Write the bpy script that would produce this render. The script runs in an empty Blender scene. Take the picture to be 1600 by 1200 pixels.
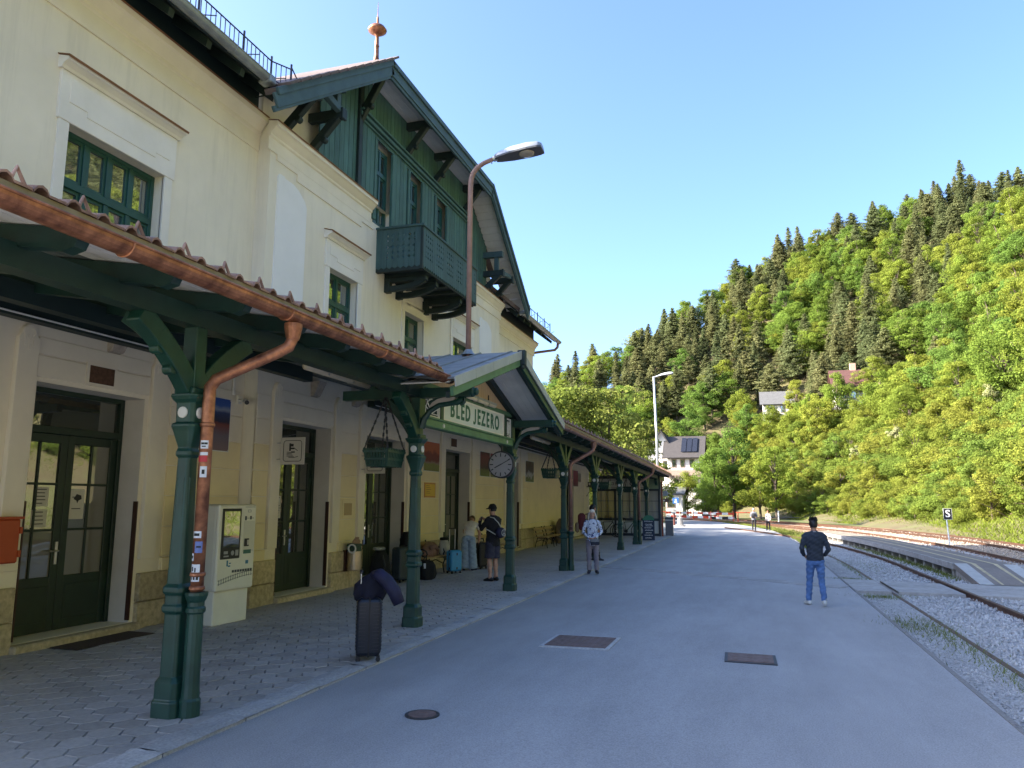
import bpy, bmesh, math, random, zlib
import numpy as np
from mathutils import Vector, Matrix, kdtree
from mathutils.bvhtree import BVHTree

scene = bpy.context.scene
C = scene.collection
R = math.radians
random.seed(7)

# ------------------------------------------------------------------ camera
YAW, PITCH, ROLL, CAMH = R(17.0775), R(8.6772), 0.005, 1.9
fw = Vector((-math.sin(YAW) * math.cos(PITCH), math.cos(YAW) * math.cos(PITCH), math.sin(PITCH)))
rt = fw.cross(Vector((0, 0, 1))).normalized()
up = rt.cross(fw)
rt2 = math.cos(ROLL) * rt + math.sin(ROLL) * up
up2 = -math.sin(ROLL) * rt + math.cos(ROLL) * up
cam = bpy.data.cameras.new('camera')
cam.sensor_width = 36.0
cam.lens = 27.0
cam.clip_start = 0.05
cam.clip_end = 6000
camo = bpy.data.objects.new('camera', cam)
C.objects.link(camo)
camo.matrix_world = Matrix(((rt2.x, up2.x, -fw.x, 0), (rt2.y, up2.y, -fw.y, 0), (rt2.z, up2.z, -fw.z, CAMH), (0, 0, 0, 1)))
scene.camera = camo

# ------------------------------------------------------------------ sky, sun, exposure
SUNV = Vector((-1.0, -0.36, 0.56)).normalized()          # towards the sun
world = bpy.data.worlds.new('World')
scene.world = world
world.use_nodes = True
wn = world.node_tree.nodes
bg = wn['Background']
sky = wn.new('ShaderNodeTexSky')
sky.sky_type = 'NISHITA'
sky.sun_disc = False
sky.sun_elevation = math.asin(SUNV.z)
sky.sun_rotation = math.atan2(SUNV.x, SUNV.y)
sky.altitude = 600
sky.air_density = 0.7
sky.dust_density = 4.0
sky.ozone_density = 4.8
world.node_tree.links.new(sky.outputs[0], bg.inputs[0])
bg.inputs[1].default_value = 0.15
sun = bpy.data.lights.new('sun', 'SUN')
sun.energy = 5.0
sun.angle = R(0.53)
sun.color = (1.0, 0.90, 0.76)
suno = bpy.data.objects.new('sun', sun)
C.objects.link(suno)
suno.rotation_euler = SUNV.to_track_quat('Z', 'Y').to_euler()
scene.view_settings.view_transform = 'Standard'
scene.view_settings.look = 'None'
scene.view_settings.gamma = 1.0
scene.view_settings.use_curve_mapping = False
scene.view_settings.exposure = 2.2
scene.cycles.use_denoising = True
scene.cycles.max_bounces = 8
scene.cycles.diffuse_bounces = 4
scene.cycles.transparent_max_bounces = 8
scene.cycles.sample_clamp_indirect = 6.0

# ------------------------------------------------------------------ helpers
OFF = {}

class MB:
    def __init__(s):
        s.v = []; s.f = []
    def add(s, vs, fs):
        n = len(s.v)
        s.v.extend([tuple(v) for v in vs])
        s.f.extend([tuple(i + n for i in f) for f in fs])
        return s
    def quad(s, a, b, c, d):
        return s.add([a, b, c, d], [(0, 1, 2, 3)])
    def box(s, x0, x1, y0, y1, z0, z1):
        if x0 > x1: x0, x1 = x1, x0
        if y0 > y1: y0, y1 = y1, y0
        if z0 > z1: z0, z1 = z1, z0
        return s.add([(x0, y0, z0), (x1, y0, z0), (x1, y1, z0), (x0, y1, z0), (x0, y0, z1), (x1, y0, z1), (x1, y1, z1), (x0, y1, z1)],
                     [(0, 3, 2, 1), (4, 5, 6, 7), (0, 1, 5, 4), (1, 2, 6, 5), (2, 3, 7, 6), (3, 0, 4, 7)])
    def beam(s, p0, p1, w, h, upv=(0, 0, 1)):
        p0 = Vector(p0); p1 = Vector(p1)
        d = (p1 - p0).normalized()
        u = Vector(upv)
        if abs(d.dot(u)) > 0.98: u = Vector((1, 0, 0))
        l = d.cross(u).normalized()
        u = l.cross(d).normalized()
        vs = []
        for p in (p0, p1):
            for a, b in ((-1, -1), (1, -1), (1, 1), (-1, 1)):
                vs.append(p + l * (a * w / 2) + u * (b * h / 2))
        return s.add(vs, [(0, 3, 2, 1), (4, 5, 6, 7), (0, 1, 5, 4), (1, 2, 6, 5), (2, 3, 7, 6), (3, 0, 4, 7)][::1])
    def tube(s, pts, r, n=10, cap=True):
        pts = [Vector(p) for p in pts]
        rs = r if isinstance(r, (list, tuple)) else [r] * len(pts)
        d0 = (pts[1] - pts[0]).normalized()
        u = Vector((0, 0, 1)) if abs(d0.z) < 0.9 else Vector((1, 0, 0))
        l = d0.cross(u).normalized()
        vs = []; fs = []
        for i, p in enumerate(pts):
            if i == 0: d = d0
            elif i == len(pts) - 1: d = (pts[i] - pts[i - 1]).normalized()
            else: d = ((pts[i] - pts[i - 1]).normalized() + (pts[i + 1] - pts[i]).normalized()).normalized()
            l = (l - d * l.dot(d)).normalized()
            w = d.cross(l)
            for k in range(n):
                a = 2 * math.pi * k / n
                vs.append(p + (l * math.cos(a) + w * math.sin(a)) * rs[i])
        for i in range(len(pts) - 1):
            for k in range(n):
                k2 = (k + 1) % n
                fs.append((i * n + k, i * n + k2, (i + 1) * n + k2, (i + 1) * n + k))
        if cap:
            fs.append(tuple(range(n))[::-1]); fs.append(tuple(range((len(pts) - 1) * n, len(pts) * n)))
        return s.add(vs, fs)
    def lathe(s, c, prof, n=16, axis=(0, 0, 1)):
        ax = Vector(axis).normalized()
        u = Vector((1, 0, 0)) if abs(ax.x) < 0.9 else Vector((0, 1, 0))
        l = ax.cross(u).normalized(); w = ax.cross(l)
        c = Vector(c); vs = []; fs = []
        for r, z in prof:
            for k in range(n):
                a = 2 * math.pi * k / n
                vs.append(c + ax * z + (l * math.cos(a) + w * math.sin(a)) * max(r, 1e-4))
        for i in range(len(prof) - 1):
            for k in range(n):
                k2 = (k + 1) % n
                fs.append((i * n + k, i * n + k2, (i + 1) * n + k2, (i + 1) * n + k))
        fs.append(tuple(range(n))[::-1]); fs.append(tuple(range((len(prof) - 1) * n, len(prof) * n)))
        return s.add(vs, fs)
    def chamf(s, cx, cy, prof, ch=0.25):
        """stacked square sections with chamfered corners; prof = (half width, z)"""
        vs = []; fs = []; n = 8
        for hw, z in prof:
            k = hw * (1 - ch)
            for x, y in ((hw, -k), (hw, k), (k, hw), (-k, hw), (-hw, k), (-hw, -k), (-k, -hw), (k, -hw)):
                vs.append((cx + x, cy + y, z))
        for i in range(len(prof) - 1):
            for k in range(n):
                k2 = (k + 1) % n
                fs.append((i * n + k, i * n + k2, (i + 1) * n + k2, (i + 1) * n + k))
        fs.append(tuple(range(n))[::-1]); fs.append(tuple(range((len(prof) - 1) * n, len(prof) * n)))
        return s.add(vs, fs)
    def prism(s, poly, o, u, v, w, t):
        """polygon (a,b) in plane o+a*u+b*v extruded by t along w (centred)"""
        o = Vector(o); u = Vector(u); v = Vector(v); w = Vector(w).normalized()
        n = len(poly)
        vs = [o + u * a + v * b - w * (t / 2) for a, b in poly] + [o + u * a + v * b + w * (t / 2) for a, b in poly]
        fs = [tuple(range(n))[::-1], tuple(range(n, 2 * n))]
        for i in range(n):
            j = (i + 1) % n
            fs.append((i, j, n + j, n + i))
        return s.add(vs, fs)
    def arc_brace(s, p0, p1, bulge, w, h, upv=(0, 0, 1), n=6):
        """curved brace from p0 to p1; bulge offsets the middle"""
        p0 = Vector(p0); p1 = Vector(p1); b = Vector(bulge)
        pts = [p0.lerp(p1, i / n) + b * (4 * (i / n) * (1 - i / n)) for i in range(n + 1)]
        for i in range(n):
            d = (pts[i + 1] - pts[i]) * 0.06
            s.beam(pts[i] - d, pts[i + 1] + d, w * (1 - 0.002 * (i % 2)), h, upv)
        return s
    def wall(s, x, d, y0, y1, z0, z1, holes):
        """wall face at X=x facing +X with rectangular openings and reveals of depth d"""
        ys = sorted(set([y0, y1] + [h[0] for h in holes] + [h[1] for h in holes]))
        zs = sorted(set([z0, z1] + [h[2] for h in holes] + [h[3] for h in holes]))
        for i in range(len(ys) - 1):
            for j in range(len(zs) - 1):
                ym = (ys[i] + ys[i + 1]) / 2; zm = (zs[j] + zs[j + 1]) / 2
                if any(h[0] < ym < h[1] and h[2] < zm < h[3] for h in holes): continue
                s.quad((x, ys[i], zs[j]), (x, ys[i + 1], zs[j]), (x, ys[i + 1], zs[j + 1]), (x, ys[i], zs[j + 1]))
        for a, b, c, e in holes:
            xb = x - d
            s.quad((x, a, c), (x, a, e), (xb, a, e), (xb, a, c))
            s.quad((x, b, c), (xb, b, c), (xb, b, e), (x, b, e))
            s.quad((x, a, e), (x, b, e), (xb, b, e), (xb, a, e))
            s.quad((x, a, c), (xb, a, c), (xb, b, c), (x, b, c))
        return s
    def mesh(s, off, mat, smooth=False):
        me = bpy.data.meshes.new('m')
        me.from_pydata([(a - off[0], b - off[1], c - off[2]) for a, b, c in s.v], [], s.f)
        if isinstance(mat, (list, tuple)):
            for m_ in mat: me.materials.append(m_)
        elif mat: me.materials.append(mat)
        if smooth:
            me.polygons.foreach_set('use_smooth', [True] * len(me.polygons))
        me.update()
        return me
    def build(s, name, mat, parent=None, smooth=False, bevel=0, seg=1, fix=False):
        off = OFF[parent.name] if parent else Vector((0, 0, 0))
        me = s.mesh(off, mat, smooth)
        if fix:
            bm = bmesh.new(); bm.from_mesh(me); bmesh.ops.recalc_face_normals(bm, faces=bm.faces); bm.to_mesh(me); bm.free()
        me.name = name
        o = bpy.data.objects.new(name, me)
        C.objects.link(o)
        if parent: o.parent = parent
        OFF[o.name] = off
        if bevel:
            b = o.modifiers.new('bevel', 'BEVEL'); b.width = bevel; b.segments = seg; b.limit_method = 'ANGLE'; b.angle_limit = R(35)
        return o

def thing(name, label, cat, loc=(0, 0, 0), rotz=0, group=None):
    o = bpy.data.objects.new(name, None); o.empty_display_size = 0.1
    C.objects.link(o); o.location = loc; o.rotation_euler = (0, 0, rotz)
    o['label'] = label; o['category'] = cat
    if group: o['group'] = group
    # with a rotation the parts are built in local coordinates
    OFF[o.name] = Vector((0, 0, 0)) if (rotz or loc == (0, 0, 0)) else Vector(loc)
    return o

def local(o):
    OFF[o.name] = Vector((0, 0, 0)); return o

def tag(o, label=None, cat=None, group=None, kind=None):
    if label: o['label'] = label
    if cat: o['category'] = cat
    if group: o['group'] = group
    if kind: o['kind'] = kind
    return o

def dup(root, loc, rotz, label=None, scale=None, group=None):
    r = root.copy(); C.objects.link(r); r.location = loc; r.rotation_euler = (0, 0, rotz)
    if scale: r.scale = scale if not isinstance(scale, (int, float)) else (scale,) * 3
    if label: r['label'] = label
    if group: r['group'] = group
    for ch in list(root.children):
        c = ch.copy(); C.objects.link(c); c.parent = r
        for g in ch.children:
            d = g.copy(); C.objects.link(d); d.parent = c
    return r

def copies(proto, locs, parent, first=True):
    """share one mesh between alike pieces; locs are (offset vector, rotz, scale)"""
    out = []
    for i, (l, rz, sc) in enumerate(locs):
        o = proto if (i == 0 and first) else proto.copy()
        if not (i == 0 and first):
            C.objects.link(o)
        o.parent = parent; o.location = l; o.rotation_euler = (0, 0, rz); o.scale = sc
        out.append(o)
    return out

TS = bpy.data.scenes.new('workshop')
def evaluated_mesh(o):
    """mesh of an object with its modifiers, evaluated in an otherwise empty scene"""
    TS.collection.objects.link(o); 
    with bpy.context.temp_override(scene=TS, view_layer=TS.view_layers[0]):
        dg = bpy.context.evaluated_depsgraph_get()
    me = bpy.data.meshes.new_from_object(o.evaluated_get(dg)); TS.collection.objects.unlink(o)
    return me

def text_mesh(body, size, depth=0.004, sx=1.0, bold=0.0):
    cu = bpy.data.curves.new('t', 'FONT'); cu.body = body; cu.size = size; cu.extrude = depth; cu.offset = bold
    cu.align_x = 'CENTER'; cu.align_y = 'CENTER'; cu.resolution_u = 3
    o = bpy.data.objects.new('t', cu)
    me = evaluated_mesh(o)
    bpy.data.objects.remove(o); bpy.data.curves.remove(cu)
    v = [Vector((p.co.x * sx, p.co.y, p.co.z)) for p in me.vertices]
    f = [tuple(p.vertices) for p in me.polygons]
    bpy.data.meshes.remove(me)
    return v, f

def text_on(name, body, size, mat, parent, o, u, v, depth=0.004, sx=1.0, bold=0.0):
    """lettering lying in the plane o + u*x + v*y"""
    vs, fs = text_mesh(body, size, depth, sx, bold)
    o = Vector(o); u = Vector(u).normalized(); v = Vector(v).normalized(); w = u.cross(v)
    mb = MB(); mb.add([o + u * p.x + v * p.y + w * p.z for p in vs], fs)
    return mb.build(name, mat, parent)

# ------------------------------------------------------------------ materials
MATS = {}

def M(name, col, rough=0.7, var=0.12, scale=3.0, bump=0.0, bscale=60, metal=0.0, col2=None, dirt=0.0, dscale=0.7, rnd=0.0, spec=0.5, detail=6.0, stretch=None):
    if name in MATS: return MATS[name]
    m = bpy.data.materials.new(name); m.use_nodes = True
    nt = m.node_tree; n = nt.nodes; L = nt.links
    b = n['Principled BSDF']
    b.inputs['Roughness'].default_value = rough
    b.inputs['Metallic'].default_value = metal
    b.inputs['Specular IOR Level'].default_value = spec
    geo = n.new('ShaderNodeNewGeometry'); pos = geo.outputs['Position']
    if stretch:
        mp = n.new('ShaderNodeMapping'); mp.inputs['Scale'].default_value = stretch
        L.new(pos, mp.inputs['Vector']); vec = mp.outputs[0]
    else: vec = pos
    nz = n.new('ShaderNodeTexNoise'); nz.inputs['Scale'].default_value = scale; nz.inputs['Detail'].default_value = detail
    nz.inputs['Roughness'].default_value = 0.6
    L.new(vec, nz.inputs['Vector'])
    rp = n.new('ShaderNodeValToRGB')
    c = Vector(col)
    a_ = col2 if col2 else tuple(c * (1 - var))
    b_ = tuple(c * (1 + var))
    rp.color_ramp.elements[0].position = 0.3; rp.color_ramp.elements[1].position = 0.7
    rp.color_ramp.elements[0].color = (*a_, 1); rp.color_ramp.elements[1].color = (*b_, 1)
    L.new(nz.outputs['Fac'], rp.inputs['Fac'])
    out = rp.outputs['Color']
    if dirt:
        n2 = n.new('ShaderNodeTexNoise'); n2.inputs['Scale'].default_value = dscale; n2.inputs['Detail'].default_value = 8; n2.inputs['Roughness'].default_value = 0.65
        L.new(pos, n2.inputs['Vector'])
        mr = n.new('ShaderNodeMapRange'); mr.inputs[1].default_value = 0.35; mr.inputs[2].default_value = 0.7; mr.inputs[3].default_value = 1 - dirt; mr.inputs[4].default_value = 1.0
        L.new(n2.outputs['Fac'], mr.inputs[0])
        mx = n.new('ShaderNodeMix'); mx.data_type = 'RGBA'; mx.blend_type = 'MULTIPLY'; mx.inputs[0].default_value = 1.0
        L.new(out, mx.inputs[6]); L.new(mr.outputs[0], mx.inputs[7]); out = mx.outputs[2]
    if rnd:
        oi = n.new('ShaderNodeObjectInfo')
        mr = n.new('ShaderNodeMapRange'); mr.inputs[3].default_value = 1 - rnd; mr.inputs[4].default_value = 1 + rnd
        L.new(oi.outputs['Random'], mr.inputs[0])
        mx = n.new('ShaderNodeMix'); mx.data_type = 'RGBA'; mx.blend_type = 'MULTIPLY'; mx.inputs[0].default_value = 1.0
        L.new(out, mx.inputs[6]); L.new(mr.outputs[0], mx.inputs[7]); out = mx.outputs[2]
    L.new(out, b.inputs['Base Color'])
    if bump:
        n3 = n.new('ShaderNodeTexNoise'); n3.inputs['Scale'].default_value = bscale; n3.inputs['Detail'].default_value = 4
        L.new(vec, n3.inputs['Vector'])
        bp = n.new('ShaderNodeBump'); bp.inputs['Strength'].default_value = bump; bp.inputs['Distance'].default_value = 0.01
        L.new(n3.outputs['Fac'], bp.inputs['Height']); L.new(bp.outputs[0], b.inputs['Normal'])
    MATS[name] = m
    return m

def glass(name, base=(0.012, 0.016, 0.014), mixf=0.3):
    m = bpy.data.materials.new(name); m.use_nodes = True
    n = m.node_tree.nodes; L = m.node_tree.links
    b = n['Principled BSDF']; b.inputs['Base Color'].default_value = (*base, 1); b.inputs['Roughness'].default_value = 0.5
    g = n.new('ShaderNodeBsdfGlossy'); g.inputs['Roughness'].default_value = 0.02; g.inputs['Color'].default_value = (0.9, 0.95, 0.93, 1)
    nz = n.new('ShaderNodeTexNoise'); nz.inputs['Scale'].default_value = 1.3; geo = n.new('ShaderNodeNewGeometry'); L.new(geo.outputs['Position'], nz.inputs['Vector'])
    bp = n.new('ShaderNodeBump'); bp.inputs['Strength'].default_value = 0.04; bp.inputs['Distance'].default_value = 0.05
    L.new(nz.outputs['Fac'], bp.inputs['Height']); L.new(bp.outputs[0], g.inputs['Normal'])
    lw = n.new('ShaderNodeLayerWeight'); lw.inputs[0].default_value = mixf
    mx = n.new('ShaderNodeMixShader'); mr = n.new('ShaderNodeMapRange'); mr.inputs[3].default_value = mixf; mr.inputs[4].default_value = 0.95
    L.new(lw.outputs['Fresnel'], mr.inputs[0]); L.new(mr.outputs[0], mx.inputs[0])
    L.new(b.outputs[0], mx.inputs[1]); L.new(g.outputs[0], mx.inputs[2])
    L.new(mx.outputs[0], n['Material Output'].inputs['Surface'])
    return m

stucco = M('stucco_cream', (0.88, 0.81, 0.66), 0.9, 0.045, 1.2, 0.12, 90, dirt=0.07, dscale=0.35)
# rain streaks below the cornices on the upper wall
_n = stucco.node_tree.nodes; _L = stucco.node_tree.links; _b = _n['Principled BSDF']; _src = _b.inputs['Base Color'].links[0].from_socket
_g = _n.new('ShaderNodeNewGeometry'); _mp = _n.new('ShaderNodeMapping'); _mp.inputs['Scale'].default_value = (5.0, 5.0, 0.35); _L.new(_g.outputs['Position'], _mp.inputs['Vector'])
_s1 = _n.new('ShaderNodeTexNoise'); _s1.inputs['Scale'].default_value = 1.0; _s1.inputs['Detail'].default_value = 7; _s1.inputs['Roughness'].default_value = 0.7; _L.new(_mp.outputs[0], _s1.inputs['Vector'])
_r1 = _n.new('ShaderNodeMapRange'); _r1.inputs[1].default_value = 0.30; _r1.inputs[2].default_value = 0.5; _r1.inputs[3].default_value = 0.90; _r1.inputs[4].default_value = 1.0; _L.new(_s1.outputs['Fac'], _r1.inputs[0])
_m = _n.new('ShaderNodeMix'); _m.data_type = 'RGBA'; _m.blend_type = 'MULTIPLY'; _m.inputs[0].default_value = 1.0; _L.new(_src, _m.inputs[6]); _L.new(_r1.outputs[0], _m.inputs[7]); _L.new(_m.outputs[2], _b.inputs['Base Color'])
stucco2 = M('stucco_yellow_bounce', (0.88, 0.75, 0.46), 0.9, 0.05, 1.5, 0.12, 90, dirt=0.10, dscale=0.6)
trim = M('plaster_white', (0.87, 0.83, 0.75), 0.85, 0.04, 2.0, 0.06, 80, dirt=0.07, dscale=0.5)
trim2 = M('plaster_cream_trim', (0.88, 0.80, 0.65), 0.85, 0.04, 2.0, 0.06, 80, dirt=0.09, dscale=0.6)
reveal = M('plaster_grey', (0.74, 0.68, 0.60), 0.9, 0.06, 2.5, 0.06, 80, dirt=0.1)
stone = M('plinth_stone', (0.56, 0.46, 0.29), 0.9, 0.28, 14, 0.5, 45, dirt=0.25, dscale=2, rnd=0.14)
flash = M('brown_flashing', (0.22, 0.10, 0.05), 0.55, 0.2, 3, 0, metal=0.3)
gpaint = M('green_paint', (0.009, 0.052, 0.038), 0.42, 0.2, 4, 0.08, 30, dirt=0.2, dscale=2.0)
gpaint_l = M('green_paint_bright_lit', (0.09, 0.20, 0.10), 0.5, 0.18, 4, 0.08, 30, dirt=0.15, dscale=2.0)
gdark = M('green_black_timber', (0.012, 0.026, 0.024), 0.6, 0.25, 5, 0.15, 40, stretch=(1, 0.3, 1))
gclad = M('green_cladding', (0.065, 0.155, 0.135), 0.62, 0.22, 3, 0.2, 50, dirt=0.25, dscale=1.5, rnd=0.14, stretch=(6, 6, 0.6))
gbarge = M('green_barge_board', (0.055, 0.105, 0.112), 0.6, 0.2, 3, 0.15, 40, dirt=0.2)
gbalc = M('green_balcony', (0.05, 0.11, 0.108), 0.6, 0.2, 3, 0.15, 40, dirt=0.2, rnd=0.1, stretch=(6, 6, 0.6))
gframe = M('green_window_frame', (0.015, 0.075, 0.062), 0.4, 0.12, 5, 0, dirt=0.1)
gdoor = M('green_door', (0.010, 0.030, 0.018), 0.45, 0.2, 5, 0.05, 30, dirt=0.2, dscale=2)
copper = M('copper', (0.52, 0.225, 0.12), 0.48, 0.25, 7, 0.05, 20, metal=0.65, col2=(0.24, 0.095, 0.06), dirt=0.4, dscale=3.5)
copper_o = M('copper_old', (0.30, 0.16, 0.12), 0.5, 0.2, 5, 0.03, 20, metal=0.5, dirt=0.2, dscale=3)
zinc = M('zinc', (0.33, 0.36, 0.37), 0.5, 0.15, 4, 0.03, 20, metal=0.5, dirt=0.2, dscale=2)
zincroof = M('zinc_roof', (0.30, 0.31, 0.31), 0.5, 0.15, 4, 0.03, 20, metal=0.3, dirt=0.2, dscale=2)
tile = M('clay_tile', (0.36, 0.215, 0.155), 0.85, 0.25, 9, 0.25, 50, dirt=0.25, dscale=3, rnd=0.2)
tile_d = M('dark_tile', (0.16, 0.12, 0.11), 0.85, 0.2, 9, 0.2, 50, dirt=0.2, rnd=0.1)
fascia = M('olive_fascia', (0.28, 0.22, 0.12), 0.6, 0.15, 5, 0.05, 30, dirt=0.15)
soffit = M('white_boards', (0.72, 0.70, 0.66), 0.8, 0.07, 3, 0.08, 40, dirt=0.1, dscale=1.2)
softan = M('tan_boards', (0.56, 0.40, 0.24), 0.8, 0.12, 3, 0.1, 40, stretch=(6, 6, 0.6))
white = M('white_paint', (0.78, 0.78, 0.76), 0.5, 0.04, 4, dirt=0.05)
black = M('black_plastic', (0.012, 0.012, 0.014), 0.45, 0.15, 8)
iron = M('dark_iron', (0.03, 0.028, 0.03), 0.55, 0.2, 8, 0.1, 60)
guardm = M('brown_door_guard', (0.05, 0.018, 0.012), 0.5, 0.15, 4)
steel = M('steel', (0.55, 0.53, 0.5), 0.32, 0.1, 6, metal=0.9)
asphalt = M('asphalt', (0.345, 0.340, 0.338), 0.88, 0.26, 75, 0.5, 150, dirt=0.12, dscale=0.5)
# worn asphalt: broad stains, streaks along the platform and scattered pale grit
_n = asphalt.node_tree.nodes; _L = asphalt.node_tree.links; _b = _n['Principled BSDF']; _src = _b.inputs['Base Color'].links[0].from_socket
_g = _n.new('ShaderNodeNewGeometry'); _mp = _n.new('ShaderNodeMapping'); _mp.inputs['Scale'].default_value = (1.0, 0.22, 1.0); _L.new(_g.outputs['Position'], _mp.inputs['Vector'])
_s1 = _n.new('ShaderNodeTexNoise'); _s1.inputs['Scale'].default_value = 1.3; _s1.inputs['Detail'].default_value = 9; _s1.inputs['Roughness'].default_value = 0.7; _L.new(_mp.outputs[0], _s1.inputs['Vector'])
_r1 = _n.new('ShaderNodeMapRange'); _r1.inputs[1].default_value = 0.36; _r1.inputs[2].default_value = 0.62; _r1.inputs[3].default_value = 0.88; _r1.inputs[4].default_value = 1.05; _L.new(_s1.outputs['Fac'], _r1.inputs[0])
_v = _n.new('ShaderNodeTexVoronoi'); _v.inputs['Scale'].default_value = 9.0; _L.new(_g.outputs['Position'], _v.inputs['Vector'])
_r2 = _n.new('ShaderNodeMapRange'); _r2.inputs[1].default_value = 0.03; _r2.inputs[2].default_value = 0.06; _r2.inputs[3].default_value = 0.62; _r2.inputs[4].default_value = 1.0; _L.new(_v.outputs['Distance'], _r2.inputs[0])
_v2 = _n.new('ShaderNodeTexVoronoi'); _v2.inputs['Scale'].default_value = 26.0; _L.new(_g.outputs['Position'], _v2.inputs['Vector'])
_r3 = _n.new('ShaderNodeMapRange'); _r3.inputs[1].default_value = 0.05; _r3.inputs[2].default_value = 0.10; _r3.inputs[3].default_value = 1.35; _r3.inputs[4].default_value = 1.0; _L.new(_v2.outputs['Distance'], _r3.inputs[0])
for _q in (_r1, _r2, _r3):
    _m = _n.new('ShaderNodeMix'); _m.data_type = 'RGBA'; _m.blend_type = 'MULTIPLY'; _m.inputs[0].default_value = 1.0
    _L.new(_src, _m.inputs[6]); _L.new(_q.outputs[0], _m.inputs[7]); _src = _m.outputs[2]
_L.new(_src, _b.inputs['Base Color'])
gbeam = M('green_beam', (0.008, 0.036, 0.028), 0.5, 0.22, 4, 0.1, 30, dirt=0.3, dscale=1.5)
gboard = M('dark_ceiling_boards', (0.11, 0.13, 0.12), 0.7, 0.2, 4, 0.1, 30)
paver = M('paver_concrete', (0.43, 0.405, 0.38), 0.85, 0.14, 22, 0.3, 150, dirt=0.22, dscale=0.8, rnd=0.13)
joint = M('paver_joint', (0.20, 0.19, 0.18), 0.95, 0.3, 30, 0.3, 120)
kerbm = M('granite_kerb', (0.44, 0.43, 0.42), 0.8, 0.25, 40, 0.6, 60, dirt=0.2, dscale=2, rnd=0.12)
concrete = M('concrete', (0.36, 0.345, 0.325), 0.9, 0.16, 8, 0.3, 80, dirt=0.25, dscale=1.0)
concrete_l = M('concrete_pale', (0.42, 0.42, 0.40), 0.9, 0.1, 8, 0.2, 80, dirt=0.15)
gravelm = M('ballast_stone', (0.48, 0.48, 0.475), 0.9, 0.3, 12, 0.3, 60, dirt=0.3, dscale=1.2)
gravelbed = M('gravel_bed', (0.36, 0.355, 0.345), 0.95, 0.35, 26, 0.9, 55, dirt=0.2, dscale=0.9)
rustbed = M('rusty_ballast', (0.30, 0.19, 0.115), 0.95, 0.3, 18, 0.8, 45, dirt=0.2, dscale=0.5)
railm = M('rusty_rail', (0.10, 0.048, 0.028), 0.6, 0.3, 14, 0.15, 60, metal=0.3)
railtop = M('rail_head', (0.30, 0.22, 0.18), 0.4, 0.2, 14, metal=0.6)
wood = M('bench_wood', (0.42, 0.28, 0.13), 0.6, 0.18, 6, 0.1, 40, rnd=0.12, stretch=(8, 1, 8))
sleeperm = M('sleeper_wood', (0.09, 0.06, 0.045), 0.9, 0.3, 10, 0.4, 50)
rust = M('rusty_cover', (0.19, 0.125, 0.105), 0.75, 0.25, 18, 0.3, 90, metal=0.2, dirt=0.2, dscale=4)
soil = M('soil', (0.17, 0.105, 0.06), 0.95, 0.3, 5, 0.6, 20)
meadow = M('meadow', (0.11, 0.15, 0.035), 0.95, 0.3, 3, 0.5, 25, col2=(0.13, 0.12, 0.04), dirt=0.2)
glass_w = glass('window_glass', (0.02, 0.025, 0.022), 0.34)
glass_d = glass('door_glass', (0.012, 0.015, 0.012), 0.22)
glass_l = glass('pale_door_glass', (0.16, 0.15, 0.12), 0.12)
yellow = M('yellow_paint', (0.52, 0.44, 0.27), 0.8, 0.2, 12, dirt=0.3, dscale=4)
# ================================================================== SETTING: ground, asphalt, pavement, tracks
def sheet(name, rows, mat, kind='structure', th=0.0):
    """rows: list of lists of points -> grid sheet"""
    mb = MB(); n = len(rows[0])
    for r in rows: mb.v.extend([tuple(p) for p in r])
    for i in range(len(rows) - 1):
        for j in range(n - 1):
            a = i * n + j
            mb.f.append((a, a + 1, a + n + 1, a + n))
    o = mb.build(name, mat)
    o['kind'] = kind
    return o

sheet('ground', [[(-900, y, -0.12), (900, y, -0.12)] for y in (-500, 0, 500, 1500)], meadow)

def tx(base, y, start=25.0, c=0.005):
    d = max(0.0, y - start)
    if d > 75: return base - c * 75 * 75 - 2 * c * 75 * (d - 75)
    return base - c * d * d

def asph_r(y):
    if y < 40: return 2.1
    if y < 55: return 2.1 - 0.6 * ((y - 40) / 15) ** 1.5
    return 1.5 - 4.8 * ((y - 55) / 25) ** 1.3

ys = [-8, 0, 10, 20, 30, 40, 44, 46.2, 48, 50, 53, 56, 60, 65, 70, 75, 80, 86, 95, 110, 125]
rows = []
for y in ys:
    l = -4.26 if y < 46 else (-4.3 - (y - 46) * 1.2 if y < 56 else -16.3 - (y - 56) * 0.3)
    r = asph_r(y) if y < 86 else asph_r(86) - (y - 86) * 0.25
    rows.append([(l, y, 0.0), (l * 0.5 + r * 0.5, y, 0.006), (r, y, -0.004)])
sheet('asphalt_forecourt', rows, asphalt)
mbk = MB()
for y0 in np.arange(-6, 40, 2.0):
    mbk.box(asph_r(y0) + 0.0, asph_r(y0) + 0.055, y0 + 0.01, y0 + 1.99, -0.12, 0.003 + 0.004 * random.random())
ek = mbk.build('asphalt_edge', joint); ek['kind'] = 'structure'

# gravel beds
rows = []
for y in np.arange(-8, 46.1, 3.0):
    rows.append([(2.12, y, -0.035), (2.5, y, -0.03), (2.9, y, -0.02), (4.2, y, -0.03), (tx(13.5, y, 38), y, -0.045)])
sheet('gravel_strip', rows, gravelbed)
rows = []
for y in np.arange(46, 150, 4.0):
    rows.append([(min(asph_r(min(y, 90)) + 1.3, tx(2.0, y, 25)) - 0.3, y, -0.05), (tx(7, y, 32), y, -0.03), (tx(13.5, y, 38) + 0.5, y, -0.045)])
sheet('far_ballast', rows, rustbed)

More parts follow.
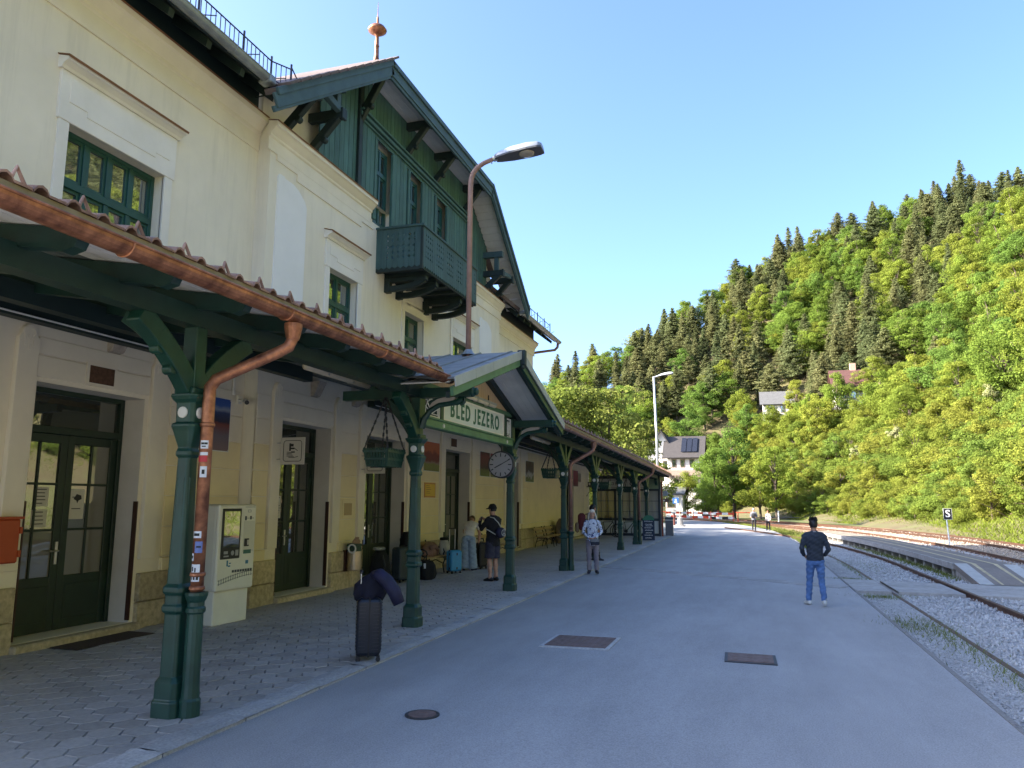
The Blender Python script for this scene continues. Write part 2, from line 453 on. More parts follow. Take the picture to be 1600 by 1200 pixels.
# pavement with hexagonal pavers
pav = sheet('pavement', [[(-8.9, y, 0.012), (-4.55, y, 0.012)] for y in (-6, 46.2)], joint)
OFF[pav.name] = Vector((0, 0, 0))
HX = 0.155                                     # corner radius, point along X
def hexpts(r, z): return [(r * math.cos(k * math.pi / 3), r * math.sin(k * math.pi / 3), z) for k in range(6)]
def hexmesh(mb, cx, cy, dz, r=HX - 0.0045, tilt=(0, 0)):
    a = hexpts(r, 0.0); b = hexpts(r - 0.006, 0.024 + dz)
    vs = [(x + cx, y + cy, z + 0.010) for x, y, z in a] + [(x + cx, y + cy, z + 0.010 + x * tilt[0] + y * tilt[1]) for x, y, z in b]
    mb.add(vs, [(6, 7, 8, 9, 10, 11)] + [(k, (k + 1) % 6, 6 + (k + 1) % 6, 6 + k) for k in range(6)])
cells = []
dx = 1.5 * HX; dy = math.sqrt(3) * HX
i = 0; x = -8.55
while x < -4.50:
    y = -1.0 + (dy / 2 if i % 2 else 0)
    while y < 45.8:
        cells.append((x, y)); y += dy
    x += dx; i += 1
def vis(c):                                     # rough size in the picture
    x, y = c
    px = (x + y * 0.307) / max(0.5, y * 0.956 - x * 0.29)
    inframe = (y > 3.0 and x > -0.9 * y + -1.0 and not (abs(x + 4.93) < 0.22 and (y - 5.9) % 5.05 < 0.2))
    return (0 if inframe else 1, x * x + y * y)
cells.sort(key=vis)
mb = MB(); hexmesh(mb, 0, 0, 0)
hp = mb.build('paver', paver, pav)
hp.location = (cells[0][0], cells[0][1], 0)
for c in cells[1:300]:
    o = hp.copy(); C.objects.link(o); o.parent = pav
    o.location = (c[0], c[1], random.uniform(-0.002, 0.003)); o.rotation_euler = (random.uniform(-.008, .008), random.uniform(-.008, .008), random.uniform(-0.012, 0.012))
mb = MB()
for c in cells[300:]:
    if c[1] < 3: continue
    hexmesh(mb, c[0] + random.uniform(-.001, .001), c[1], random.uniform(-0.002, 0.002), tilt=(random.uniform(-.01, .01), random.uniform(-.01, .01)))
o = mb.build('pavers', paver, pav); o['kind'] = 'stuff'

# granite kerb
kerb = bpy.data.objects.new('kerb', None); C.objects.link(kerb); kerb['kind'] = 'structure'; OFF['kerb'] = Vector((0, 0, 0))
y = 1.5
def kerbstone(L, sd):
    random.seed(sd); mb = MB(); n = 8; W = 5
    g = [[(-0.15 + 0.30 * j / (W - 1), L * i / n, 0.03 + random.uniform(-0.006, 0.006) - (0.012 if j in (0, W - 1) else 0)) for j in range(W)] for i in range(n + 1)]
    for r_ in g: mb.v.extend(r_)
    for i in range(n):
        for j in range(W - 1):
            a = i * W + j; mb.f.append((a, a + 1, a + W + 1, a + W))
    mb.box(-0.145, 0.145, 0.005, L - 0.005, -0.08, 0.012)
    return mb
protos = []
for sd, L in ((1, 1.0), (2, 1.2), (3, 0.85)):
    protos.append((L, kerbstone(L - 0.012, sd).build('kerb_stone', kerbm, kerb)))
used = set(); k = 0
random.seed(5)
while y < 46:
    k = random.randrange(3); L, p = protos[k]
    if k in used:
        p = p.copy(); C.objects.link(p); p.parent = kerb
    used.add(k)
    p.location = (-4.40 + random.uniform(-0.008, 0.008), y, 0.012 + random.uniform(-0.004, 0.004)); y += L

# strip of setts crossing the forecourt
ss = bpy.data.objects.new('sett_strip', None); C.objects.link(ss); ss['kind'] = 'structure'; OFF['sett_strip'] = Vector((0, 0, 0))
mb = MB(); mb.box(-0.125, 0.125, -0.145, 0.145, -0.05, 0.014)
sp = mb.build('sett', M('sett_stone', (0.345, 0.335, 0.325), 0.88, 0.2, 30, 0.4, 80, dirt=0.2, dscale=2, rnd=0.1), ss, bevel=0.01)
a = Vector((-4.1, 23.0, 0)); b = Vector((2.0, 19.4, 0)); d = (b - a); n = int(d.length / 0.26); ang = math.atan2(d.y, d.x)
per = Vector((-d.y, d.x, 0)).normalized()
first = True
for i in range(n):
    for j in range(2):
        o = sp if first else sp.copy()
        if not first: C.objects.link(o)
        first = False
        o.parent = ss; o.location = a + d * ((i + 0.5) / n) + per * (j * 0.3 - 0.15) + Vector((0, 0, random.uniform(-0.002, 0.003))); o.rotation_euler = (0, 0, ang + random.uniform(-.02, .02))

# concrete crossing over the near track
mb = MB()
mb.add([(2.12, 18.6, 0.02), (2.8, 18.4, 0.045), (2.8, 21.0, 0.045), (2.12, 21.4, 0.02), (2.12, 18.6, -0.1), (2.8, 18.4, -0.1), (2.8, 21.0, -0.1), (2.12, 21.4, -0.1)],
       [(0, 1, 2, 3), (0, 4, 5, 1), (1, 5, 6, 2), (2, 6, 7, 3)])
mb.add([(2.93, 18.4, 0.045), (4.17, 18.3, 0.045), (4.17, 20.6, 0.045), (2.93, 20.9, 0.045), (2.93, 18.4, -0.1), (4.17, 18.3, -0.1), (4.17, 20.6, -0.1), (2.93, 20.9, -0.1)],
       [(0, 1, 2, 3), (0, 4, 5, 1), (1, 5, 6, 2), (2, 6, 7, 3)])
mb.add([(4.33, 18.2, 0.045), (6.6, 18.0, 0.04), (6.6, 20.7, 0.035), (4.33, 20.8, 0.045), (4.33, 18.2, -0.1), (6.6, 18.0, -0.1), (6.6, 20.7, -0.1), (4.33, 20.8, -0.1)],
       [(0, 1, 2, 3), (0, 4, 5, 1), (1, 5, 6, 2), (2, 6, 7, 3)])
o = mb.build('track_crossing', concrete); o['kind'] = 'structure'

# island platform
def px_(base, y): return base - 0.003 * max(0, y - 22) ** 2
plat = bpy.data.objects.new('island_platform', None); C.objects.link(plat); plat['kind'] = 'structure'; OFF['island_platform'] = Vector((0, 0, 0))
mb = MB(); Ys = [20.6, 22.9] + list(np.arange(24, 47.1, 1.5)); sec = []
for y in Ys:
    zt = 0.05 if y < 21 else 0.36
    sec.append([(px_(5.0, y), y, zt - 0.14), (px_(5.0, y), y, zt), (px_(6.4, y), y, zt), (px_(6.4, y), y, zt - 0.14)])
for s_ in sec: mb.v.extend(s_)
for i in range(len(sec) - 1):
    for j in range(3):
        a = i * 4 + j; mb.f.append((a, a + 1, a + 5, a + 4))
mb.f.append((len(mb.v) - 4, len(mb.v) - 3, len(mb.v) - 2, len(mb.v) - 1))
platm = M('platform_asphalt', (0.22, 0.19, 0.165), 0.9, 0.15, 20, 0.3, 120, dirt=0.25, dscale=1.2)
mb.build('slab', platm, plat, fix=True)
mb = MB()
for i in range(len(Ys) - 1):
    a, b = Ys[i], Ys[i + 1]
    z0 = 0.02 if a < 21 else 0.22
    mb.add([(px_(5.35, a), a, -0.1), (px_(5.35, b), b, -0.1), (px_(5.35, b), b, 0.22), (px_(5.35, a), a, z0)], [(0, 1, 2, 3)])
    mb.add([(px_(6.2, a), a, -0.1), (px_(6.2, b), b, -0.1), (px_(6.2, b), b, 0.22), (px_(6.2, a), a, z0)], [(0, 1, 2, 3)])
mb.build('side_wall', concrete, plat)
for i in range(1, len(Ys) - 1):
    a, b = Ys[i], Ys[i + 1]
    mb = MB(); mb.beam((px_(4.985, a), a + 0.006, 0.285), (px_(4.985, b), b - 0.006, 0.285), 0.05, 0.155); mb.build('edge_stone', concrete, plat)
mb = MB(); mb.box(-0.1, 0.1, -0.09, 0.09, -0.12, 0.22); pp = mb.build('support_post', concrete, plat)
for i, y in enumerate(np.arange(23.2, 46.5, 1.1)):
    o = pp if i == 0 else pp.copy()
    if i: C.objects.link(o); o.parent = plat
    o.location = (px_(5.13, y), y, 0)
mb = MB()                                        # solid ramp flank
mb.add([(5.03, 20.62, -0.1), (5.03, 22.9, -0.1), (5.03, 22.9, 0.21), (5.03, 20.62, 0.0)], [(0, 1, 2, 3)])
mb.build('ramp_flank', concrete, plat)
for bx in (5.0, 6.12):
    mb = MB(); mb.add([(bx + 0.0, 20.58, 0.054), (bx + 0.3, 20.58, 0.054), (bx + 0.3, 22.9, 0.366), (bx, 22.9, 0.366)], [(0, 1, 2, 3)])
    mb.build('ramp_kerb', concrete_l, plat)
for bx in (5.45, 5.95):
    mb = MB(); rws = []
    for y in Ys: rws.append([(px_(bx - 0.05 + (0.0 if y > 22 else 0.05), y), y, (0.058 if y < 21 else 0.366)), (px_(bx + 0.05, y), y, (0.058 if y < 21 else 0.366))])
    for r_ in rws: mb.v.extend(r_)
    for i in range(len(rws) - 1): mb.f.append((2 * i, 2 * i + 1, 2 * i + 3, 2 * i + 2))
    mb.build('painted_line', yellow, plat)

# tracks
def rail_mesh(xf, y0, y1, z0=-0.05, z1=0.085, step=2.0):
    prof = [(-0.065, z0), (-0.065, z0 + 0.015), (-0.012, z0 + 0.03), (-0.012, z1 - 0.04), (-0.036, z1 - 0.03), (-0.036, z1), (0.036, z1), (0.036, z1 - 0.03), (0.012, z1 - 0.04), (0.012, z0 + 0.03), (0.065, z0 + 0.015), (0.065, z0)]
    mb = MB(); n = len(prof); Y = list(np.arange(y0, y1 + 0.01, step))
    for y in Y: mb.v.extend([(xf(y) + a, y, b) for a, b in prof])
    for i in range(len(Y) - 1):
        for j in range(n - 1):
            a = i * n + j; mb.f.append((a, a + 1, a + n + 1, a + n))
    return mb
def track(label, b0, b1, st, z0s, y0, y1, sz=0.0):
    t = thing('railway_track', label, 'railway track')
    for b, (za, zb) in zip((b0, b1), z0s):
        rail_mesh(lambda y: tx(b, y, st), y0, y1, za, zb).build('rail', railm, t, fix=True)
    mb = MB(); mb.box(-1.25, 1.25, -0.12, 0.12, -0.10, -0.012)
    for k in range(-1, 2, 2):
        mb.box(k * 0.71 - 0.14, k * 0.71 + 0.14, -0.09, 0.09, -0.015, 0.005); mb.tube([(k * 0.71 - 0.10, 0, 0), (k * 0.71 - 0.10, 0, 0.03)], 0.022, 6); mb.tube([(k * 0.71 + 0.10, 0, 0), (k * 0.71 + 0.10, 0, 0.03)], 0.022, 6)
    sp = mb.build('sleeper', sleeperm, t); first = True
    y = y0 + 0.3
    while y < min(y1, 110):
        o = sp if first else sp.copy()
        if not first: C.objects.link(o); o.parent = t
        first = False
        o.location = ((tx(b0, y, st) + tx(b1, y, st)) / 2, y, sz)
        y += 0.65 if y < 60 else 1.3
    return t
track('nearest railway track, its near rail sunk in gravel and grass', 2.86, 4.25, 25, ((-0.16, -0.013), (-0.05, 0.085)), 2, 60, -0.055)
track('rusty railway track running along the far side of the island platform', 7.0, 8.4, 34, ((-0.05, 0.085), (-0.05, 0.085)), 14, 130, -0.03)
track('farthest rusty railway track at the foot of the green slope', 10.4, 11.85, 38, ((-0.05, 0.085), (-0.05, 0.085)), 20, 130)

# ballast stones as loose stuff
def stones(name, n, sampler, smin, smax, mat, seed):
    rs = np.random.RandomState(seed)
    base = np.array([(1, 0, 0), (-1, 0, 0), (0, 1, 0), (0, -1, 0), (0, 0, 1), (0, 0, -1)], float)
    fc = np.array([(0, 2, 4), (2, 1, 4), (1, 3, 4), (3, 0, 4), (2, 0, 5), (1, 2, 5), (3, 1, 5), (0, 3, 5)])
    P = np.array([sampler(rs) for _ in range(n)])
    s = rs.uniform(smin, smax, (n, 1, 1)) * rs.uniform(0.6, 1.3, (n, 6, 1)) * rs.uniform(0.6, 1.2, (n, 1, 3))
    a = rs.uniform(0, 6.28, n); ca, sa = np.cos(a), np.sin(a)
    V = base[None] * s
    V[:, :, 0], V[:, :, 1] = V[:, :, 0] * ca[:, None] - V[:, :, 1] * sa[:, None], V[:, :, 0] * sa[:, None] + V[:, :, 1] * ca[:, None]
    V += rs.normal(0, 0.006, V.shape)
    V += P[:, None, :]
    F = (fc[None] + (np.arange(n) * 6)[:, None, None]).reshape(-1, 3)
    me = bpy.data.meshes.new(name); V = V.reshape(-1, 3)
    me.vertices.add(len(V)); me.vertices.foreach_set('co', V.ravel())
    me.loops.add(F.size); me.loops.foreach_set('vertex_index', F.ravel())
    me.polygons.add(len(F)); me.polygons.foreach_set('loop_start', np.arange(0, F.size, 3)); me.polygons.foreach_set('loop_total', np.full(len(F), 3))
    me.update(); me.materials.append(mat)
    o = bpy.data.objects.new(name, me); C.objects.link(o); o['kind'] = 'stuff'
    return o
def sm1(rs):
    y = 6 + 40 * rs.uniform() ** 1.7
    while True:
        x = rs.uniform(2.95, 5.6)
        if not (18.2 < y < 21.0): break
        y = 6 + 40 * rs.uniform() ** 1.7
    return (tx(x, y, 25), y, -0.03 + rs.uniform(0, 0.02))
stones('ballast_stones', 26000, sm1, 0.018, 0.042, gravelm, 3)
def sm2(rs):
    y = 5 + 25 * rs.uniform() ** 1.6; x = 2.18 + 0.7 * rs.uniform() ** 0.8
    if 18.2 < y < 21.4: y += 5
    return (x, y, -0.035 + rs.uniform(0, 0.008))
stones('fine_gravel', 14000, sm2, 0.006, 0.017, gravelm, 4)
def sm3(rs):
    y = 22 + 45 * rs.uniform(); x = rs.uniform(8.6, 10.3) if rs.uniform() < 0.5 else rs.uniform(6.5, 12.8)
    return (tx(x, y, 36), y, -0.035 + rs.uniform(0, 0.02))
stones('far_ballast_stones', 9000, sm3, 0.03, 0.06, M('warm_ballast', (0.40, 0.33, 0.26), 0.9, 0.3, 10, dirt=0.3), 5)

# drain and manhole covers
def cover(label, x0, x1, y0, y1, sk, ribs):
    t = thing('drain_cover', label, 'drain cover', ((x0 + x1) / 2, (y0 + y1) / 2, 0.008))
    mb = MB(); v = [(x0, y0), (x1, y0 + sk), (x1 + sk * 0.5, y1 + sk), (x0 + sk * 0.5 , y1)]
    mb.add([(a, b, 0.0) for a, b in v] + [(a, b, 0.016) for a, b in v], [(4, 5, 6, 7), (0, 1, 5, 4), (1, 2, 6, 5), (2, 3, 7, 6), (3, 0, 4, 7)])
    mb.build('frame', kerbm if ribs > 4 else iron, t)
    mb = MB(); cx = sum(p[0] for p in v) / 4; cy = sum(p[1] for p in v) / 4
    w = [(cx + (a - cx) * 0.88, cy + (b - cy) * 0.86) for a, b in v]
    mb.add([(a, b, 0.010) for a, b in w] + [(a, b, 0.023) for a, b in w], [(4, 5, 6, 7), (0, 1, 5, 4), (1, 2, 6, 5), (2, 3, 7, 6), (3, 0, 4, 7)])
    pl = mb.build('plate', rust, t)
    mb = MB()
    for i in range(ribs):
        for j in range(ribs):
            f, g = (i + 0.5) / ribs, (j + 0.5) / ribs
            p = Vector((*w[0], 0)).lerp(Vector((*w[1], 0)), f).lerp(Vector((*w[3], 0)).lerp(Vector((*w[2], 0)), f), g)
            mb.box(p.x - 0.03, p.x + 0.03, p.y - 0.012, p.y + 0.012, 0.022, 0.0265)
    mb.build('tread', rust, pl)
cover('large square rusty cover set in the asphalt before the portal', -2.74, -1.82, 10.18, 11.12, 0.03, 8)
cover('flat oblong rusty cover in the middle of the asphalt', -0.37, 0.235, 9.95, 10.53, -0.02, 3)
t = thing('manhole_cover', 'small round iron cover in the asphalt near the suitcase', 'manhole cover', (-2.88, 6.69, 0.006))
MB().lathe((-2.88, 6.69, 0.0), [(0.155, 0.0), (0.155, 0.014), (0.135, 0.016), (0.13, 0.012)], 28).build('rim', iron, t)
MB().lathe((-2.88, 6.69, 0.004), [(0.126, 0.0), (0.126, 0.012), (0.05, 0.014), (0.045, 0.010), (0.01, 0.010)], 28).build('lid', rust, t)
# ================================================================== STATION BUILDING
XL, XR = -8.72, -8.45
B0 = thing('station_building', 'cream two-storey station building with green timber gable and balcony', 'building', (-12.0, 18.8, 0))

DOORS = [(7.55, 9.42, XL), (12.62, 14.44, XR), (16.0, 18.15, XR), (20.87, 23.0, XR), (27.75, 29.35, XL), (37.4, 41.2, XL)]
DZ0, DZ1 = 0.13, 3.40
UW = [(7.63, 9.44, XL, 5.05, 6.98), (14.07, 15.32, XR, 5.0, 6.84), (17.87, 19.10, XR, 5.0, 6.80), (21.30, 22.95, XR, 5.0, 6.82)]
# walls
MB().wall(XL, 0.5, 1.0, 11.80, 0.0, 4.35, [(a, b, DZ0, DZ1) for a, b, x in DOORS if x == XL and b < 11]).build('ground_floor_wall', trim2, B0)
MB().wall(XL, 0.24, 1.0, 11.80, 4.35, 9.20, [(a, b, c, d) for a, b, x, c, d in UW if x == XL]).build('upper_wall', stucco, B0)
MB().wall(XR, 0.5, 11.80, 25.9, 0.0, 4.35, [(a, b, DZ0, DZ1) for a, b, x in DOORS if x == XR]).build('ground_floor_wall', trim2, B0)
MB().wall(XR, 0.24, 11.80, 25.9, 4.35, 9.05, [(a, b, c, d) for a, b, x, c, d in UW if x == XR] + [(a, b, c, 9.05) for a, b, c in ((15.95, 16.85, 8.55), (17.87, 18.72, 7.5), (19.70, 20.55, 7.5))]).build('upper_wall', stucco, B0)
MB().wall(XL, 0.5, 25.9, 43.4, 0.0, 4.35, [(a, b, DZ0, DZ1) for a, b, x in DOORS if x == XL and a > 25]).build('ground_floor_wall', trim2, B0)
MB().wall(XL, 0.2, 25.9, 31.45, 4.35, 8.95, []).build('upper_wall', stucco, B0)
for yq in (11.80, 25.9):
    MB().quad((XL - 0.05, yq, 0), (XR, yq, 0), (XR, yq, 9.05), (XL - 0.05, yq, 9.05)).build('return_wall', stucco, B0)
mb = MB()                                                # far end, back
mb.quad((XL, 31.45, 4.0), (-19.0, 31.45, 4.0), (-19.0, 31.45, 9.0), (XL, 31.45, 9.0))
mb.add([(XL, 31.45, 9.0), (-19.0, 31.45, 9.0), (-13.6, 31.45, 13.4)], [(0, 1, 2)])
mb.quad((-19.0, 1.0, 0), (-19.0, 43.4, 0), (-19.0, 43.4, 9.0), (-19.0, 1.0, 9.0))
mb.quad((XL, 1.0, 0), (-19.0, 1.0, 0), (-19.0, 1.0, 9.3), (XL, 1.0, 9.3))
mb.quad((XL, 43.4, 0), (-19.0, 43.4, 0), (-19.0, 43.4, 4.4), (XL, 43.4, 4.4))
mb.quad((XL - 0.1, 31.4, 4.4), (XL - 0.1, 43.4, 4.4), (-19.0, 43.4, 4.4), (-19.0, 31.4, 4.4))
mb.build('outer_wall', stucco, B0)
# gable wall above the cornice (cream), set behind the cladding
gz = lambda y: 8.92 + 0.705 * (min(y, 37.6 - y) - 10.75)
poly = [(11.80, 9.05), (25.85, 9.05), (25.85, gz(25.85)), (22.45, 11.98), (15.15, 11.98), (11.80, gz(11.80))]
MB().prism(poly, (XR - 0.32, 0, 0), (0, 1, 0), (0, 0, 1), (1, 0, 0), 0.2).build('gable_wall', stucco, B0, fix=True)

# plinth of single stones
random.seed(11)
def plinth(ya, yb, x):
    z = 0.0
    rows = [(0.0, 0.40), (0.41, 0.82)]
    for z0, z1 in rows:
        y = ya
        while y < yb - 0.05:
            L = random.choice((0.45, 0.62, 0.8))
            y2 = yb if yb - y - L < 0.3 else y + L
            MB().box(x - 0.02, x + 0.07 + random.uniform(-0.004, 0.006), y + 0.005, y2 - 0.005, z0, z1).build('plinth_stone', stone, B0, bevel=0.014)
            y = y2
PL = [(3.4, 7.50, XL), (9.50, 11.72, XL), (11.82, 12.55, XR), (14.52, 15.92, XR), (18.24, 20.78, XR), (23.10, 25.88, XR), (25.92, 27.65, XL), (29.45, 37.3, XL), (41.3, 43.3, XL)]
for a, b, x in PL: plinth(a, b, x)
# base band and rusticated courses
zg = [1.03, 1.49, 1.96, 2.43, 2.91, 3.37, 3.82]
def courses(a, b, x):
    MB().box(x - 0.02, x + 0.052, a, b, 0.822, 1.015).build('base_band', stucco2, B0, bevel=0.01)
    for i in range(len(zg) - 1):
        MB().box(x - 0.02, x + 0.026, a + 0.0, b, zg[i] + 0.009, zg[i + 1] - 0.009).build('wall_course', stucco2 if i < 4 else trim2, B0, bevel=0.007)  # lower courses yellower: warm bounced light put into the plaster colour
for a, b, x in [(3.4, 6.80, XL), (9.96, 11.75, XL), (11.80, 12.22, XR), (14.86, 15.58, XR), (18.62, 20.40, XR), (23.42, 25.80, XR), (25.95, 27.32, XL), (29.72, 30.6, XL)]:
    courses(a, b, x)
# plain smooth bay beyond the fifth door
MB().box(XL - 0.02, XL + 0.022, 30.62, 37.0, 1.04, 3.9).build('wall_panel', stucco2, B0, bevel=0.006)
MB().box(XL - 0.02, XL + 0.052, 30.62, 37.0, 0.822, 1.015).build('base_band', stucco2, B0, bevel=0.01)
# door surrounds with round-topped pilaster strips
def pil(ya, yb, x):
    w = (yb - ya) / 2; yc = (ya + yb) / 2
    poly = [(-w, 1.02), (w, 1.02), (w, 3.92)] + [(0.75 * w * math.cos(t), 3.97 + 0.13 * math.sin(t)) for t in np.linspace(0, math.pi, 9)] + [(-w, 3.92)]
    p = MB().prism(poly, (x + 0.03, yc, 0), (0, 1, 0), (0, 0, 1), (1, 0, 0), 0.07).build('pilaster', trim2, B0, fix=True, bevel=0.008)
    mb = MB()
    for k in (-1, 0, 1):
        mb.box(x + 0.064, x + 0.072, yc + k * w * 0.42 - w * 0.13, yc + k * w * 0.42 + w * 0.13, 3.90 - (0.13 if k == 0 else 0.08), 3.97)
    mb.lathe((x + 0.062, yc, 3.99), [(0.62 * w, 0), (0.62 * w, 0.010), (0.42 * w, 0.012), (0.42 * w, 0.0)], 14, axis=(1, 0, 0))
    mb.build('ornament', trim2, p)
vent = M('vent_brown', (0.11, 0.055, 0.03), 0.8, 0.3, 20, 0.3, 80)
for i, (a, b, x) in enumerate(DOORS[:5]):
    pil(a - 0.36, a - 0.06, x); pil(b + 0.08, b + 0.38, x)
    MB().box(x - 0.01, x + 0.03, a - 0.04, b + 0.06, 3.46, 3.74).build('lintel_band', trim2, B0, bevel=0.008)
    MB().box(x - 0.01, x + 0.022, a - 0.04, b + 0.06, 3.76, 3.98).build('frieze_panel', trim2, B0, bevel=0.006)
    # step
    MB().box(x - 0.55, x + 0.16, a - 0.08, b + 0.10, 0.0, 0.125).build('doorstep', stone, B0, bevel=0.02)
    # brown guard strips on both sides of the opening
    MB().box(x - 0.06, x + 0.014, b - 0.012, b + 0.008, 0.16, 1.87).build('door_guard', guardm, B0)
    MB().box(x - 0.06, x + 0.014, a - 0.008, a + 0.012, 0.16, 1.87).build('door_guard', guardm, B0)
    # grey reveals
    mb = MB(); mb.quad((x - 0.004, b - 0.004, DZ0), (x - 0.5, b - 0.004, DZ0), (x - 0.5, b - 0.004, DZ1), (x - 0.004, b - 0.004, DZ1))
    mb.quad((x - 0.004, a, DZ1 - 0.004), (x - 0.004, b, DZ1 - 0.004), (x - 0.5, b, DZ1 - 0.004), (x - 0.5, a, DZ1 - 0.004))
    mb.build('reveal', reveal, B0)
    if i in (0, 3):
        v = MB(); yv = (8.27, 8.80) if i == 0 else (21.2, 21.75)
        v.box(x + 0.02, x + 0.045, yv[0], yv[1], 3.46, 3.78)
        v = v.build('vent', trim2, B0)
        w = MB()
        w.box(x + 0.04, x + 0.052, yv[0] + 0.05, yv[1] - 0.05, 3.50, 3.74)
        w.build('grille', vent, v)
# corbels under the canopy wall plate
for y in (5.9, 8.75, 11.0, 13.7, 15.4, 18.6, 21.5, 24.6, 30.5, 33.0, 35.5):
    x = XR if 11.8 < y < 25.9 else XL
    mb = MB(); mb.add([(x - 0.02, y - 0.14, 4.30), (x - 0.02, y + 0.14, 4.30), (x + 0.22, y + 0.14, 4.30), (x + 0.22, y - 0.14, 4.30), (x - 0.02, y - 0.12, 3.98), (x - 0.02, y + 0.12, 3.98), (x + 0.08, y + 0.12, 4.0), (x + 0.08, y - 0.12, 4.0)],
                      [(0, 1, 2, 3), (4, 7, 6, 5), (3, 2, 6, 7), (0, 3, 7, 4), (1, 5, 6, 2)])
    mb.build('corbel', M('corbel_stone', (0.42, 0.36, 0.30), 0.9, 0.2, 14, 0.2), B0, bevel=0.01)

# doors
def make_door(a, b, x, kind, idx):
    xd = x - 0.42
    z0, zt, z1 = DZ0, 2.78, DZ1 - 0.004
    fr = MB(); t = 0.07
    fr.box(xd - 0.06, xd + 0.06, a, a + t, z0, z1); fr.box(xd - 0.06, xd + 0.06, b - t, b, z0, z1)
    fr.box(xd - 0.059, xd + 0.059, a + t, b - t, z1 - t, z1); fr.box(xd - 0.07, xd + 0.10, a + t, b - t, zt, zt + 0.10)
    d = fr.build('door', gdoor, B0, bevel=0.006)
    yt = [(a + t, b - t)]
    if kind != 1: yt = [(a + t, (a + b) / 2 - 0.01), ((a + b) / 2 + 0.01, b - t)] if idx == 3 else [(a + t, b - t)]
    for ya, yb in yt:
        MB().box(xd - 0.02, xd + 0.0, ya + 0.02, yb - 0.02, zt + 0.10, z1 - t).build('transom_pane', glass_d, d)
    m = (a + b) / 2
    for li, (ya, yb) in enumerate(((a + t, m - 0.004), (m + 0.004, b - t))):
        s = 0.11; zb = 0.86
        lf = MB()
        lf.box(xd - 0.025, xd + 0.03, ya, ya + s, z0 + 0.01, zt); lf.box(xd - 0.025, xd + 0.03, yb - s, yb, z0 + 0.01, zt)
        lf.box(xd - 0.024, xd + 0.029, ya + s, yb - s, z0 + 0.01, zb); lf.box(xd - 0.024, xd + 0.029, ya + s, yb - s, zt - 0.12, zt)
        yc = (ya + yb) / 2
        zr = [zb, zb + (zt - 0.12 - zb) * 0.345, zb + (zt - 0.12 - zb) * 0.69, zt - 0.12]
        lf.box(xd - 0.02, xd + 0.024, yc - 0.016, yc + 0.016, zb, zt - 0.12)
        for zz in zr[1:3]:
            lf.box(xd - 0.021, xd + 0.023, ya + s, yc - 0.016, zz - 0.016, zz + 0.016); lf.box(xd - 0.021, xd + 0.023, yc + 0.016, yb - s, zz - 0.016, zz + 0.016)
        # raised panel at the bottom and a mid stile
        lf.box(xd + 0.029, xd + 0.04, ya + s + 0.03, yb - s - 0.03, z0 + 0.14, zb - 0.12)
        lf.build('door_leaf', gdoor, d, bevel=0.005)
        for j in range(3):
            for cc, (p, q) in enumerate(((ya + s, yc - 0.016), (yc + 0.016, yb - s))):
                gm = glass_d
                if kind == 0 and (li == 1 and cc == 1 or j == 0) : gm = glass_l
                MB().box(xd - 0.012, xd + 0.002, p, q, zr[j] + (0.016 if j else 0), zr[j + 1] - (0.016 if j < 2 else 0)).build('pane', gm, d)
        if li == 0:
            h = MB(); h.box(xd + 0.03, xd + 0.045, yb - 0.075, yb - 0.035, 1.02, 1.32); h.tube([(xd + 0.04, yb - 0.055, 1.20), (xd + 0.085, yb - 0.055, 1.20), (xd + 0.085, yb - 0.18, 1.20)], 0.011, 8)
            h.build('handle', steel, d, smooth=False)
    if kind == 2:                                       # window bars of the waiting room door
        mb = MB()
        for k in range(1, 4):
            y = a + t + 0.11 + k * (m - a - t - 0.22) / 4
            mb.tube([(xd + 0.03, y, 0.86), (xd + 0.03, y, 2.66)], 0.009, 6)
        mb.build('bars', iron, d)
    return d
d1 = make_door(*DOORS[0], 0, 0); d2 = make_door(*DOORS[1], 1, 1); d3 = make_door(*DOORS[2], 2, 2); d4 = make_door(*DOORS[3], 0, 3); d5 = make_door(*DOORS[4], 1, 4)
# paper notices on the door panes
paper = M('notice_paper', (0.60, 0.57, 0.48), 0.7, 0.05, 5)
ink = M('ink', (0.02, 0.02, 0.02), 0.7, 0.1, 5)
def notice(y0, y1, z0, z1, x, d, lines=4):
    p = MB(); p.box(x, x + 0.002, y0, y1, z0, z1); p = p.build('notice', paper, d)
    mb = MB(); random.seed(int(y0 * 100))
    for k in range(lines):
        zz = z1 - (k + 0.7) * (z1 - z0) / (lines + 0.6)
        mb.box(x + 0.002, x + 0.003, y0 + 0.03, y1 - random.uniform(0.03, 0.09), zz - 0.006, zz + 0.006)
    return mb.build('print', ink, p)
xd1 = XL - 0.42
notice(8.02, 8.26, 1.52, 1.76, xd1 + 0.003, d1, 4); notice(8.04, 8.26, 1.80, 2.06, xd1 + 0.003, d1, 5)
notice(8.62, 8.86, 1.62, 2.04, xd1 + 0.003, d1, 2)
mb = MB(); mb.prism([(-.07, .0), (-.02, .07), (.06, .05), (.07, .0), (.02, -.02), (.0, -.06), (-.02, -.02)], (xd1 + 0.007, 8.74, 1.9), (0, 1, 0), (0, 0, 1), (1, 0, 0), 0.002); mb.build('print', ink, d1, fix=True)
xd2 = XR - 0.42
notice(12.95, 13.30, 1.75, 1.98, xd2 + 0.034, d2, 4); notice(13.20, 13.30, 1.55, 1.74, xd2 + 0.034, d2, 3)

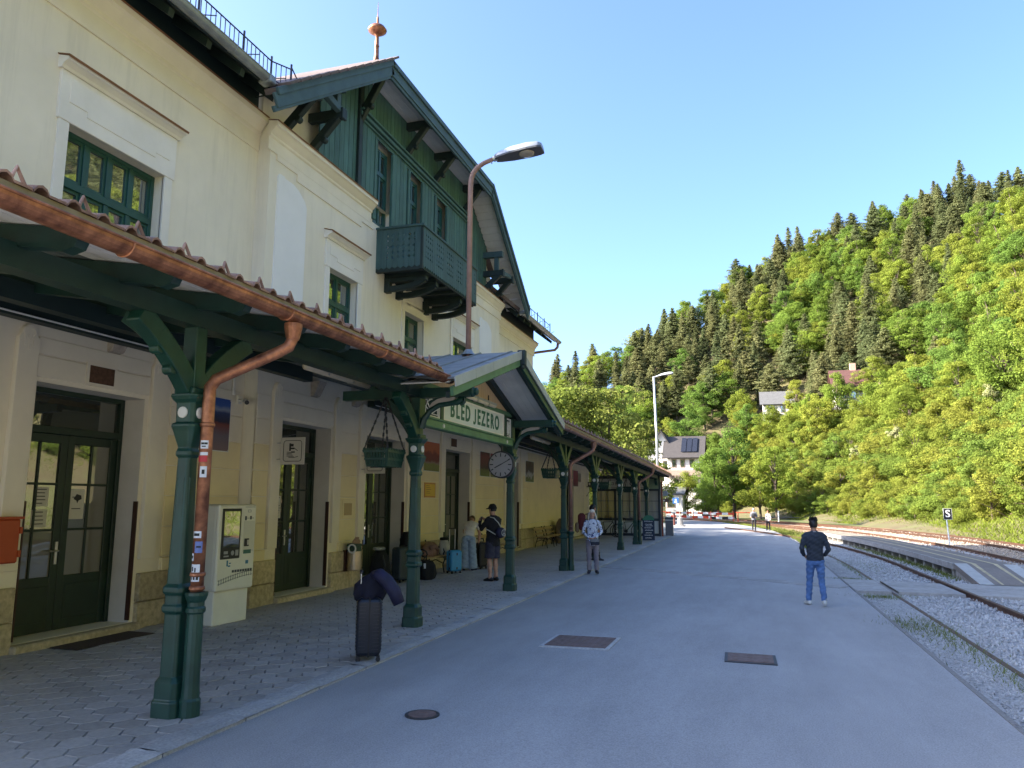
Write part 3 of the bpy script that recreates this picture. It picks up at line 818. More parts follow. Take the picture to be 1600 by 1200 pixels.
# last recessed entrance of the annex
x = XL; a, b, _ = DOORS[5]
mb = MB(); mb.box(x - 0.56, x - 0.50, a, b, 0.0, 3.4); pd = mb.build('door', gdoor, B0)
mb = MB(); mb.box(x - 0.2, x + 0.10, a + 1.5, b + 0.3, 0.12, 2.95); mb.build('door_surround', reveal, B0, bevel=0.01)
MB().box(x - 0.1, x + 0.35, a - 0.1, b + 0.5, 0.0, 0.14).build('doorstep', stone, B0, bevel=0.02)

# upper windows
def make_window(a, b, x, z0, z1, cols, zs, rec=0.2):
    xw = x - rec; t = 0.07
    fr = MB()
    fr.box(xw - 0.05, xw + 0.04, a, a + t, z0, z1); fr.box(xw - 0.05, xw + 0.04, b - t, b, z0, z1)
    fr.box(xw - 0.049, xw + 0.039, a + t, b - t, z1 - t, z1); fr.box(xw - 0.049, xw + 0.039, a + t, b - t, z0, z0 + t)
    W = (b - a - 2 * t) / cols
    zz = [z0 + t] + zs + [z1 - t]
    for zq in zs: fr.box(xw - 0.052, xw + 0.055, a + t, b - t, zq - 0.055, zq + 0.055)
    for k in range(1, cols):
        y = a + t + k * W
        for j in range(len(zz) - 1): fr.box(xw - 0.045, xw + 0.045, y - 0.04, y + 0.04, zz[j] + (0.055 if j else 0), zz[j + 1] - (0.055 if j < len(zz) - 2 else 0))
    w = fr.build('window', gframe, B0, bevel=0.006)
    for k in range(cols):
        for j in range(len(zz) - 1):
            p0 = a + t + k * W + (0.04 if k else 0); p1 = a + t + (k + 1) * W - (0.04 if k < cols - 1 else 0)
            q0 = zz[j] + (0.055 if j else 0); q1 = zz[j + 1] - (0.055 if j < len(zz) - 2 else 0)
            sash = MB(); s = 0.045
            sash.box(xw - 0.03, xw + 0.022, p0, p0 + s, q0, q1); sash.box(xw - 0.03, xw + 0.022, p1 - s, p1, q0, q1)
            sash.box(xw - 0.029, xw + 0.021, p0 + s, p1 - s, q0, q0 + s); sash.box(xw - 0.029, xw + 0.021, p0 + s, p1 - s, q1 - s, q1)
            sash.build('sash', gframe, w)
            g = MB(); tl = random.uniform(-0.006, 0.006); tv = random.uniform(-0.004, 0.004)
            g.quad((xw + tl, p0 + s, q0 + s), (xw - tl, p1 - s, q0 + s), (xw - tl + tv, p1 - s, q1 - s), (xw + tl + tv, p0 + s, q1 - s))
            g.build('pane', glass_w, w)
    return w
make_window(*UW[0], 4, [6.22])
for u in UW[1:]: make_window(*u, 2, [6.17])
# window surrounds and hoods
def surround(a, b, x, z1, ztop, m, hood=True, zb=5.0, ww=0.17):
    MB().box(x - 0.02, x + 0.035, a - ww, a - 0.0, zb, z1).build('window_surround', m, B0, bevel=0.006)
    MB().box(x - 0.02, x + 0.035, b + 0.0, b + ww, zb, z1).build('window_surround', m, B0, bevel=0.006)
    MB().box(x - 0.02, x + 0.045, a - ww - 0.03, b + ww + 0.03, z1 + 0.0, ztop - 0.02).build('window_head', m, B0, bevel=0.008)
    poly = [(a - ww + 0.12, z1 + 0.28), (a + 0.25, z1 + 0.28), (a + 0.25, z1 + 0.20), (b - 0.25, z1 + 0.20), (b - 0.25, z1 + 0.28), (b + ww - 0.12, z1 + 0.28), (b + ww - 0.12, ztop - 0.10), (a - ww + 0.12, ztop - 0.10)]
    MB().prism(poly, (x + 0.046, 0, 0), (0, 1, 0), (0, 0, 1), (1, 0, 0), 0.02).build('head_panel', m, B0, fix=True, bevel=0.004)
    if hood:
        mb = MB(); prof = [(0.0, ztop - 0.02), (0.07, ztop - 0.02), (0.09, ztop + 0.02), (0.15, ztop + 0.06), (0.19, ztop + 0.07), (0.19, ztop + 0.11), (0.0, ztop + 0.16)]
        mb.prism(prof, (x, (a + b) / 2, 0), (1, 0, 0), (0, 0, 1), (0, 1, 0), b - a + 2 * ww + 0.14); h = mb.build('window_hood', m, B0, fix=True)
        MB().prism([(0.0, ztop + 0.165), (0.2, ztop + 0.115), (0.205, ztop + 0.09), (0.215, ztop + 0.125), (0.0, ztop + 0.178)], (x, (a + b) / 2, 0), (1, 0, 0), (0, 0, 1), (0, 1, 0), b - a + 2 * ww + 0.18).build('flashing', flash, h, fix=True)
surround(UW[0][0], UW[0][1], XL, 6.98, 7.70, trim)
surround(UW[1][0], UW[1][1], XR, 6.84, 7.46, trim)
surround(UW[2][0], UW[2][1], XR, 6.80, 7.12, stucco, hood=False)
surround(UW[3][0], UW[3][1], XR, 6.82, 7.46, trim)
# white arched wall panels
for ya, yb, zt in ((12.06, 13.08, 8.10), (23.75, 24.95, 8.0)):
    w = yb - ya
    poly = [(ya, 4.6), (yb, 4.6), (yb, zt - 0.32), (yb - 0.08, zt - 0.20), (yb - 0.3, zt - 0.06), (yb - 0.5, zt), (ya + 0.22, zt), (ya + 0.20, zt + 0.03), (ya + 0.05, zt + 0.03), (ya, zt - 0.05)]
    MB().prism(poly, (XR + 0.012, 0, 0), (0, 1, 0), (0, 0, 1), (1, 0, 0), 0.03).build('wall_panel', M('white_panel', (0.86, 0.85, 0.83), 0.85, 0.03, 2, 0.05, 80), B0, fix=True)
# cornices
def cornice(x, ya, yb, z0, z1, s=1.0):
    h = z1 - z0
    prof = [(0, z0), (0.03, z0), (0.03, z0 + 0.45 * h), (0.06, z0 + 0.5 * h), (0.06, z0 + 0.58 * h), (0.10, z0 + 0.66 * h), (0.16, z0 + 0.80 * h), (0.20, z0 + 0.84 * h), (0.20, z1), (0, z1 + 0.03)]
    c = MB().prism([(a * s, b) for a, b in prof], (x, (ya + yb) / 2, 0), (1, 0, 0), (0, 0, 1), (0, 1, 0), yb - ya).build('cornice', trim2, B0, fix=True)
    MB().prism([(0, z1 + 0.035), (0.205 * s, z1 + 0.005), (0.215 * s, z1 - 0.015), (0.225 * s, z1 + 0.012), (0, z1 + 0.05)], (x, (ya + yb) / 2, 0), (1, 0, 0), (0, 0, 1), (0, 1, 0), yb - ya + 0.02).build('flashing', flash, c, fix=True)
cornice(XL, 1.0, 11.78, 8.47, 9.13); cornice(XR, 11.70, 15.84, 8.47, 9.0); cornice(XR, 22.4, 25.98, 8.40, 9.0); cornice(XL, 25.98, 31.6, 8.10, 8.66)
MB().prism([(12.0, 8.47), (12.0, 8.36), (12.7, 8.36), (12.7, 8.22), (15.4, 8.22), (15.4, 8.36), (16.0, 8.36), (16.0, 8.47)], (XR + 0.01, 0, 0), (0, 1, 0), (0, 0, 1), (1, 0, 0), 0.03).build('frieze_panel', trim2, B0, fix=True)
MB().box(XL - .05, XL + 0.02, 1.0, 11.7, 9.15, 9.95).build('eaves_board', gdark, B0)
MB().box(XL - .05, XL + 0.02, 25.95, 31.5, 8.70, 9.5).build('eaves_board', gdark, B0)

# ---- main roof
def slab(pts, th, name, m, parent=B0):
    n = len(pts); nn = (Vector(pts[1]) - Vector(pts[0])).cross(Vector(pts[2]) - Vector(pts[0])).normalized()
    if nn.z < 0: pts = pts[::-1]; nn = -nn
    mb = MB(); low = [Vector(p) - nn * th for p in pts]
    mb.add([tuple(p) for p in pts] + [tuple(p) for p in low], [tuple(range(n)), tuple(range(n, 2 * n))[::-1]] + [(i, n + i, n + (i + 1) % n, (i + 1) % n) for i in range(n)])
    return mb.build(name, m, parent)
ez = 9.36; rx, rz = -13.6, 9.36 + 5.7 * 0.78
slab([(-7.9, 0.5, ez), (-7.9, 11.6, ez), (rx, 18.8, rz), (rx, 0.5, rz)], 0.12, 'roof', tile_d)
slab([(-7.9, 26.0, 9.0), (-7.9, 32.4, 9.0), (rx, 32.4, rz), (rx, 18.8, rz)], 0.12, 'roof', tile_d)
slab([(-19.4, 0.5, 9.36), (-19.4, 32.4, 9.2), (rx, 32.4, rz), (rx, 0.5, rz)], 0.12, 'roof', tile_d)
for (ya, yb, zz) in ((0.6, 11.4, ez), (26.4, 32.3, 9.0)):
    slab([(-7.95, ya, zz - 0.13), (-7.95, yb, zz - 0.13), (-8.74, yb, zz - 0.13 + 0.79 * 0.78), (-8.74, ya, zz - 0.13 + 0.79 * 0.78)], 0.03, 'eaves_soffit', gdark)
    mb = MB(); y = ya + 0.3
    while y < yb:
        MB().prism([(-7.97, zz - 0.2), (-8.0, zz - 0.32), (-8.72, zz + 0.24), (-8.72, zz + 0.46)], (0, y, 0), (1, 0, 0), (0, 0, 1), (0, 1, 0), 0.11).build('rafter', gdark, B0, fix=True); y += 0.85
def gutter(x, ya, yb, z, r, m, parent, n=9, lip=True, z2=None):
    z2 = z if z2 is None else z2
    mb = MB(); A = [math.pi + math.pi * k / n for k in range(n + 1)]
    for y, zz in ((ya, z), (yb, z2)):
        mb.v.extend([(x + r * math.cos(a), y, zz + r * math.sin(a)) for a in A])
        mb.v.extend([(x + (r - 0.006) * math.cos(a), y, zz + (r - 0.006) * math.sin(a)) for a in A[::-1]])
    N = 2 * (n + 1)
    for k in range(N): mb.f.append((k, (k + 1) % N, N + (k + 1) % N, N + k))
    mb.f.append(tuple(range(n + 1))); mb.f.append(tuple(range(N, N + n + 1)))
    g = mb.build('gutter', m, parent, fix=True)
    if lip:
        b = MB(); b.tube([(x + r, ya, z + 0.004), (x + r, yb, z2 + 0.004)], 0.012, 8); b.build('gutter_bead', m, g)
    s = MB(); y = ya + 1.2
    while y < yb - 0.2:
        zz = z + (z2 - z) * (y - ya) / (yb - ya)
        s.tube([(x + (r + 0.004) * math.cos(a), y, zz + (r + 0.004) * math.sin(a)) for a in A], 0.008, 5); y += 2.0
    s.build('gutter_seam', m, g)
    return g
gutter(-7.86, 0.6, 10.72, 9.28, 0.10, zinc, B0)
gutter(-7.86, 26.85, 32.75, 8.92, 0.10, zinc, B0)
for y in (10.72, 26.85):
    MB().box(-8.0, -7.74, y - 0.02, y + 0.16, (9.16 if y < 20 else 8.80), (9.32 if y < 20 else 8.94)).build('gutter_end_box', zinc, B0, bevel=0.02)
MB().tube([(-7.88, 32.55, 8.83), (-7.90, 32.55, 8.66), (-8.0, 32.45, 8.52), (-8.72, 31.9, 8.34), (-8.85, 31.6, 8.25), (-8.85, 31.6, 7.0)], 0.06, 10).build('downpipe', copper_o, B0, smooth=True)
# snow guards
def guard(x, ya, yb, zb, zt, step, posts, m, ret=None):
    mb = MB()
    mb.tube([(x, ya, zt), (x, yb, zt)], 0.014, 6); mb.tube([(x, ya, zb), (x, yb, zb)], 0.014, 6)
    y = ya + step
    while y < yb - 0.03: mb.tube([(x, y, zb), (x, y, zt)], 0.009, 5); y += step
    for y in posts: mb.tube([(x, y, zb - 0.12), (x, y, zt + 0.10)], 0.02, 6); mb.tube([(x, y - 0.02, zb + 0.02), (x - 0.28, y - 0.02, zt - 0.05)], 0.012, 5); mb.tube([(x, y, zb), (x + 0.12, y + 0.3, zb + 0.15)], 0.010, 5)
    if ret:
        mb.tube([(x, yb, zt), (x + ret, yb, zt - 0.25)], 0.014, 6); mb.tube([(x, yb, zb), (x + ret, yb, zb - 0.30)], 0.014, 6)
        for k in (1, 2, 3): mb.tube([(x + ret * k / 4, yb, zb - 0.30 * k / 4), (x + ret * k / 4, yb, zt - 0.25 * k / 4)], 0.009, 5)
        mb.tube([(x + ret, yb, zb - 0.45), (x + ret, yb, zt - 0.15)], 0.02, 6); mb.tube([(x + ret, yb, zt - 0.2), (x + ret - 0.05, yb + 0.75, zb - 0.25)], 0.013, 5)
    return mb.build('snow_guard', m, B0)
guard(-8.5, 3.0, 11.75, 9.92, 10.28, 0.125, (5.3, 7.5, 9.7, 10.9, 11.75), M('guard_iron', (0.035, 0.03, 0.045), 0.5, 0.1, 5), ret=0.45)
guard(-8.15, 26.9, 32.2, 9.22, 9.58, 0.45, (27.6, 28.9, 30.1, 31.2, 32.2), M('guard_iron', (0.035, 0.03, 0.045), 0.5, 0.1, 5))

# ---- gable roof with clipped top
XG = -7.62; za = 12.12; zr_ = 14.75; xh = -10.0
def zs(y): return 9.05 + 0.706 * (min(y, 37.6 - y) - 10.75)
slab([(XG, 10.75, zs(10.75)), (XG, 15.10, zs(15.10)), (xh, 18.8, zs(18.8)), (-14.5, 18.8, zs(18.8)), (-7.9, 11.2, zs(11.2)), (-7.9, 10.75, zs(10.75))], 0.10, 'gable_roof', tile_d)
slab([(XG, 26.85, zs(26.85)), (XG, 22.5, zs(22.5)), (xh, 18.8, zs(18.8)), (-14.5, 18.8, zs(18.8)), (-7.9, 26.4, zs(26.4)), (-7.9, 26.85, zs(26.85))], 0.10, 'gable_roof', tile_d)
slab([(XG, 15.1, zs(15.1)), (XG, 22.5, zs(22.5)), (xh, 18.8, zs(18.8))], 0.10, 'gable_roof', tile_d)
mb = MB()                                                 # raised verge tiles along the slope
for y in np.arange(10.9, 15.0, 0.33):
    mb.beam((XG + 0.02, y, zs(y) + 0.03), (XG + 0.02, y + 0.30, zs(y + 0.30) + 0.045), 0.26, 0.05)
mb.build('verge_tiles', tile_d, B0)
ridge = [((XG, 10.70), (XG, 15.13)), ((XG, 15.07), (XG, 22.53)), ((XG, 22.47), (XG, 26.9))]
for (xa, ya), (xb, yb) in ridge:
    for dz, h, xo, w, nm in ((-0.24, 0.26, 0.0, 0.05, 'barge_board'), (-0.07, 0.13, 0.035, 0.06, 'barge_trim'), (-0.40, 0.10, -0.03, 0.06, 'barge_lower')):
        z0 = zs(ya) + dz; z1 = zs(yb) + dz
        MB().beam((XG + xo, ya, z0), (XG + xo, yb, z1), w, h, (0, 0, 1)).build(nm, gbarge, B0, bevel=0.006)
# white boarded soffits, left slope coloured dark for its shade, each board on its own
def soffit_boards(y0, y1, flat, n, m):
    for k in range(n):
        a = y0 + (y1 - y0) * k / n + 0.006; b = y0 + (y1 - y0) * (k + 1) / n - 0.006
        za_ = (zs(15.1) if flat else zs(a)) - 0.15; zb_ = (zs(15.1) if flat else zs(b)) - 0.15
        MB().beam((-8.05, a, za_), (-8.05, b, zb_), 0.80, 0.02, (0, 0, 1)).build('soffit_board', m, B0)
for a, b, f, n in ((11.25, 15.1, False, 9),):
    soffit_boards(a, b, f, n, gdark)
# flat part runs along X (few wide boards), the right slope is boarded across
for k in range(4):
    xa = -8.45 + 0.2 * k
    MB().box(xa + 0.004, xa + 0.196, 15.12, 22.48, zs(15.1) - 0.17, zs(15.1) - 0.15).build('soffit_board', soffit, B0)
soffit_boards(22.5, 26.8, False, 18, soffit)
# finial
fn = MB(); fn.lathe((xh, 18.8, zs(18.8) - 0.1), [(0.10, 0), (0.07, 0.15), (0.06, 0.5), (0.075, 0.52), (0.06, 0.56), (0.05, 0.85), (0.13, 0.90), (0.27, 1.0), (0.28, 1.04), (0.22, 1.13), (0.10, 1.20), (0.04, 1.25), (0.03, 1.45), (0.012, 1.5), (0.004, 1.95)], 18)
fn.build('finial', copper, B0, smooth=True)
# brackets
def bracket(y, zb, zroot, xo=-7.72, w=0.15, beamz=True):
    mb = MB()
    mb.beam((-8.5, y, zb), (xo, y, zb), w, 0.20); mb.beam((xo - 0.02, y, zb), (xo + 0.05, y, zb), w + 0.03, 0.24)
    p0 = Vector((-8.42, y, zroot)); p1 = Vector((xo - 0.12, y, zb - 0.05))
    mb.beam(p0, p1, w - 0.02, 0.17)
    d = (p1 - p0); mb.lathe(p0 + d * 0.38 + Vector((0.07, -w / 2 + 0.01, -0.07)), [(0.07, 0), (0.07, w - 0.02)], 8, axis=(0, 1, 0))
    return mb.build('bracket', gdark, B0, bevel=0.012)
for y, zb, zr2 in ((12.2, 9.72, 9.10), (13.15, 9.78, 9.10), (15.1, 11.80, 10.72), (17.65, 11.80, 11.0), (19.55, 11.80, 11.0), (21.9, 11.78, 10.95), (24.0, 9.56, 8.98), (25.1, 9.62, 8.98)):
    bracket(y, zb, zr2)
mb = MB(); mb.beam((-8.5, 13.2, 10.42), (-7.72, 13.2, 10.42), 0.17, 0.2); mb.beam((-7.9, 13.17, 9.88), (-7.9, 13.17, 10.35), 0.15, 0.15); mb.beam((-7.78, 12.1, 9.95), (-7.78, 13.2, 9.85), 0.12, 0.14); mb.beam((-7.8, 12.4, 10.0), (-7.8, 13.05, 9.9), 0.1, 0.13)
mb.build('bracket_post', gbarge, B0, bevel=0.01)
mb = MB(); mb.beam((-8.5, 24.0, 10.22), (-7.72, 24.0, 10.22), 0.17, 0.2); mb.beam((-7.95, 24.03, 9.62), (-7.95, 24.03, 10.15), 0.15, 0.15); mb.beam((-7.78, 24.1, 9.6), (-7.78, 25.1, 9.7), 0.12, 0.14)
mb.build('bracket_post', gbarge, B0, bevel=0.01)

# vertical cladding boards, each its own
random.seed(3)
GW = [(15.95, 16.85), (17.87, 18.72), (19.70, 20.55)]
y = 13.40; xb = XR + 0.03
while y < 24.25:
    w = 0.205
    ztop = min(zs(y + w / 2) - 0.30, 11.93)
    segs = [(8.98, ztop)]
    for a, b in GW:
        if y + w > a + 0.02 and y < b - 0.02: segs = [(10.62, ztop)]
    if 16.3 < y < 20.3 and segs[0][0] < 9: segs = [(7.45, ztop)]
    for z0, z1 in segs:
        if z1 - z0 < 0.1: continue
        poly = [(-w / 2 + 0.008, z0 + 0.06), (0, z0 - (0.02 if z0 < 10 else -0.06)), (w / 2 - 0.008, z0 + 0.06), (w / 2 - 0.008, z1), (-w / 2 + 0.008, z1)]
        MB().prism(poly, (xb + random.uniform(-0.002, 0.003) + (0.012 if y > 15.0 and y < 22.2 else 0), y + w / 2, 0), (0, 1, 0), (0, 0, 1), (1, 0, 0), 0.03).build('cladding_board', gclad, B0, fix=True)
    y += w
for yy in (15.05, 22.3):
    MB().box(xb - 0.02, xb + 0.09, yy - 0.08, yy + 0.08, 9.05, 11.9).build('cladding_post', gdark if yy < 16 else gclad, B0, bevel=0.01)
for z, h, o in ((10.87, 0.09, 0.13), (10.97, 0.05, 0.17), (10.78, 0.05, 0.08)):
    MB().box(xb, xb + o, 14.98, 22.4, z - h / 2, z + h / 2).build('moulding', gclad, B0, bevel=0.012)
for a, b in GW:
    w = make_window(a + 0.04, b - 0.04, XR + 0.02, 7.55 if a > 16 else 8.6, 10.60, 2, [8.5, 9.95] if a > 16 else [9.95], 0.14)
    MB().box(xb - 0.02, xb + 0.05, a - 0.09, a + 0.03, 7.5 if a > 16 else 8.6, 10.66).build('window_casing', gclad, B0, bevel=0.008)
    MB().box(xb - 0.02, xb + 0.05, b - 0.03, b + 0.09, 7.5, 10.66).build('window_casing', gclad, B0, bevel=0.008)

# ---- balcony
YB0, YB1, XB = 16.25, 19.95, -7.28; ZF = 7.47
mb = MB(); mb.box(XB - 0.02, XB + 0.04, YB0 - 0.03, YB1 + 0.03, ZF - 0.09, ZF + 0.02); mb.box(XR, XB - 0.02, YB0 - 0.04, YB0 + 0.08, ZF - 0.12, ZF + 0.02); mb.box(XR, XB - 0.02, YB1 - 0.08, YB1 + 0.04, ZF - 0.12, ZF + 0.02)
mb.box(XR + 0.01, XB - 0.02, YB0 + 0.08, YB1 - 0.08, ZF - 0.03, ZF)
for k in range(6): mb.box(XR + 0.02, XB - 0.02, YB0 + 0.4 + k * 0.6, YB0 + 0.5 + k * 0.6, ZF - 0.12, ZF - 0.03)
bal = mb.build('balcony', gdark, B0)
def bal_board(w, L):
    """fretwork board with notches sawn into both edges"""
    h = w / 2 - 0.003; r = []; N = [(0.28, 0.042), (0.40, 0.026), (0.54, 0.048), (0.70, 0.030), (0.82, 0.042)]
    for f, d in N:
        z = f * L; r += [(h, z - 0.035), (h - d, z), (h, z + 0.05)]
    pts = [(-h, 0.05), (0, 0.0), (h, 0.05)] + r + [(h, L)]
    l = [(-a, b) for a, b in r][::-1]
    return pts + [(-h, L)] + l
L = 1.0; wbd = 0.135
n = int((YB1 - YB0) / wbd); proto = None
for k in range(n):
    yc = YB0 + (k + 0.5) * (YB1 - YB0) / n
    solid = (k % 5 in (0, 4))
    poly = [(-wbd / 2 + .003, 0.05), (0, 0), (wbd / 2 - .003, 0.05), (wbd / 2 - .003, L), (-wbd / 2 + .003, L)] if solid else bal_board(wbd, L)
    MB().prism(poly, (XB + 0.02 + 0.03, yc, ZF - 0.06), (0, 1, 0), (0, 0, 1), (1, 0, 0), 0.025).build('balcony_board', gbalc, bal, fix=True)
n = 8
for k in range(n):
    xc = XR + (k + 0.5) * (XB - XR) / n; w = (XB - XR) / n
    for yy in (YB0 - 0.04, YB1 + 0.04):
        poly = bal_board(w, L) if 1 < k < 7 else [(-w / 2 + .003, 0.05), (0, 0), (w / 2 - .003, 0.05), (w / 2 - .003, L), (-w / 2 + .003, L)]
        MB().prism(poly, (xc, yy, ZF - 0.06), (1, 0, 0), (0, 0, 1), (0, 1, 0), 0.025).build('balcony_board', gbalc, bal, fix=True)
mb = MB(); mb.box(XB - 0.04, XB + 0.10, YB0 - 0.10, YB1 + 0.10, ZF + 0.94, ZF + 1.0); mb.box(XR, XB - 0.04, YB0 - 0.10, YB0 + 0.03, ZF + 0.94, ZF + 1.0); mb.box(XR, XB - 0.04, YB1 - 0.03, YB1 + 0.10, ZF + 0.94, ZF + 1.0)
mb.build('handrail', gbalc, bal, bevel=0.012)
mb = MB()
for yy in (YB0, YB1): mb.box(XB, XB + 0.06, yy - 0.05, yy + 0.05, ZF - 0.1, ZF + 0.93)
mb.build('corner_post', gdark, bal)
for y in (16.75, 17.40, 19.1, 19.75):
    mb = MB(); mb.box(XR, XR + 0.15, y - 0.08, y + 0.08, 6.98, ZF - 0.12); mb.box(XR + 0.15, XB - 0.05, y - 0.08, y + 0.08, ZF - 0.24, ZF - 0.121)
    mb.arc_brace((XR + 0.08, y, 7.08), (XB - 0.12, y, ZF - 0.22), (0.05, 0, -0.06), 0.13, 0.14)
    mb.build('balcony_bracket', gdark, bal, bevel=0.01)
# ================================================================== PLATFORM CANOPY
K = thing('platform_canopy', 'green platform canopy on cast-iron columns with copper gutter and tiled edge', 'canopy', (-5.0, 16.0, 0))
XC = -4.93; XE = -4.28
def drop(y): return 0.0 if y < 18 else (y - 18) * 0.0125
def zrf(x, y): return 3.78 + (XE - x) * 0.162 - drop(y)
CY = [0.85, 5.9, 11.0, 15.97, 21.0, 25.5, 30.7, 34.9, 39.0, 43.8]
HC = 2.86
disc_m = M('disc_white', (0.62, 0.60, 0.56), 0.5, 0.05, 5)
for ci, y in enumerate(CY):
    h = (HC - drop(y)) / HC
    prof = [(.185, 0), (.185, .165), (.165, .185), (.165, .32), (.145, .345), (.122, .37), (.116, .90), (.15, .925), (.15, .965), (.125, .985), (.125, 1.06), (.15, 1.085), (.15, 1.125), (.115, 1.16), (.094, 2.28), (.118, 2.30), (.118, 2.335), (.098, 2.37), (.112, 2.44), (.14, 2.52), (.158, 2.56), (.158, 2.585), (.122, 2.60), (.126, 2.78), (.16, 2.81), (.178, 2.84), (.178, HC)]
    mb = MB(); mb.chamf(XC, y, [(a * (0.72 if b < 2.4 else 0.82), b * h) for a, b in prof], 0.3)
    for sx, sy in ((1, 0), (-1, 0), (0, 1), (0, -1)):       # raised flutes on the upper shaft
        for o_ in (-0.045, 0.045):
            if sx: mb.box(XC + sx * 0.064, XC + sx * 0.077, y + o_ * 0.8 - 0.007, y + o_ * 0.8 + 0.007, 1.3 * h, 2.1 * h)
            else: mb.box(XC + o_ * 0.8 - 0.007, XC + o_ * 0.8 + 0.007, y + sy * 0.064, y + sy * 0.077, 1.3 * h, 2.1 * h)
    c = mb.build('column', gpaint, K, bevel=0.006)
    for sx, sy in ((1, 0), (-1, 0), (0, 1), (0, -1)):
        MB().lathe((XC + sx * 0.100, y + sy * 0.100, 2.69 * h), [(0.052, 0), (0.052, 0.012), (0.040, 0.018)], 18, axis=(sx, sy, 0)).build('disc', disc_m, c)
    zb = 3.50 - drop(y); zt = HC * h
    mb = MB(); mb.box(XC - 0.075, XC + 0.075, y - 0.075, y + 0.075, zt, zb)
    mb.box(XC - 0.11, XC + 0.11, y - 0.11, y + 0.11, zt, zt + 0.06)
    for s in (-1, 1):
        if (ci == 2 and s == 1) or (ci == 3 and s == -1): continue
        mb.arc_brace((XC, y + s * 0.06, zt + 0.06), (XC, y + s * 0.74, zb - 0.02), (0, -s * 0.03, 0.03), 0.14, 0.18, (0, 0, 1), 7)
        for f in (0.3, 0.55):
            mb.lathe((XC - 0.05, y + s * (0.06 + 0.68 * f) + s * 0.05, zt + 0.0 + (zb - zt) * f - 0.0), [(0.05, 0), (0.05, 0.10)], 8, axis=(1, 0, 0))
    mb.arc_brace((XC - 0.06, y, zt + 0.06), (XC - 0.8, y, zb + 0.16), (0.05, 0, 0.05), 0.12, 0.13, (0, 0, 1), 6)
    mb.build('brace', gpaint, K, bevel=0.008)
# main beam, purlin and wall plate
segs = [(-1.0, 11.0, 0), (15.9, 45.0, 1)]
for a, b, t in segs:
    p = lambda y, dz: (XC, y, dz - drop(y))
    for k in range(6):
        ya = a + (b - a) * k / 6; yb = a + (b - a) * (k + 1) / 6
        MB().beam(p(ya, 3.585), p(yb, 3.585), 0.17, 0.18).build('beam', gbeam, K)
        MB().beam((-6.9, ya, 3.93 - drop(ya)), (-6.9, yb, 3.93 - drop(yb)), 0.16, 0.2).build('purlin', gdark, K)
        MB().beam((-8.30, ya, 4.14 - drop(ya)), (-8.30, yb, 4.14 - drop(yb)), 0.16, 0.2).build('wall_plate', gdark, K)
        MB().tube([(-8.17, ya, 4.07 - drop(ya)), (-8.17, yb, 4.07 - drop(yb))], 0.012, 6).build('conduit', white, K)
# rafters with a sawn tail
def rafter(y):
    d = drop(y); pts = [(XE - 0.02, 3.66 - d), (XE - 0.05, 3.60 - d), (XE - 0.16, 3.575 - d), (XE - 0.24, 3.61 - d), (XC, 3.66 - d), (-8.6, 4.235 - d), (-8.6, 4.40 - d), (XE - 0.02, 3.725 - d)]
    return MB().prism(pts, (0, y, 0), (1, 0, 0), (0, 0, 1), (0, 1, 0), 0.10).build('rafter', gbeam, K, fix=True)
for y in list(np.arange(0.3, 10.4, 0.92)) + list(np.arange(16.9, 45.0, 0.98)): rafter(float(y))
# boarded underside: white outside the beam, dark within
for a, b in ((-1.0, 10.5), (10.5, 16.8), (16.8, 45.2)):
    x = -4.30
    while x > -8.6:
        x2 = x - 0.215
        if 10 < a < 16 and x2 > -5.2: x = x2; continue
        m = soffit if x2 > -5.2 else gboard
        n = 1 if b < 18 else 4
        for k in range(n):
            ya = a + (b - a) * k / n; yb = a + (b - a) * (k + 1) / n
            mb = MB(); mb.add([(x - 0.004, ya, zrf(x, ya) - 0.05), (x2 + 0.004, ya, zrf(x2, ya) - 0.05), (x2 + 0.004, yb, zrf(x2, yb) - 0.05), (x - 0.004, yb, zrf(x, yb) - 0.05),
                               (x - 0.004, ya, zrf(x, ya) - 0.03), (x2 + 0.004, ya, zrf(x2, ya) - 0.03), (x2 + 0.004, yb, zrf(x2, yb) - 0.03), (x - 0.004, yb, zrf(x, yb) - 0.03)],
                              [(0, 1, 2, 3), (7, 6, 5, 4), (0, 4, 5, 1), (1, 5, 6, 2), (2, 6, 7, 3), (3, 7, 4, 0)])
            mb.build('soffit_board', m, K, fix=True)
        x = x2
    mb = MB(); n = 8; xe_ = -5.1 if 10 < a < 16 else XE                # roof deck above the boards
    for k in range(n):
        ya = a + (b - a) * k / n; yb = a + (b - a) * (k + 1) / n
        mb.quad((xe_, ya, zrf(xe_, ya)), (xe_, yb, zrf(xe_, yb)), (-8.7, yb, zrf(-8.7, yb)), (-8.7, ya, zrf(-8.7, ya)))
    mb.build('roof_deck', tile, K)
# first course of roof tiles, each with a roll and every second with a snow stop
def tile_mesh(stop):
    mb = MB(); prof = [(0, 0.0), (0.025, 0.035), (0.06, 0.050), (0.095, 0.035), (0.115, 0.006), (0.24, 0.006), (0.245, 0.0)]
    t = 0.018; n = len(prof)
    for x, dz in ((0.0, 0.0), (-0.42, 0.068)):
        mb.v.extend([(x, a, b + dz + t) for a, b in prof]); mb.v.extend([(x, a, b + dz) for a, b in prof[::-1]])
    N = 2 * n
    for k in range(N): mb.f.append((k, (k + 1) % N, N + (k + 1) % N, N + k))
    for k in range(n - 1): mb.f.append((k, k + 1, N - 2 - k, N - 1 - k))
    if stop:
        mb.tube([(-0.05, 0.125, 0.03), (-0.07, 0.18, 0.145), (-0.05, 0.235, 0.03)], 0.015, 5)
    return mb
tp = []
for st in (False, True):
    mb = tile_mesh(st); me = mb.mesh((0, 0, 0), tile); me.name = 'roof_tile'; tp.append(me)
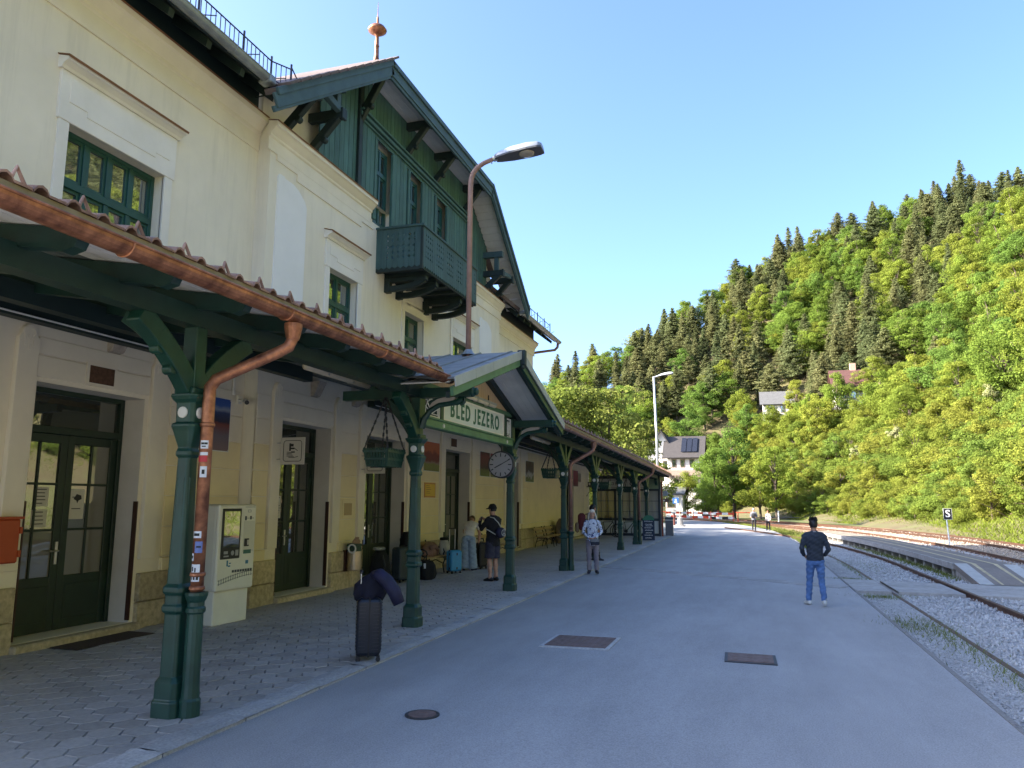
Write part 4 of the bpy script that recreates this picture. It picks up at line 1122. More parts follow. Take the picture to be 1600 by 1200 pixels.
def tile_row(ya, yb, lim):
    y = ya; k = 0
    while y < yb - 0.2:
        if k >= lim: break
        o = bpy.data.objects.new('roof_tile', tp[k % 2]); C.objects.link(o); o.parent = K
        o.location = Vector((XE + 0.035, y, zrf(XE, y) + 0.035 + random.uniform(-.003, .004))) - OFF[K.name]
        o.rotation_euler = (0.0 if y < 18 else -0.0125, 0, random.uniform(-.01, .01)); y += 0.252; k += 1
tile_row(1.0, 10.4, 60); tile_row(16.95, 45.1, 200)
mb = MB()
for a, b in ((1.0, 10.4), (16.95, 45.1)):                 # remaining courses as rolls
    y = a
    while y < b - 0.2:
        pr_ = [(-0.38, 0.06), (-4.3, 0.06)]
        mb.tube([(XE - 0.36, y + 0.06, zrf(XE - 0.36, y) + 0.05), (-8.6, y + 0.06, zrf(-8.6, y) + 0.05)], 0.05, 6); y += 0.252
o = mb.build('roof_tiles', tile, K); o['kind'] = 'stuff'
# fascia and gutters
for a, b in ((-1.0, 10.42), (16.95, 45.3)):
    n = 1 if b < 18 else 3
    for k in range(n):
        ya = a + (b - a) * k / n; yb = a + (b - a) * (k + 1) / n
        MB().beam((XE + 0.005, ya, 3.765 - drop(ya)), (XE + 0.005, yb, 3.765 - drop(yb)), 0.03, 0.11).build('fascia', fascia, K)
gutter(-4.17, -1.0, 10.45, 3.69, 0.088, copper, K)
gutter(-4.17, 17.0, 45.4, 3.68, 0.075, copper_o, K, z2=3.68 - drop(45.4))
# downpipes on the columns
def downpipe(y, big, m):
    d = drop(y); h = (HC - d) / HC; xp = XC + 0.178; r = 0.056
    mb = MB(); mb.lathe((xp, y, 0), [(.092, 0), (.092, .17), (.08, .19), (.074, .30), (.070, .90), (.085, .915), (.085, .95), (.073, .965), (.073, 1.0), (.085, 1.02), (.098, 1.06), (.098, 1.085), (.065, 1.09)], 14)
    sp = mb.build('pipe_stand', gpaint, K, smooth=False)
    xg, yg, zg_ = -4.17, y + 0.42, 3.60 - d
    pts = [(xp, y, 1.05), (xp, y, 2.85 * h), (xp, y + 0.005, 2.93 * h), (xp + 0.04, y + 0.035, 3.01 * h), (xg - 0.10, yg - 0.08, 3.30 - d), (xg - 0.03, yg - 0.02, 3.36 - d), (xg, yg, 3.45 - d), (xg, yg, zg_)]
    p = MB().tube(pts, r, 14).build('downpipe', m, K, smooth=True)
    mb = MB()
    for z in (1.10, 1.22, 2.56): mb.lathe((xp, y, z * h), [(r + 0.004, 0), (r + 0.012, 0.01), (r + 0.012, 0.03), (r + 0.004, 0.04)], 14)
    mb.lathe((xg, yg, zg_ - 0.17), [(r + .002, 0), (r + 0.01, 0.02), (r + .03, 0.12), (r + .03, 0.16)], 14)
    mb.build('pipe_ring', m, p)
    return p, xp, y
dp, xp, yp = downpipe(5.92, True, copper)
downpipe(21.05, False, copper_o); downpipe(34.95, False, copper_o)
# stickers on the first downpipe
def sticker(z, h, a0, a1, m, marks=None):
    r = 0.0572; mb = MB(); n = 6
    for k in range(n + 1):
        a = a0 + (a1 - a0) * k / n
        mb.v += [(xp + r * math.cos(a), yp + r * math.sin(a), z), (xp + r * math.cos(a), yp + r * math.sin(a), z + h)]
    for k in range(n): mb.f.append((2 * k, 2 * k + 2, 2 * k + 3, 2 * k + 1))
    s = mb.build('sticker', m, dp)
    if marks:
        mb = MB(); r += 0.0008
        for (f0, f1, z0, z1) in marks:
            for k in range(3):
                a = a0 + (a1 - a0) * (f0 + (f1 - f0) * k / 3); b = a0 + (a1 - a0) * (f0 + (f1 - f0) * (k + 1) / 3)
                mb.quad((xp + r * math.cos(a), yp + r * math.sin(a), z + z0 * h), (xp + r * math.cos(b), yp + r * math.sin(b), z + z0 * h), (xp + r * math.cos(b), yp + r * math.sin(b), z + z1 * h), (xp + r * math.cos(a), yp + r * math.sin(a), z + z1 * h))
        mb.build('print', ink, s)
swhite = M('sticker_white', (0.66, 0.68, 0.72), 0.5, 0.03, 4); sred = M('sticker_red', (0.5, 0.03, 0.04), 0.5, 0.05, 4); sblue = M('sticker_blue', (0.12, 0.17, 0.42), 0.5, 0.05, 4)
A0 = -1.55
sticker(2.36, 0.075, A0 - 0.3, A0 + 1.0, swhite, [(0.1, 0.9, 0.5, 0.75), (0.2, 0.7, 0.2, 0.35)]); sticker(2.30, 0.028, A0 - 0.3, A0 + 1.0, swhite); sticker(2.24, 0.055, A0 - 0.75, A0 + 0.95, sred)
sticker(2.10, 0.10, A0 - 0.1, A0 + 1.0, swhite, [(0.3, 0.7, 0.3, 0.7)])
sticker(1.56, 0.06, A0 - 0.6, A0 + 0.8, swhite, [(0.1, 0.8, 0.3, 0.7)]); sticker(1.43, 0.10, A0 - 0.1, A0 + 1.1, sblue, [(0.2, 0.8, 0.45, 0.6)]); sticker(1.36, 0.065, A0 - 0.9, A0 - 0.2, swhite, [(0.2, 0.8, 0.3, 0.7)])
sticker(1.18, 0.15, A0 - 0.6, A0 + 0.9, swhite, [(0.1, 0.3, 0.6, 0.85), (0.45, 0.6, 0.55, 0.8), (0.1, 0.25, 0.1, 0.45), (0.35, 0.55, 0.1, 0.4), (0.65, 0.9, 0.1, 0.45)])

# ---- gabled portal over the name board
XF = -3.98; ya, ym, yb = 10.15, 13.5, 16.85; zA, zP = 3.66, 4.66
def zp(y): return zA + (zP - zA) * (1 - abs(y - ym) / (ym - ya))
slab([(XF, ya, zp(ya)), (XF, ym, zP), (-8.7, ym, zP), (-8.7, 12.9, zp(12.9)), (XE, ya, zp(ya))], 0.03, 'portal_roof', zincroof, K)
slab([(XF, yb, zp(yb)), (XF, ym, zP), (-8.7, ym, zP), (-8.7, 14.1, zp(14.1)), (XE, yb, zp(yb))], 0.03, 'portal_roof', zincroof, K)
mb = MB()
for x in np.arange(-8.5, -4.1, 0.62):
    qa = min(12.9, ya + max(0, (XE - x)) * 0.6); qb = 27.0 - qa
    mb.beam((x, qa, zp(qa) + 0.012), (x, ym, zP + 0.012), 0.025, 0.03); mb.beam((x, qb, zp(qb) + 0.012), (x, ym, zP + 0.012), 0.025, 0.03)
mb.build('roof_seam', zincroof, K)
trimgrey = M('verge_sheet', (0.42, 0.43, 0.40), 0.5, 0.08, 4, dirt=0.15)
for a, b in ((ya - 0.05, ym), (yb + 0.05, ym)):
    for k in range(4):
        p = a + (b - a) * k / 4 ; q = a + (b - a) * (k + 0.992) / 4
        MB().beam((XF + 0.03, p, zp(p) - 0.06), (XF + 0.03, q, zp(q) - 0.06), 0.02, 0.15).build('verge_sheet', trimgrey, K)
    MB().beam((XF - 0.02, a, zp(a) - 0.20), (XF - 0.02, b, zp(b) - 0.20), 0.05, 0.13).build('barge_board', gpaint_l if a < ym else gpaint, K)  # lit look of the left slope put into its brighter green
    MB().beam((XF - 0.08, a, zp(a) - 0.25), (XF - 0.08, b, zp(b) - 0.25), 0.06, 0.09).build('barge_lower', gdark, K)
    for k in range(6):                                    # boarded underside
        x0 = XF - 0.1 - k * 0.145; s = 0.03
        MB().beam((x0 - 0.07, a * 0.97 + ym * 0.03, zp(a * 0.97 + ym * 0.03) - 0.075), (x0 - 0.07, b, zp(b) - 0.075), 0.139, 0.02).build('soffit_board', soffit, K)
mb = MB(); mb.box(XF - 0.05, XF + 0.10, ym - 0.06, ym + 0.06, zP - 0.26, zP + 0.02); mb.lathe((XF + 0.04, ym, zP - 0.34), [(0.02, 0), (0.05, 0.03), (0.05, 0.08)], 10); mb.build('apex_post', gdark, K, bevel=0.01)
# infill above the sign: tan boards
y = ym - 2.9
while y < ym + 2.9:
    zt = zp(y + 0.07) - 0.13
    if zt > 3.80: MB().box(XC - 0.01, XC + 0.015, y + 0.003, y + 0.137, 3.76, zt).build('infill_board', softan, K)
    y += 0.14
for a, b in ((ya + 0.25, ym), (yb - 0.25, ym)):
    MB().beam((XC + 0.06, a, zp(a) - 0.14), (XC + 0.06, b, zp(b) - 0.14), 0.12, 0.16).build('tie_rafter', gdark, K)
greenb = gpaint_l
MB().box(XC - 0.07, XC + 0.09, 11.15, 15.85, 3.07, 3.20).build('sign_beam', greenb, K, bevel=0.012)
MB().box(XC - 0.06, XC + 0.11, 11.12, 15.88, 3.20, 3.235).build('sign_beam_moulding', greenb, K, bevel=0.008)
MB().box(XC - 0.06, XC + 0.05, 11.1, 15.9, 3.70, 3.79).build('upper_beam', gpaint_l, K, bevel=0.01)
for y in (11.10, 11.88, 15.42, 15.9):
    MB().box(XC - 0.05, XC + 0.07, y - 0.06, y + 0.06, 3.235, 3.655).build('sign_post', gpaint, K, bevel=0.008)
for y in (11.88, 15.42):
    MB().lathe((XC + 0.09, y, 3.135), [(0.035, 0), (0.035, 0.012), (0.02, 0.016)], 14, axis=(1, 0, 0)).build('disc', disc_m, K)
for y0, y1 in ((11.17, 11.81), (15.49, 15.83)):           # fretwork panels beside the sign
    mb = MB(); x = XC + 0.02
    for a, b, c, d in ((y0, y1, 3.24, 3.27), (y0, y1, 3.62, 3.65), (y0, y0 + 0.03, 3.27, 3.62), (y1 - 0.03, y1, 3.27, 3.62)): mb.box(x, x + 0.03, a, b, c, d)
    fr = mb.build('fret_frame', white, K)
    mb = MB(); yc = (y0 + y1) / 2
    for k in range(9):
        a = k / 8 * math.pi * 1.0
        mb.tube([(x + 0.015, yc, 3.30), (x + 0.015, yc + 0.6 * (y1 - y0) * 0.8 * math.cos(a), 3.30 + 0.30 * math.sin(a))], 0.009, 5)
    mb.tube([(x + 0.015, yc + 0.4 * (y1 - y0) * math.cos(t), 3.30 + 0.24 * math.sin(t)) for t in np.linspace(0, math.pi, 9)], 0.009, 5)
    mb.build('fret', white, fr)
# scroll brackets carrying the portal eaves
for y in (10.98, 16.0):
    mb = MB(); mb.beam((-6.2, y, 3.56), (-4.02, y, 3.56), 0.13, 0.15); mb.lathe((-4.02, y, 3.56), [(0.085, 0), (0.085, 0.03), (0.06, 0.05), (0.06, 0.09), (0.03, 0.11)], 10, axis=(1, 0, 0))
    c1 = [(-4.85, 3.02), (-4.80, 3.16), (-4.70, 3.29), (-4.55, 3.37), (-4.38, 3.39), (-4.24, 3.41), (-4.16, 3.45)]
    mb.tube([(a, y, b) for a, b in c1], [0.06, 0.055, 0.045, 0.042, 0.042, 0.05, 0.05], 8)
    mb.tube([(-4.2 + 0.07 * math.cos(t), y, 3.44 + 0.07 * math.sin(t)) for t in np.linspace(-1.6, 3.2, 9)], 0.028, 7)
    mb.tube([(-4.72, y, 3.40), (-4.62, y, 3.46), (-4.5, y, 3.47), (-4.38, y, 3.46)], [0.03, 0.02, 0.02, 0.015], 6)
    mb.build('scroll_bracket', gpaint, K, bevel=0.0)
    mb = MB(); mb.prism([(-4.72, 3.30), (-4.5, 3.40), (-4.32, 3.42), (-4.27, 3.47), (-4.34, 3.50), (-4.45, 3.49), (-4.58, 3.46), (-4.68, 3.40)], (0, y, 0), (1, 0, 0), (0, 0, 1), (0, 1, 0), 0.05)
    mb.build('scroll_infill', M('scroll_pink', (0.40, 0.35, 0.32), 0.8, 0.05, 5), K, fix=True)
# ---- name board
S = thing('station_sign', 'long white name board with green capital letters under the small gable', 'sign', (XC + 0.02, 13.65, 3.24))
MB().box(XC + 0.0, XC + 0.03, 11.96, 15.34, 3.24, 3.70).build('board', M('sign_white', (0.72, 0.75, 0.72), 0.45, 0.03, 4, dirt=0.05), S)
mb = MB(); x = XC + 0.03
for a, b, c, d in ((11.96, 15.34, 3.24, 3.275), (11.96, 15.34, 3.665, 3.70), (11.96, 12.02, 3.275, 3.665), (15.28, 15.34, 3.275, 3.665)): mb.box(x, x + 0.02, a, b, c, d)
mb.build('frame', trim, S)
sgreen = M('letter_green', (0.012, 0.12, 0.075), 0.5, 0.08, 5)
for ch_, yc_ in (('B', 12.42), ('L', 12.68), ('E', 12.92), ('D', 13.19), ('E', 13.80), ('Z', 14.06), ('E', 14.33), ('R', 14.60), ('O', 14.90)):
    text_on('letter', ch_, 0.40, sgreen, S, (XC + 0.033, yc_, 3.47), (0, 1, 0), (0, 0, 1), 0.003, 0.88, 0.011)
jp = [(0.03, 0.145), (0.08, 0.145), (0.08, -0.08)] + [(0.0 + 0.08 * math.cos(a), -0.08 - 0.07 * math.sin(a)) for a in np.linspace(0.2, 2.3, 6)] + [(-0.04, -0.085)] + [(0.0 + 0.032 * math.cos(a), -0.075 - 0.03 * math.sin(a)) for a in np.linspace(2.2, 0.2, 5)] + [(0.03, -0.07)]
MB().prism(jp, (XC + 0.034, 13.54, 3.47), (0, 1, 0), (0, 0, 1), (1, 0, 0), 0.006).build('letter', sgreen, S, fix=True)
def fluor(name_label, p0, p1, r=0.05, hang=0.05):
    p0 = Vector(p0); p1 = Vector(p1); c = (p0 + p1) / 2
    t = thing('fluorescent_lamp', name_label, 'lamp', tuple(c), 0, 'tube lamps under the canopy')
    d = (p1 - p0).normalized()
    MB().beam(p0 + Vector((0, 0, 0.03)), p1 + Vector((0, 0, 0.03)), 0.09, 0.05).build('housing', trimgrey, t, bevel=0.01)
    MB().tube([p0 - d * 0.02 , p0 + d * 0.02, p1 - d * 0.02, p1 + d * 0.02], [0.02, r, r, 0.02], 12).build('diffuser', M('lamp_diffuser', (0.66, 0.56, 0.40), 0.35, 0.06, 5), t, smooth=True)
    for k in (0.3, 0.7):
        q = p0.lerp(p1, k); MB().box(q.x - 0.055, q.x + 0.055, q.y - 0.02, q.y + 0.02, q.z - 0.05, q.z + 0.06).build('clip', steel, t)
    mb = MB()
    for k in (0.25, 0.75):
        q = p0.lerp(p1, k); mb.tube([q + Vector((0, 0, 0.05)), q + Vector((0, 0, 0.05 + hang + 0.12))], 0.012, 6)
    mb.build('hanger', iron, t)
fluor('tube lamp hanging under the canopy before the sign', (-5.80, 9.15, 3.74), (-5.83, 11.05, 3.74), 0.06)
fluor('tube lamp mounted directly above the name board', (XC + 0.12, 12.9, 3.775), (XC + 0.12, 14.5, 3.775), 0.04, 0.0)
fluor('tube lamp under the canopy just past the clock', (-5.3, 19.0, 3.53), (-5.3, 20.8, 3.51), 0.055)
fluor('tube lamp under the canopy near the far hanging basket', (-5.3, 29.2, 3.48), (-5.3, 31.0, 3.45), 0.055)
fluor('farthest tube lamp under the canopy by the glazed kiosk', (-5.3, 36.8, 3.38), (-5.3, 38.6, 3.36), 0.055)

# ---- hanging baskets
def basket(label, x, y, zb, ztop, tier=False):
    t = thing('hanging_basket', label, 'basket', (x, y, zb), 0, 'green hanging flower baskets')
    bm_ = MB(); hw, hd, H = 0.20, 0.30, 0.20
    for z, f in ((zb, 0.82), (zb + 0.09, 0.92), (zb + H, 1.0)):
        a, b = hw * f, hd * f
        for p, q in (((-a, -b), (a, -b)), ((a, -b), (a, b)), ((a, b), (-a, b)), ((-a, b), (-a, -b))):
            bm_.beam((x + p[0], y + p[1], z), (x + q[0], y + q[1], z), 0.016, 0.03)
    bm_.box(x - hw * 0.8, x + hw * 0.8, y - hd * 0.8, y + hd * 0.8, zb + 0.005, zb + 0.02)
    rim = bm_.build('frame', gpaint, t)
    n = 0
    for k in range(8):
        for s in (-1, 1):
            f = -1 + 2 * (k + 0.5) / 8
            MB().beam((x + f * hw * 0.82, y + s * hd * 0.83, zb - 0.02), (x + f * hw * 1.02, y + s * hd * 1.02, zb + H + 0.05), 0.035, 0.012, (0, 1, 0)).build('slat', gpaint, t)
    for k in range(11):
        for s in (-1, 1):
            f = -1 + 2 * (k + 0.5) / 11
            MB().beam((x + s * hw * 0.83, y + f * hd * 0.82, zb - 0.02), (x + s * hw * 1.02, y + f * hd * 1.02, zb + H + 0.05), 0.035, 0.012, (1, 0, 0)).build('slat', gpaint, t)
    ch = MB()
    for sx, sy in ((-1, -1), (1, -1), (-1, 1), (1, 1)):
        p = Vector((x + sx * hw, y + sy * hd, zb + H)); q = Vector((x, y + sy * 0.03, ztop)); n = 16
        for i in range(n):
            a = p.lerp(q, i / n); b = p.lerp(q, (i + 1.15) / n)
            ch.beam(a, b, 0.03 if i % 2 else 0.009, 0.009 if i % 2 else 0.03)
    ch.build('chain', iron, t)
basket('green slatted basket hung from chains beside the sign column', -5.25, 10.55, 2.42, 3.45)
basket('green basket on chains next to the double column with copper pipe', -5.3, 21.0, 2.56, 3.4)
basket('green basket on chains before the kiosk fascia, left one', -5.3, 29.5, 2.40, 3.25)
basket('green basket on chains before the kiosk fascia, right one', -5.3, 35.4, 2.34, 3.2)

# ---- clock
t = thing('station_clock', 'round two-sided station clock hanging by the second sign column', 'clock', (-4.98, 15.5, 2.66))
cx, cy, cz = -4.98, 15.5, 2.66
MB().lathe((cx, cy - 0.07, cz), [(0.275, 0), (0.285, 0.01), (0.285, 0.13), (0.275, 0.14)], 32, axis=(0, 1, 0)).build('case', iron, t, smooth=False)
MB().lathe((cx, cy - 0.078, cz), [(0.255, 0), (0.255, 0.006)], 32, axis=(0, 1, 0)).build('dial', M('clock_dial', (0.30, 0.28, 0.27), 0.5, 0.03, 4), t)
mb = MB()
for k in range(12):
    a = k * math.pi / 6; L = 0.055 if k % 3 else 0.075
    mb.beam((cx + (0.24 - L) * math.sin(a), cy - 0.081, cz + (0.24 - L) * math.cos(a)), (cx + 0.24 * math.sin(a), cy - 0.081, cz + 0.24 * math.cos(a)), 0.02, 0.004, (0, 1, 0))
mb.build('hour_marks', black, t)
for a, L, w in ((math.radians(243), 0.15, 0.02), (math.radians(62), 0.22, 0.014)):
    MB().beam((cx - 0.03 * math.sin(a), cy - 0.085, cz - 0.03 * math.cos(a)), (cx + L * math.sin(a), cy - 0.085, cz + L * math.cos(a)), w, 0.004, (0, 1, 0)).build('hand', black, t)
MB().tube([(cx, cy, cz + 0.27), (cx, cy, 3.08)], 0.022, 8).build('hanger', iron, t)

# ---- street lamps
lampm = M('lamp_head', (0.32, 0.35, 0.39), 0.4, 0.06, 5, metal=0.2)
pinkpole = M('old_pole_paint', (0.36, 0.21, 0.16), 0.6, 0.12, 6, dirt=0.2, dscale=4)
def lamp_head(t, p, d, L, w, h, m, under):
    """cobra head from p along d"""
    p = Vector(p); d = Vector(d).normalized(); s = d.cross(Vector((0, 0, 1))).normalized(); u = s.cross(d)
    prof = [(0.0, 0.45, 0.45), (0.08, 0.62, 0.65), (0.35, 0.9, 0.95), (0.7, 1.0, 1.0), (0.92, 0.92, 0.85), (1.0, 0.75, 0.55)]
    mb = MB(); n = 10
    for f, ww, hh in prof:
        for k in range(n):
            a = math.pi * k / (n - 1)
            mb.v.append(tuple(p + d * (f * L) + s * (w / 2 * ww * math.cos(a)) + u * (h * hh * max(0.0, math.sin(a)) ** 0.8)))
    for i in range(len(prof) - 1):
        for k in range(n - 1): mb.f.append((i * n + k, i * n + k + 1, (i + 1) * n + k + 1, (i + 1) * n + k))
    mb.f.append(tuple(range(n))); mb.f.append(tuple(range((len(prof) - 1) * n, len(prof) * n))[::-1])
    hd_ = mb.build('head', m, t, smooth=True, fix=True)
    mb = MB(); low = []
    for f, ww, hh in prof: low.append((p + d * (f * L) - s * (w / 2 * ww) - u * 0.0, p + d * (f * L) + s * (w / 2 * ww)))
    for a, b in low: mb.v += [tuple(a - u * 0.035), tuple(b - u * 0.035), tuple(a), tuple(b)]
    for i in range(len(low) - 1):
        o = i * 4
        mb.f += [(o, o + 4, o + 5, o + 1), (o, o + 2, o + 6, o + 4), (o + 1, o + 5, o + 7, o + 3)]
    mb.f += [(0, 1, 3, 2), (len(mb.v) - 4, len(mb.v) - 2, len(mb.v) - 1, len(mb.v) - 3)]
    mb.build('rim', M('lamp_rim', (0.07, 0.075, 0.085), 0.5, 0.1, 5), t, fix=True)
    mb = MB(); q = p + d * (0.66 * L) - u * 0.03
    mb.lathe(q, [(0.15 * L / 0.9, 0.0), (0.13 * L / 0.9, -0.03), (0.06, -0.05)], 16, axis=tuple(u)); mb.build('lens', under, t, smooth=True)
t = thing('street_lamp', 'curved lamp on a pinkish pole rising from the portal roof', 'street lamp', (-4.95, 13.25, 4.6))
pts = [(-4.93, 13.25, 4.5), (-4.93, 13.25, 7.9), (-4.92, 13.25, 8.05), (-4.88, 13.25, 8.18), (-4.80, 13.25, 8.28), (-4.66, 13.25, 8.36), (-4.46, 13.25, 8.42)]
MB().tube(pts, [0.05, 0.05, 0.05, 0.048, 0.046, 0.044, 0.042], 12).build('pole', pinkpole, t, smooth=True)
mb = MB(); mb.tube([(-4.47, 13.25, 8.415), (-4.36, 13.25, 8.45)], 0.055, 10); mb.tube([(-4.5, 13.25, 8.33), (-4.5, 13.25, 8.40)], 0.014, 6); mb.tube([(-4.43, 13.25, 8.36), (-4.43, 13.25, 8.42)], 0.014, 6); mb.build('clamp', steel, t)
lamp_head(t, (-4.42, 13.25, 8.42), (1, 0.02, 0.10), 0.93, 0.40, 0.16, lampm, M('lamp_lens', (0.35, 0.30, 0.25), 0.2, 0.1, 5))
MB().lathe((-4.93, 13.25, 4.6), [(0.14, 0), (0.10, 0.04), (0.06, 0.1)], 12).build('collar', zinc, t)
t = thing('street_lamp', 'slim grey lamp post with short arm beyond the canopy end', 'street lamp', (-5.8, 52, 0))
MB().tube([(-5.8, 52, 0), (-5.8, 52, 6.0), (-5.92, 52, 10.3)], [0.10, 0.085, 0.07], 10).build('pole', M('galvanised', (0.55, 0.56, 0.58), 0.4, 0.06, 6, metal=0.5), t, smooth=True)
MB().tube([(-5.92, 52, 10.25), (-5.5, 52, 10.38)], 0.05, 8).build('arm', MATS['galvanised'], t)
lamp_head(t, (-5.55, 52, 10.36), (1, 0, 0.12), 0.95, 0.32, 0.14, M('lamp_head_pale', (0.55, 0.56, 0.57), 0.4, 0.05, 4), MATS['lamp_lens'])
# ================================================================== HILL, TREES, HOUSES
TOE = [(13.9, -70), (13.4, 20), (12.9, 43), (12.0, 60), (10.0, 80), (4.0, 104), (-10.0, 120), (-40.0, 127), (-150.0, 130)]
def toe_d(x, y):
    best = 1e9; sg = 1
    for (ax_, ay), (bx, by) in zip(TOE[:-1], TOE[1:]):
        dx, dy = bx - ax_, by - ay; t = max(0, min(1, ((x - ax_) * dx + (y - ay) * dy) / (dx * dx + dy * dy)))
        px, py = ax_ + t * dx, ay + t * dy; d = math.hypot(x - px, y - py)
        if d < best - 1e-9:
            best = d; sg = 1 if (dx * (y - ay) - dy * (x - ax_)) < 0 else -1
    return best * sg
def prof(d): return 0.0 if d < 0 else (0.38 * d if d < 5 else 1.9 + 0.80 * (d - 5))
# crest heights follow the skyline of the wooded ridge
SKY = [(700, 600), (840, 582), (880, 552), (920, 552), (960, 540), (1000, 508), (1040, 484), (1080, 464), (1120, 430), (1160, 405), (1200, 388), (1240, 364), (1300, 332), (1360, 322), (1420, 290), (1500, 268), (1560, 275), (1600, 262), (1700, 240), (1900, 200), (2600, 60), (4000, -300)]
CREST = []
for px, py in SKY:
    d = fw * 1200 + rt2 * (px - 800) - up2 * (py - 600); hl = math.hypot(d.x, d.y); e = d.z / hl; hx, hy = d.x / hl, d.y / hl
    zc = 90.0
    r = 60.0
    while r < 420:
        g = prof(toe_d(hx * r, hy * r))
        if g + 9.0 >= CAMH + e * r: zc = g; break
        r += 1.0
    CREST.append((math.atan2(hx, hy), zc))
def crest(az):
    if az <= CREST[0][0]: return CREST[0][1]
    if az > 0.50: return 85.0
    for (a, za_), (b, zb_) in zip(CREST[:-1], CREST[1:]):
        if az <= b: return za_ + (zb_ - za_) * (az - a) / (b - a)
    return CREST[-1][1]
def hz(x, y):
    g = prof(toe_d(x, y)); c = crest(math.atan2(x, max(y, 1e-3))) if y > 5 else CREST[-1][1]
    if g > c: g = c + (1 - math.exp(-(g - c) / 12)) * 2.5
    return g
mb = MB(); NX, NY = 84, 84
gx = [-150 + 330 * i / (NX - 1) for i in range(NX)]; gy = [-60 + 360 * j / (NY - 1) for j in range(NY)]
rs = random.Random(4)
for y in gy:
    for x in gx:
        d = toe_d(x, y)
        mb.v.append((x, y, -0.30 if d < -0.5 else hz(x, y) - 0.10 + (rs.uniform(-.15, .25) if d > 3 else 0)))
for j in range(NY - 1):
    for i in range(NX - 1): mb.f.append((j * NX + i, j * NX + i + 1, (j + 1) * NX + i + 1, (j + 1) * NX + i))
hillm = M('hill_soil', (0.10, 0.105, 0.035), 0.95, 0.35, 0.35, 0.6, 6, col2=(0.13, 0.085, 0.05), dirt=0.3, dscale=0.15)
o = mb.build('hill', hillm, smooth=True); o['kind'] = 'structure'

def leafmat(name, c1, c2, c3, trans=0.35, cl=0.5):
    m = bpy.data.materials.new(name); m.use_nodes = True; n = m.node_tree.nodes; L = m.node_tree.links
    for q in list(n):
        if q.type == 'BSDF_PRINCIPLED': n.remove(q)
    oi = n.new('ShaderNodeObjectInfo'); r = n.new('ShaderNodeValToRGB'); r.color_ramp.elements.new(0.5)
    for e, (p, c) in zip(r.color_ramp.elements, ((0, c1), (0.5, c2), (1, c3))): e.position = p; e.color = (*c, 1)
    L.new(oi.outputs['Random'], r.inputs[0])
    geo = n.new('ShaderNodeNewGeometry'); nz = n.new('ShaderNodeTexNoise'); nz.inputs['Scale'].default_value = cl; nz.inputs['Detail'].default_value = 5; L.new(geo.outputs['Position'], nz.inputs['Vector'])
    mr = n.new('ShaderNodeMapRange'); mr.inputs[1].default_value = 0.3; mr.inputs[2].default_value = 0.7; mr.inputs[3].default_value = 0.62; mr.inputs[4].default_value = 1.25; L.new(nz.outputs['Fac'], mr.inputs[0])
    mx = n.new('ShaderNodeMix'); mx.data_type = 'RGBA'; mx.blend_type = 'MULTIPLY'; mx.inputs[0].default_value = 1; L.new(r.outputs[0], mx.inputs[6]); L.new(mr.outputs[0], mx.inputs[7])
    d = n.new('ShaderNodeBsdfDiffuse'); t = n.new('ShaderNodeBsdfTranslucent'); s = n.new('ShaderNodeMixShader'); s.inputs[0].default_value = trans
    L.new(mx.outputs[2], d.inputs[0]); L.new(mx.outputs[2], t.inputs[0]); L.new(d.outputs[0], s.inputs[1]); L.new(t.outputs[0], s.inputs[2]); L.new(s.outputs[0], n['Material Output'].inputs[0])
    return m
leaf_a = leafmat('leaf_spring', (0.27, 0.29, 0.050), (0.20, 0.27, 0.045), (0.14, 0.23, 0.050), 0.45)
leaf_s = leafmat('leaf_shrub', (0.26, 0.27, 0.05), (0.21, 0.26, 0.045), (0.165, 0.24, 0.05), 0.46, 0.8)
leaf_c = leafmat('needle', (0.215, 0.215, 0.095), (0.18, 0.195, 0.085), (0.14, 0.17, 0.075), 0.42, 0.35)
leaf_l = leafmat('leaf_linden', (0.22, 0.25, 0.06), (0.20, 0.24, 0.05), (0.17, 0.22, 0.045), 0.45, 0.8)
blossom = leafmat('blossom', (0.42, 0.40, 0.24), (0.36, 0.36, 0.18), (0.30, 0.32, 0.14), 0.3, 1.0)
barkm = M('bark', (0.10, 0.075, 0.055), 0.95, 0.3, 6, 0.5, 20)

def leaf_obj(P, N, size, mat, rs, aspect=0.55):
    n = len(P); u = rs.normal(0, 1, (n, 3)); u -= N * (u * N).sum(1, keepdims=True); u /= np.linalg.norm(u, axis=1, keepdims=True) + 1e-9; w = np.cross(N, u)
    s = (size * rs.uniform(0.6, 1.3, (n, 1)))
    a = P - u * s; b = P + w * s * aspect + N * s * 0.15; c = P + u * s; d = P - w * s * aspect + N * s * 0.15
    V = np.stack([a, b, c, d], 1).reshape(-1, 3); F = np.arange(4 * n)
    me = bpy.data.meshes.new('crown'); me.vertices.add(len(V)); me.vertices.foreach_set('co', V.ravel()); me.loops.add(len(F)); me.loops.foreach_set('vertex_index', F)
    me.polygons.add(n); me.polygons.foreach_set('loop_start', np.arange(0, 4 * n, 4)); me.polygons.foreach_set('loop_total', np.full(n, 4)); me.update(); me.materials.append(mat)
    return me
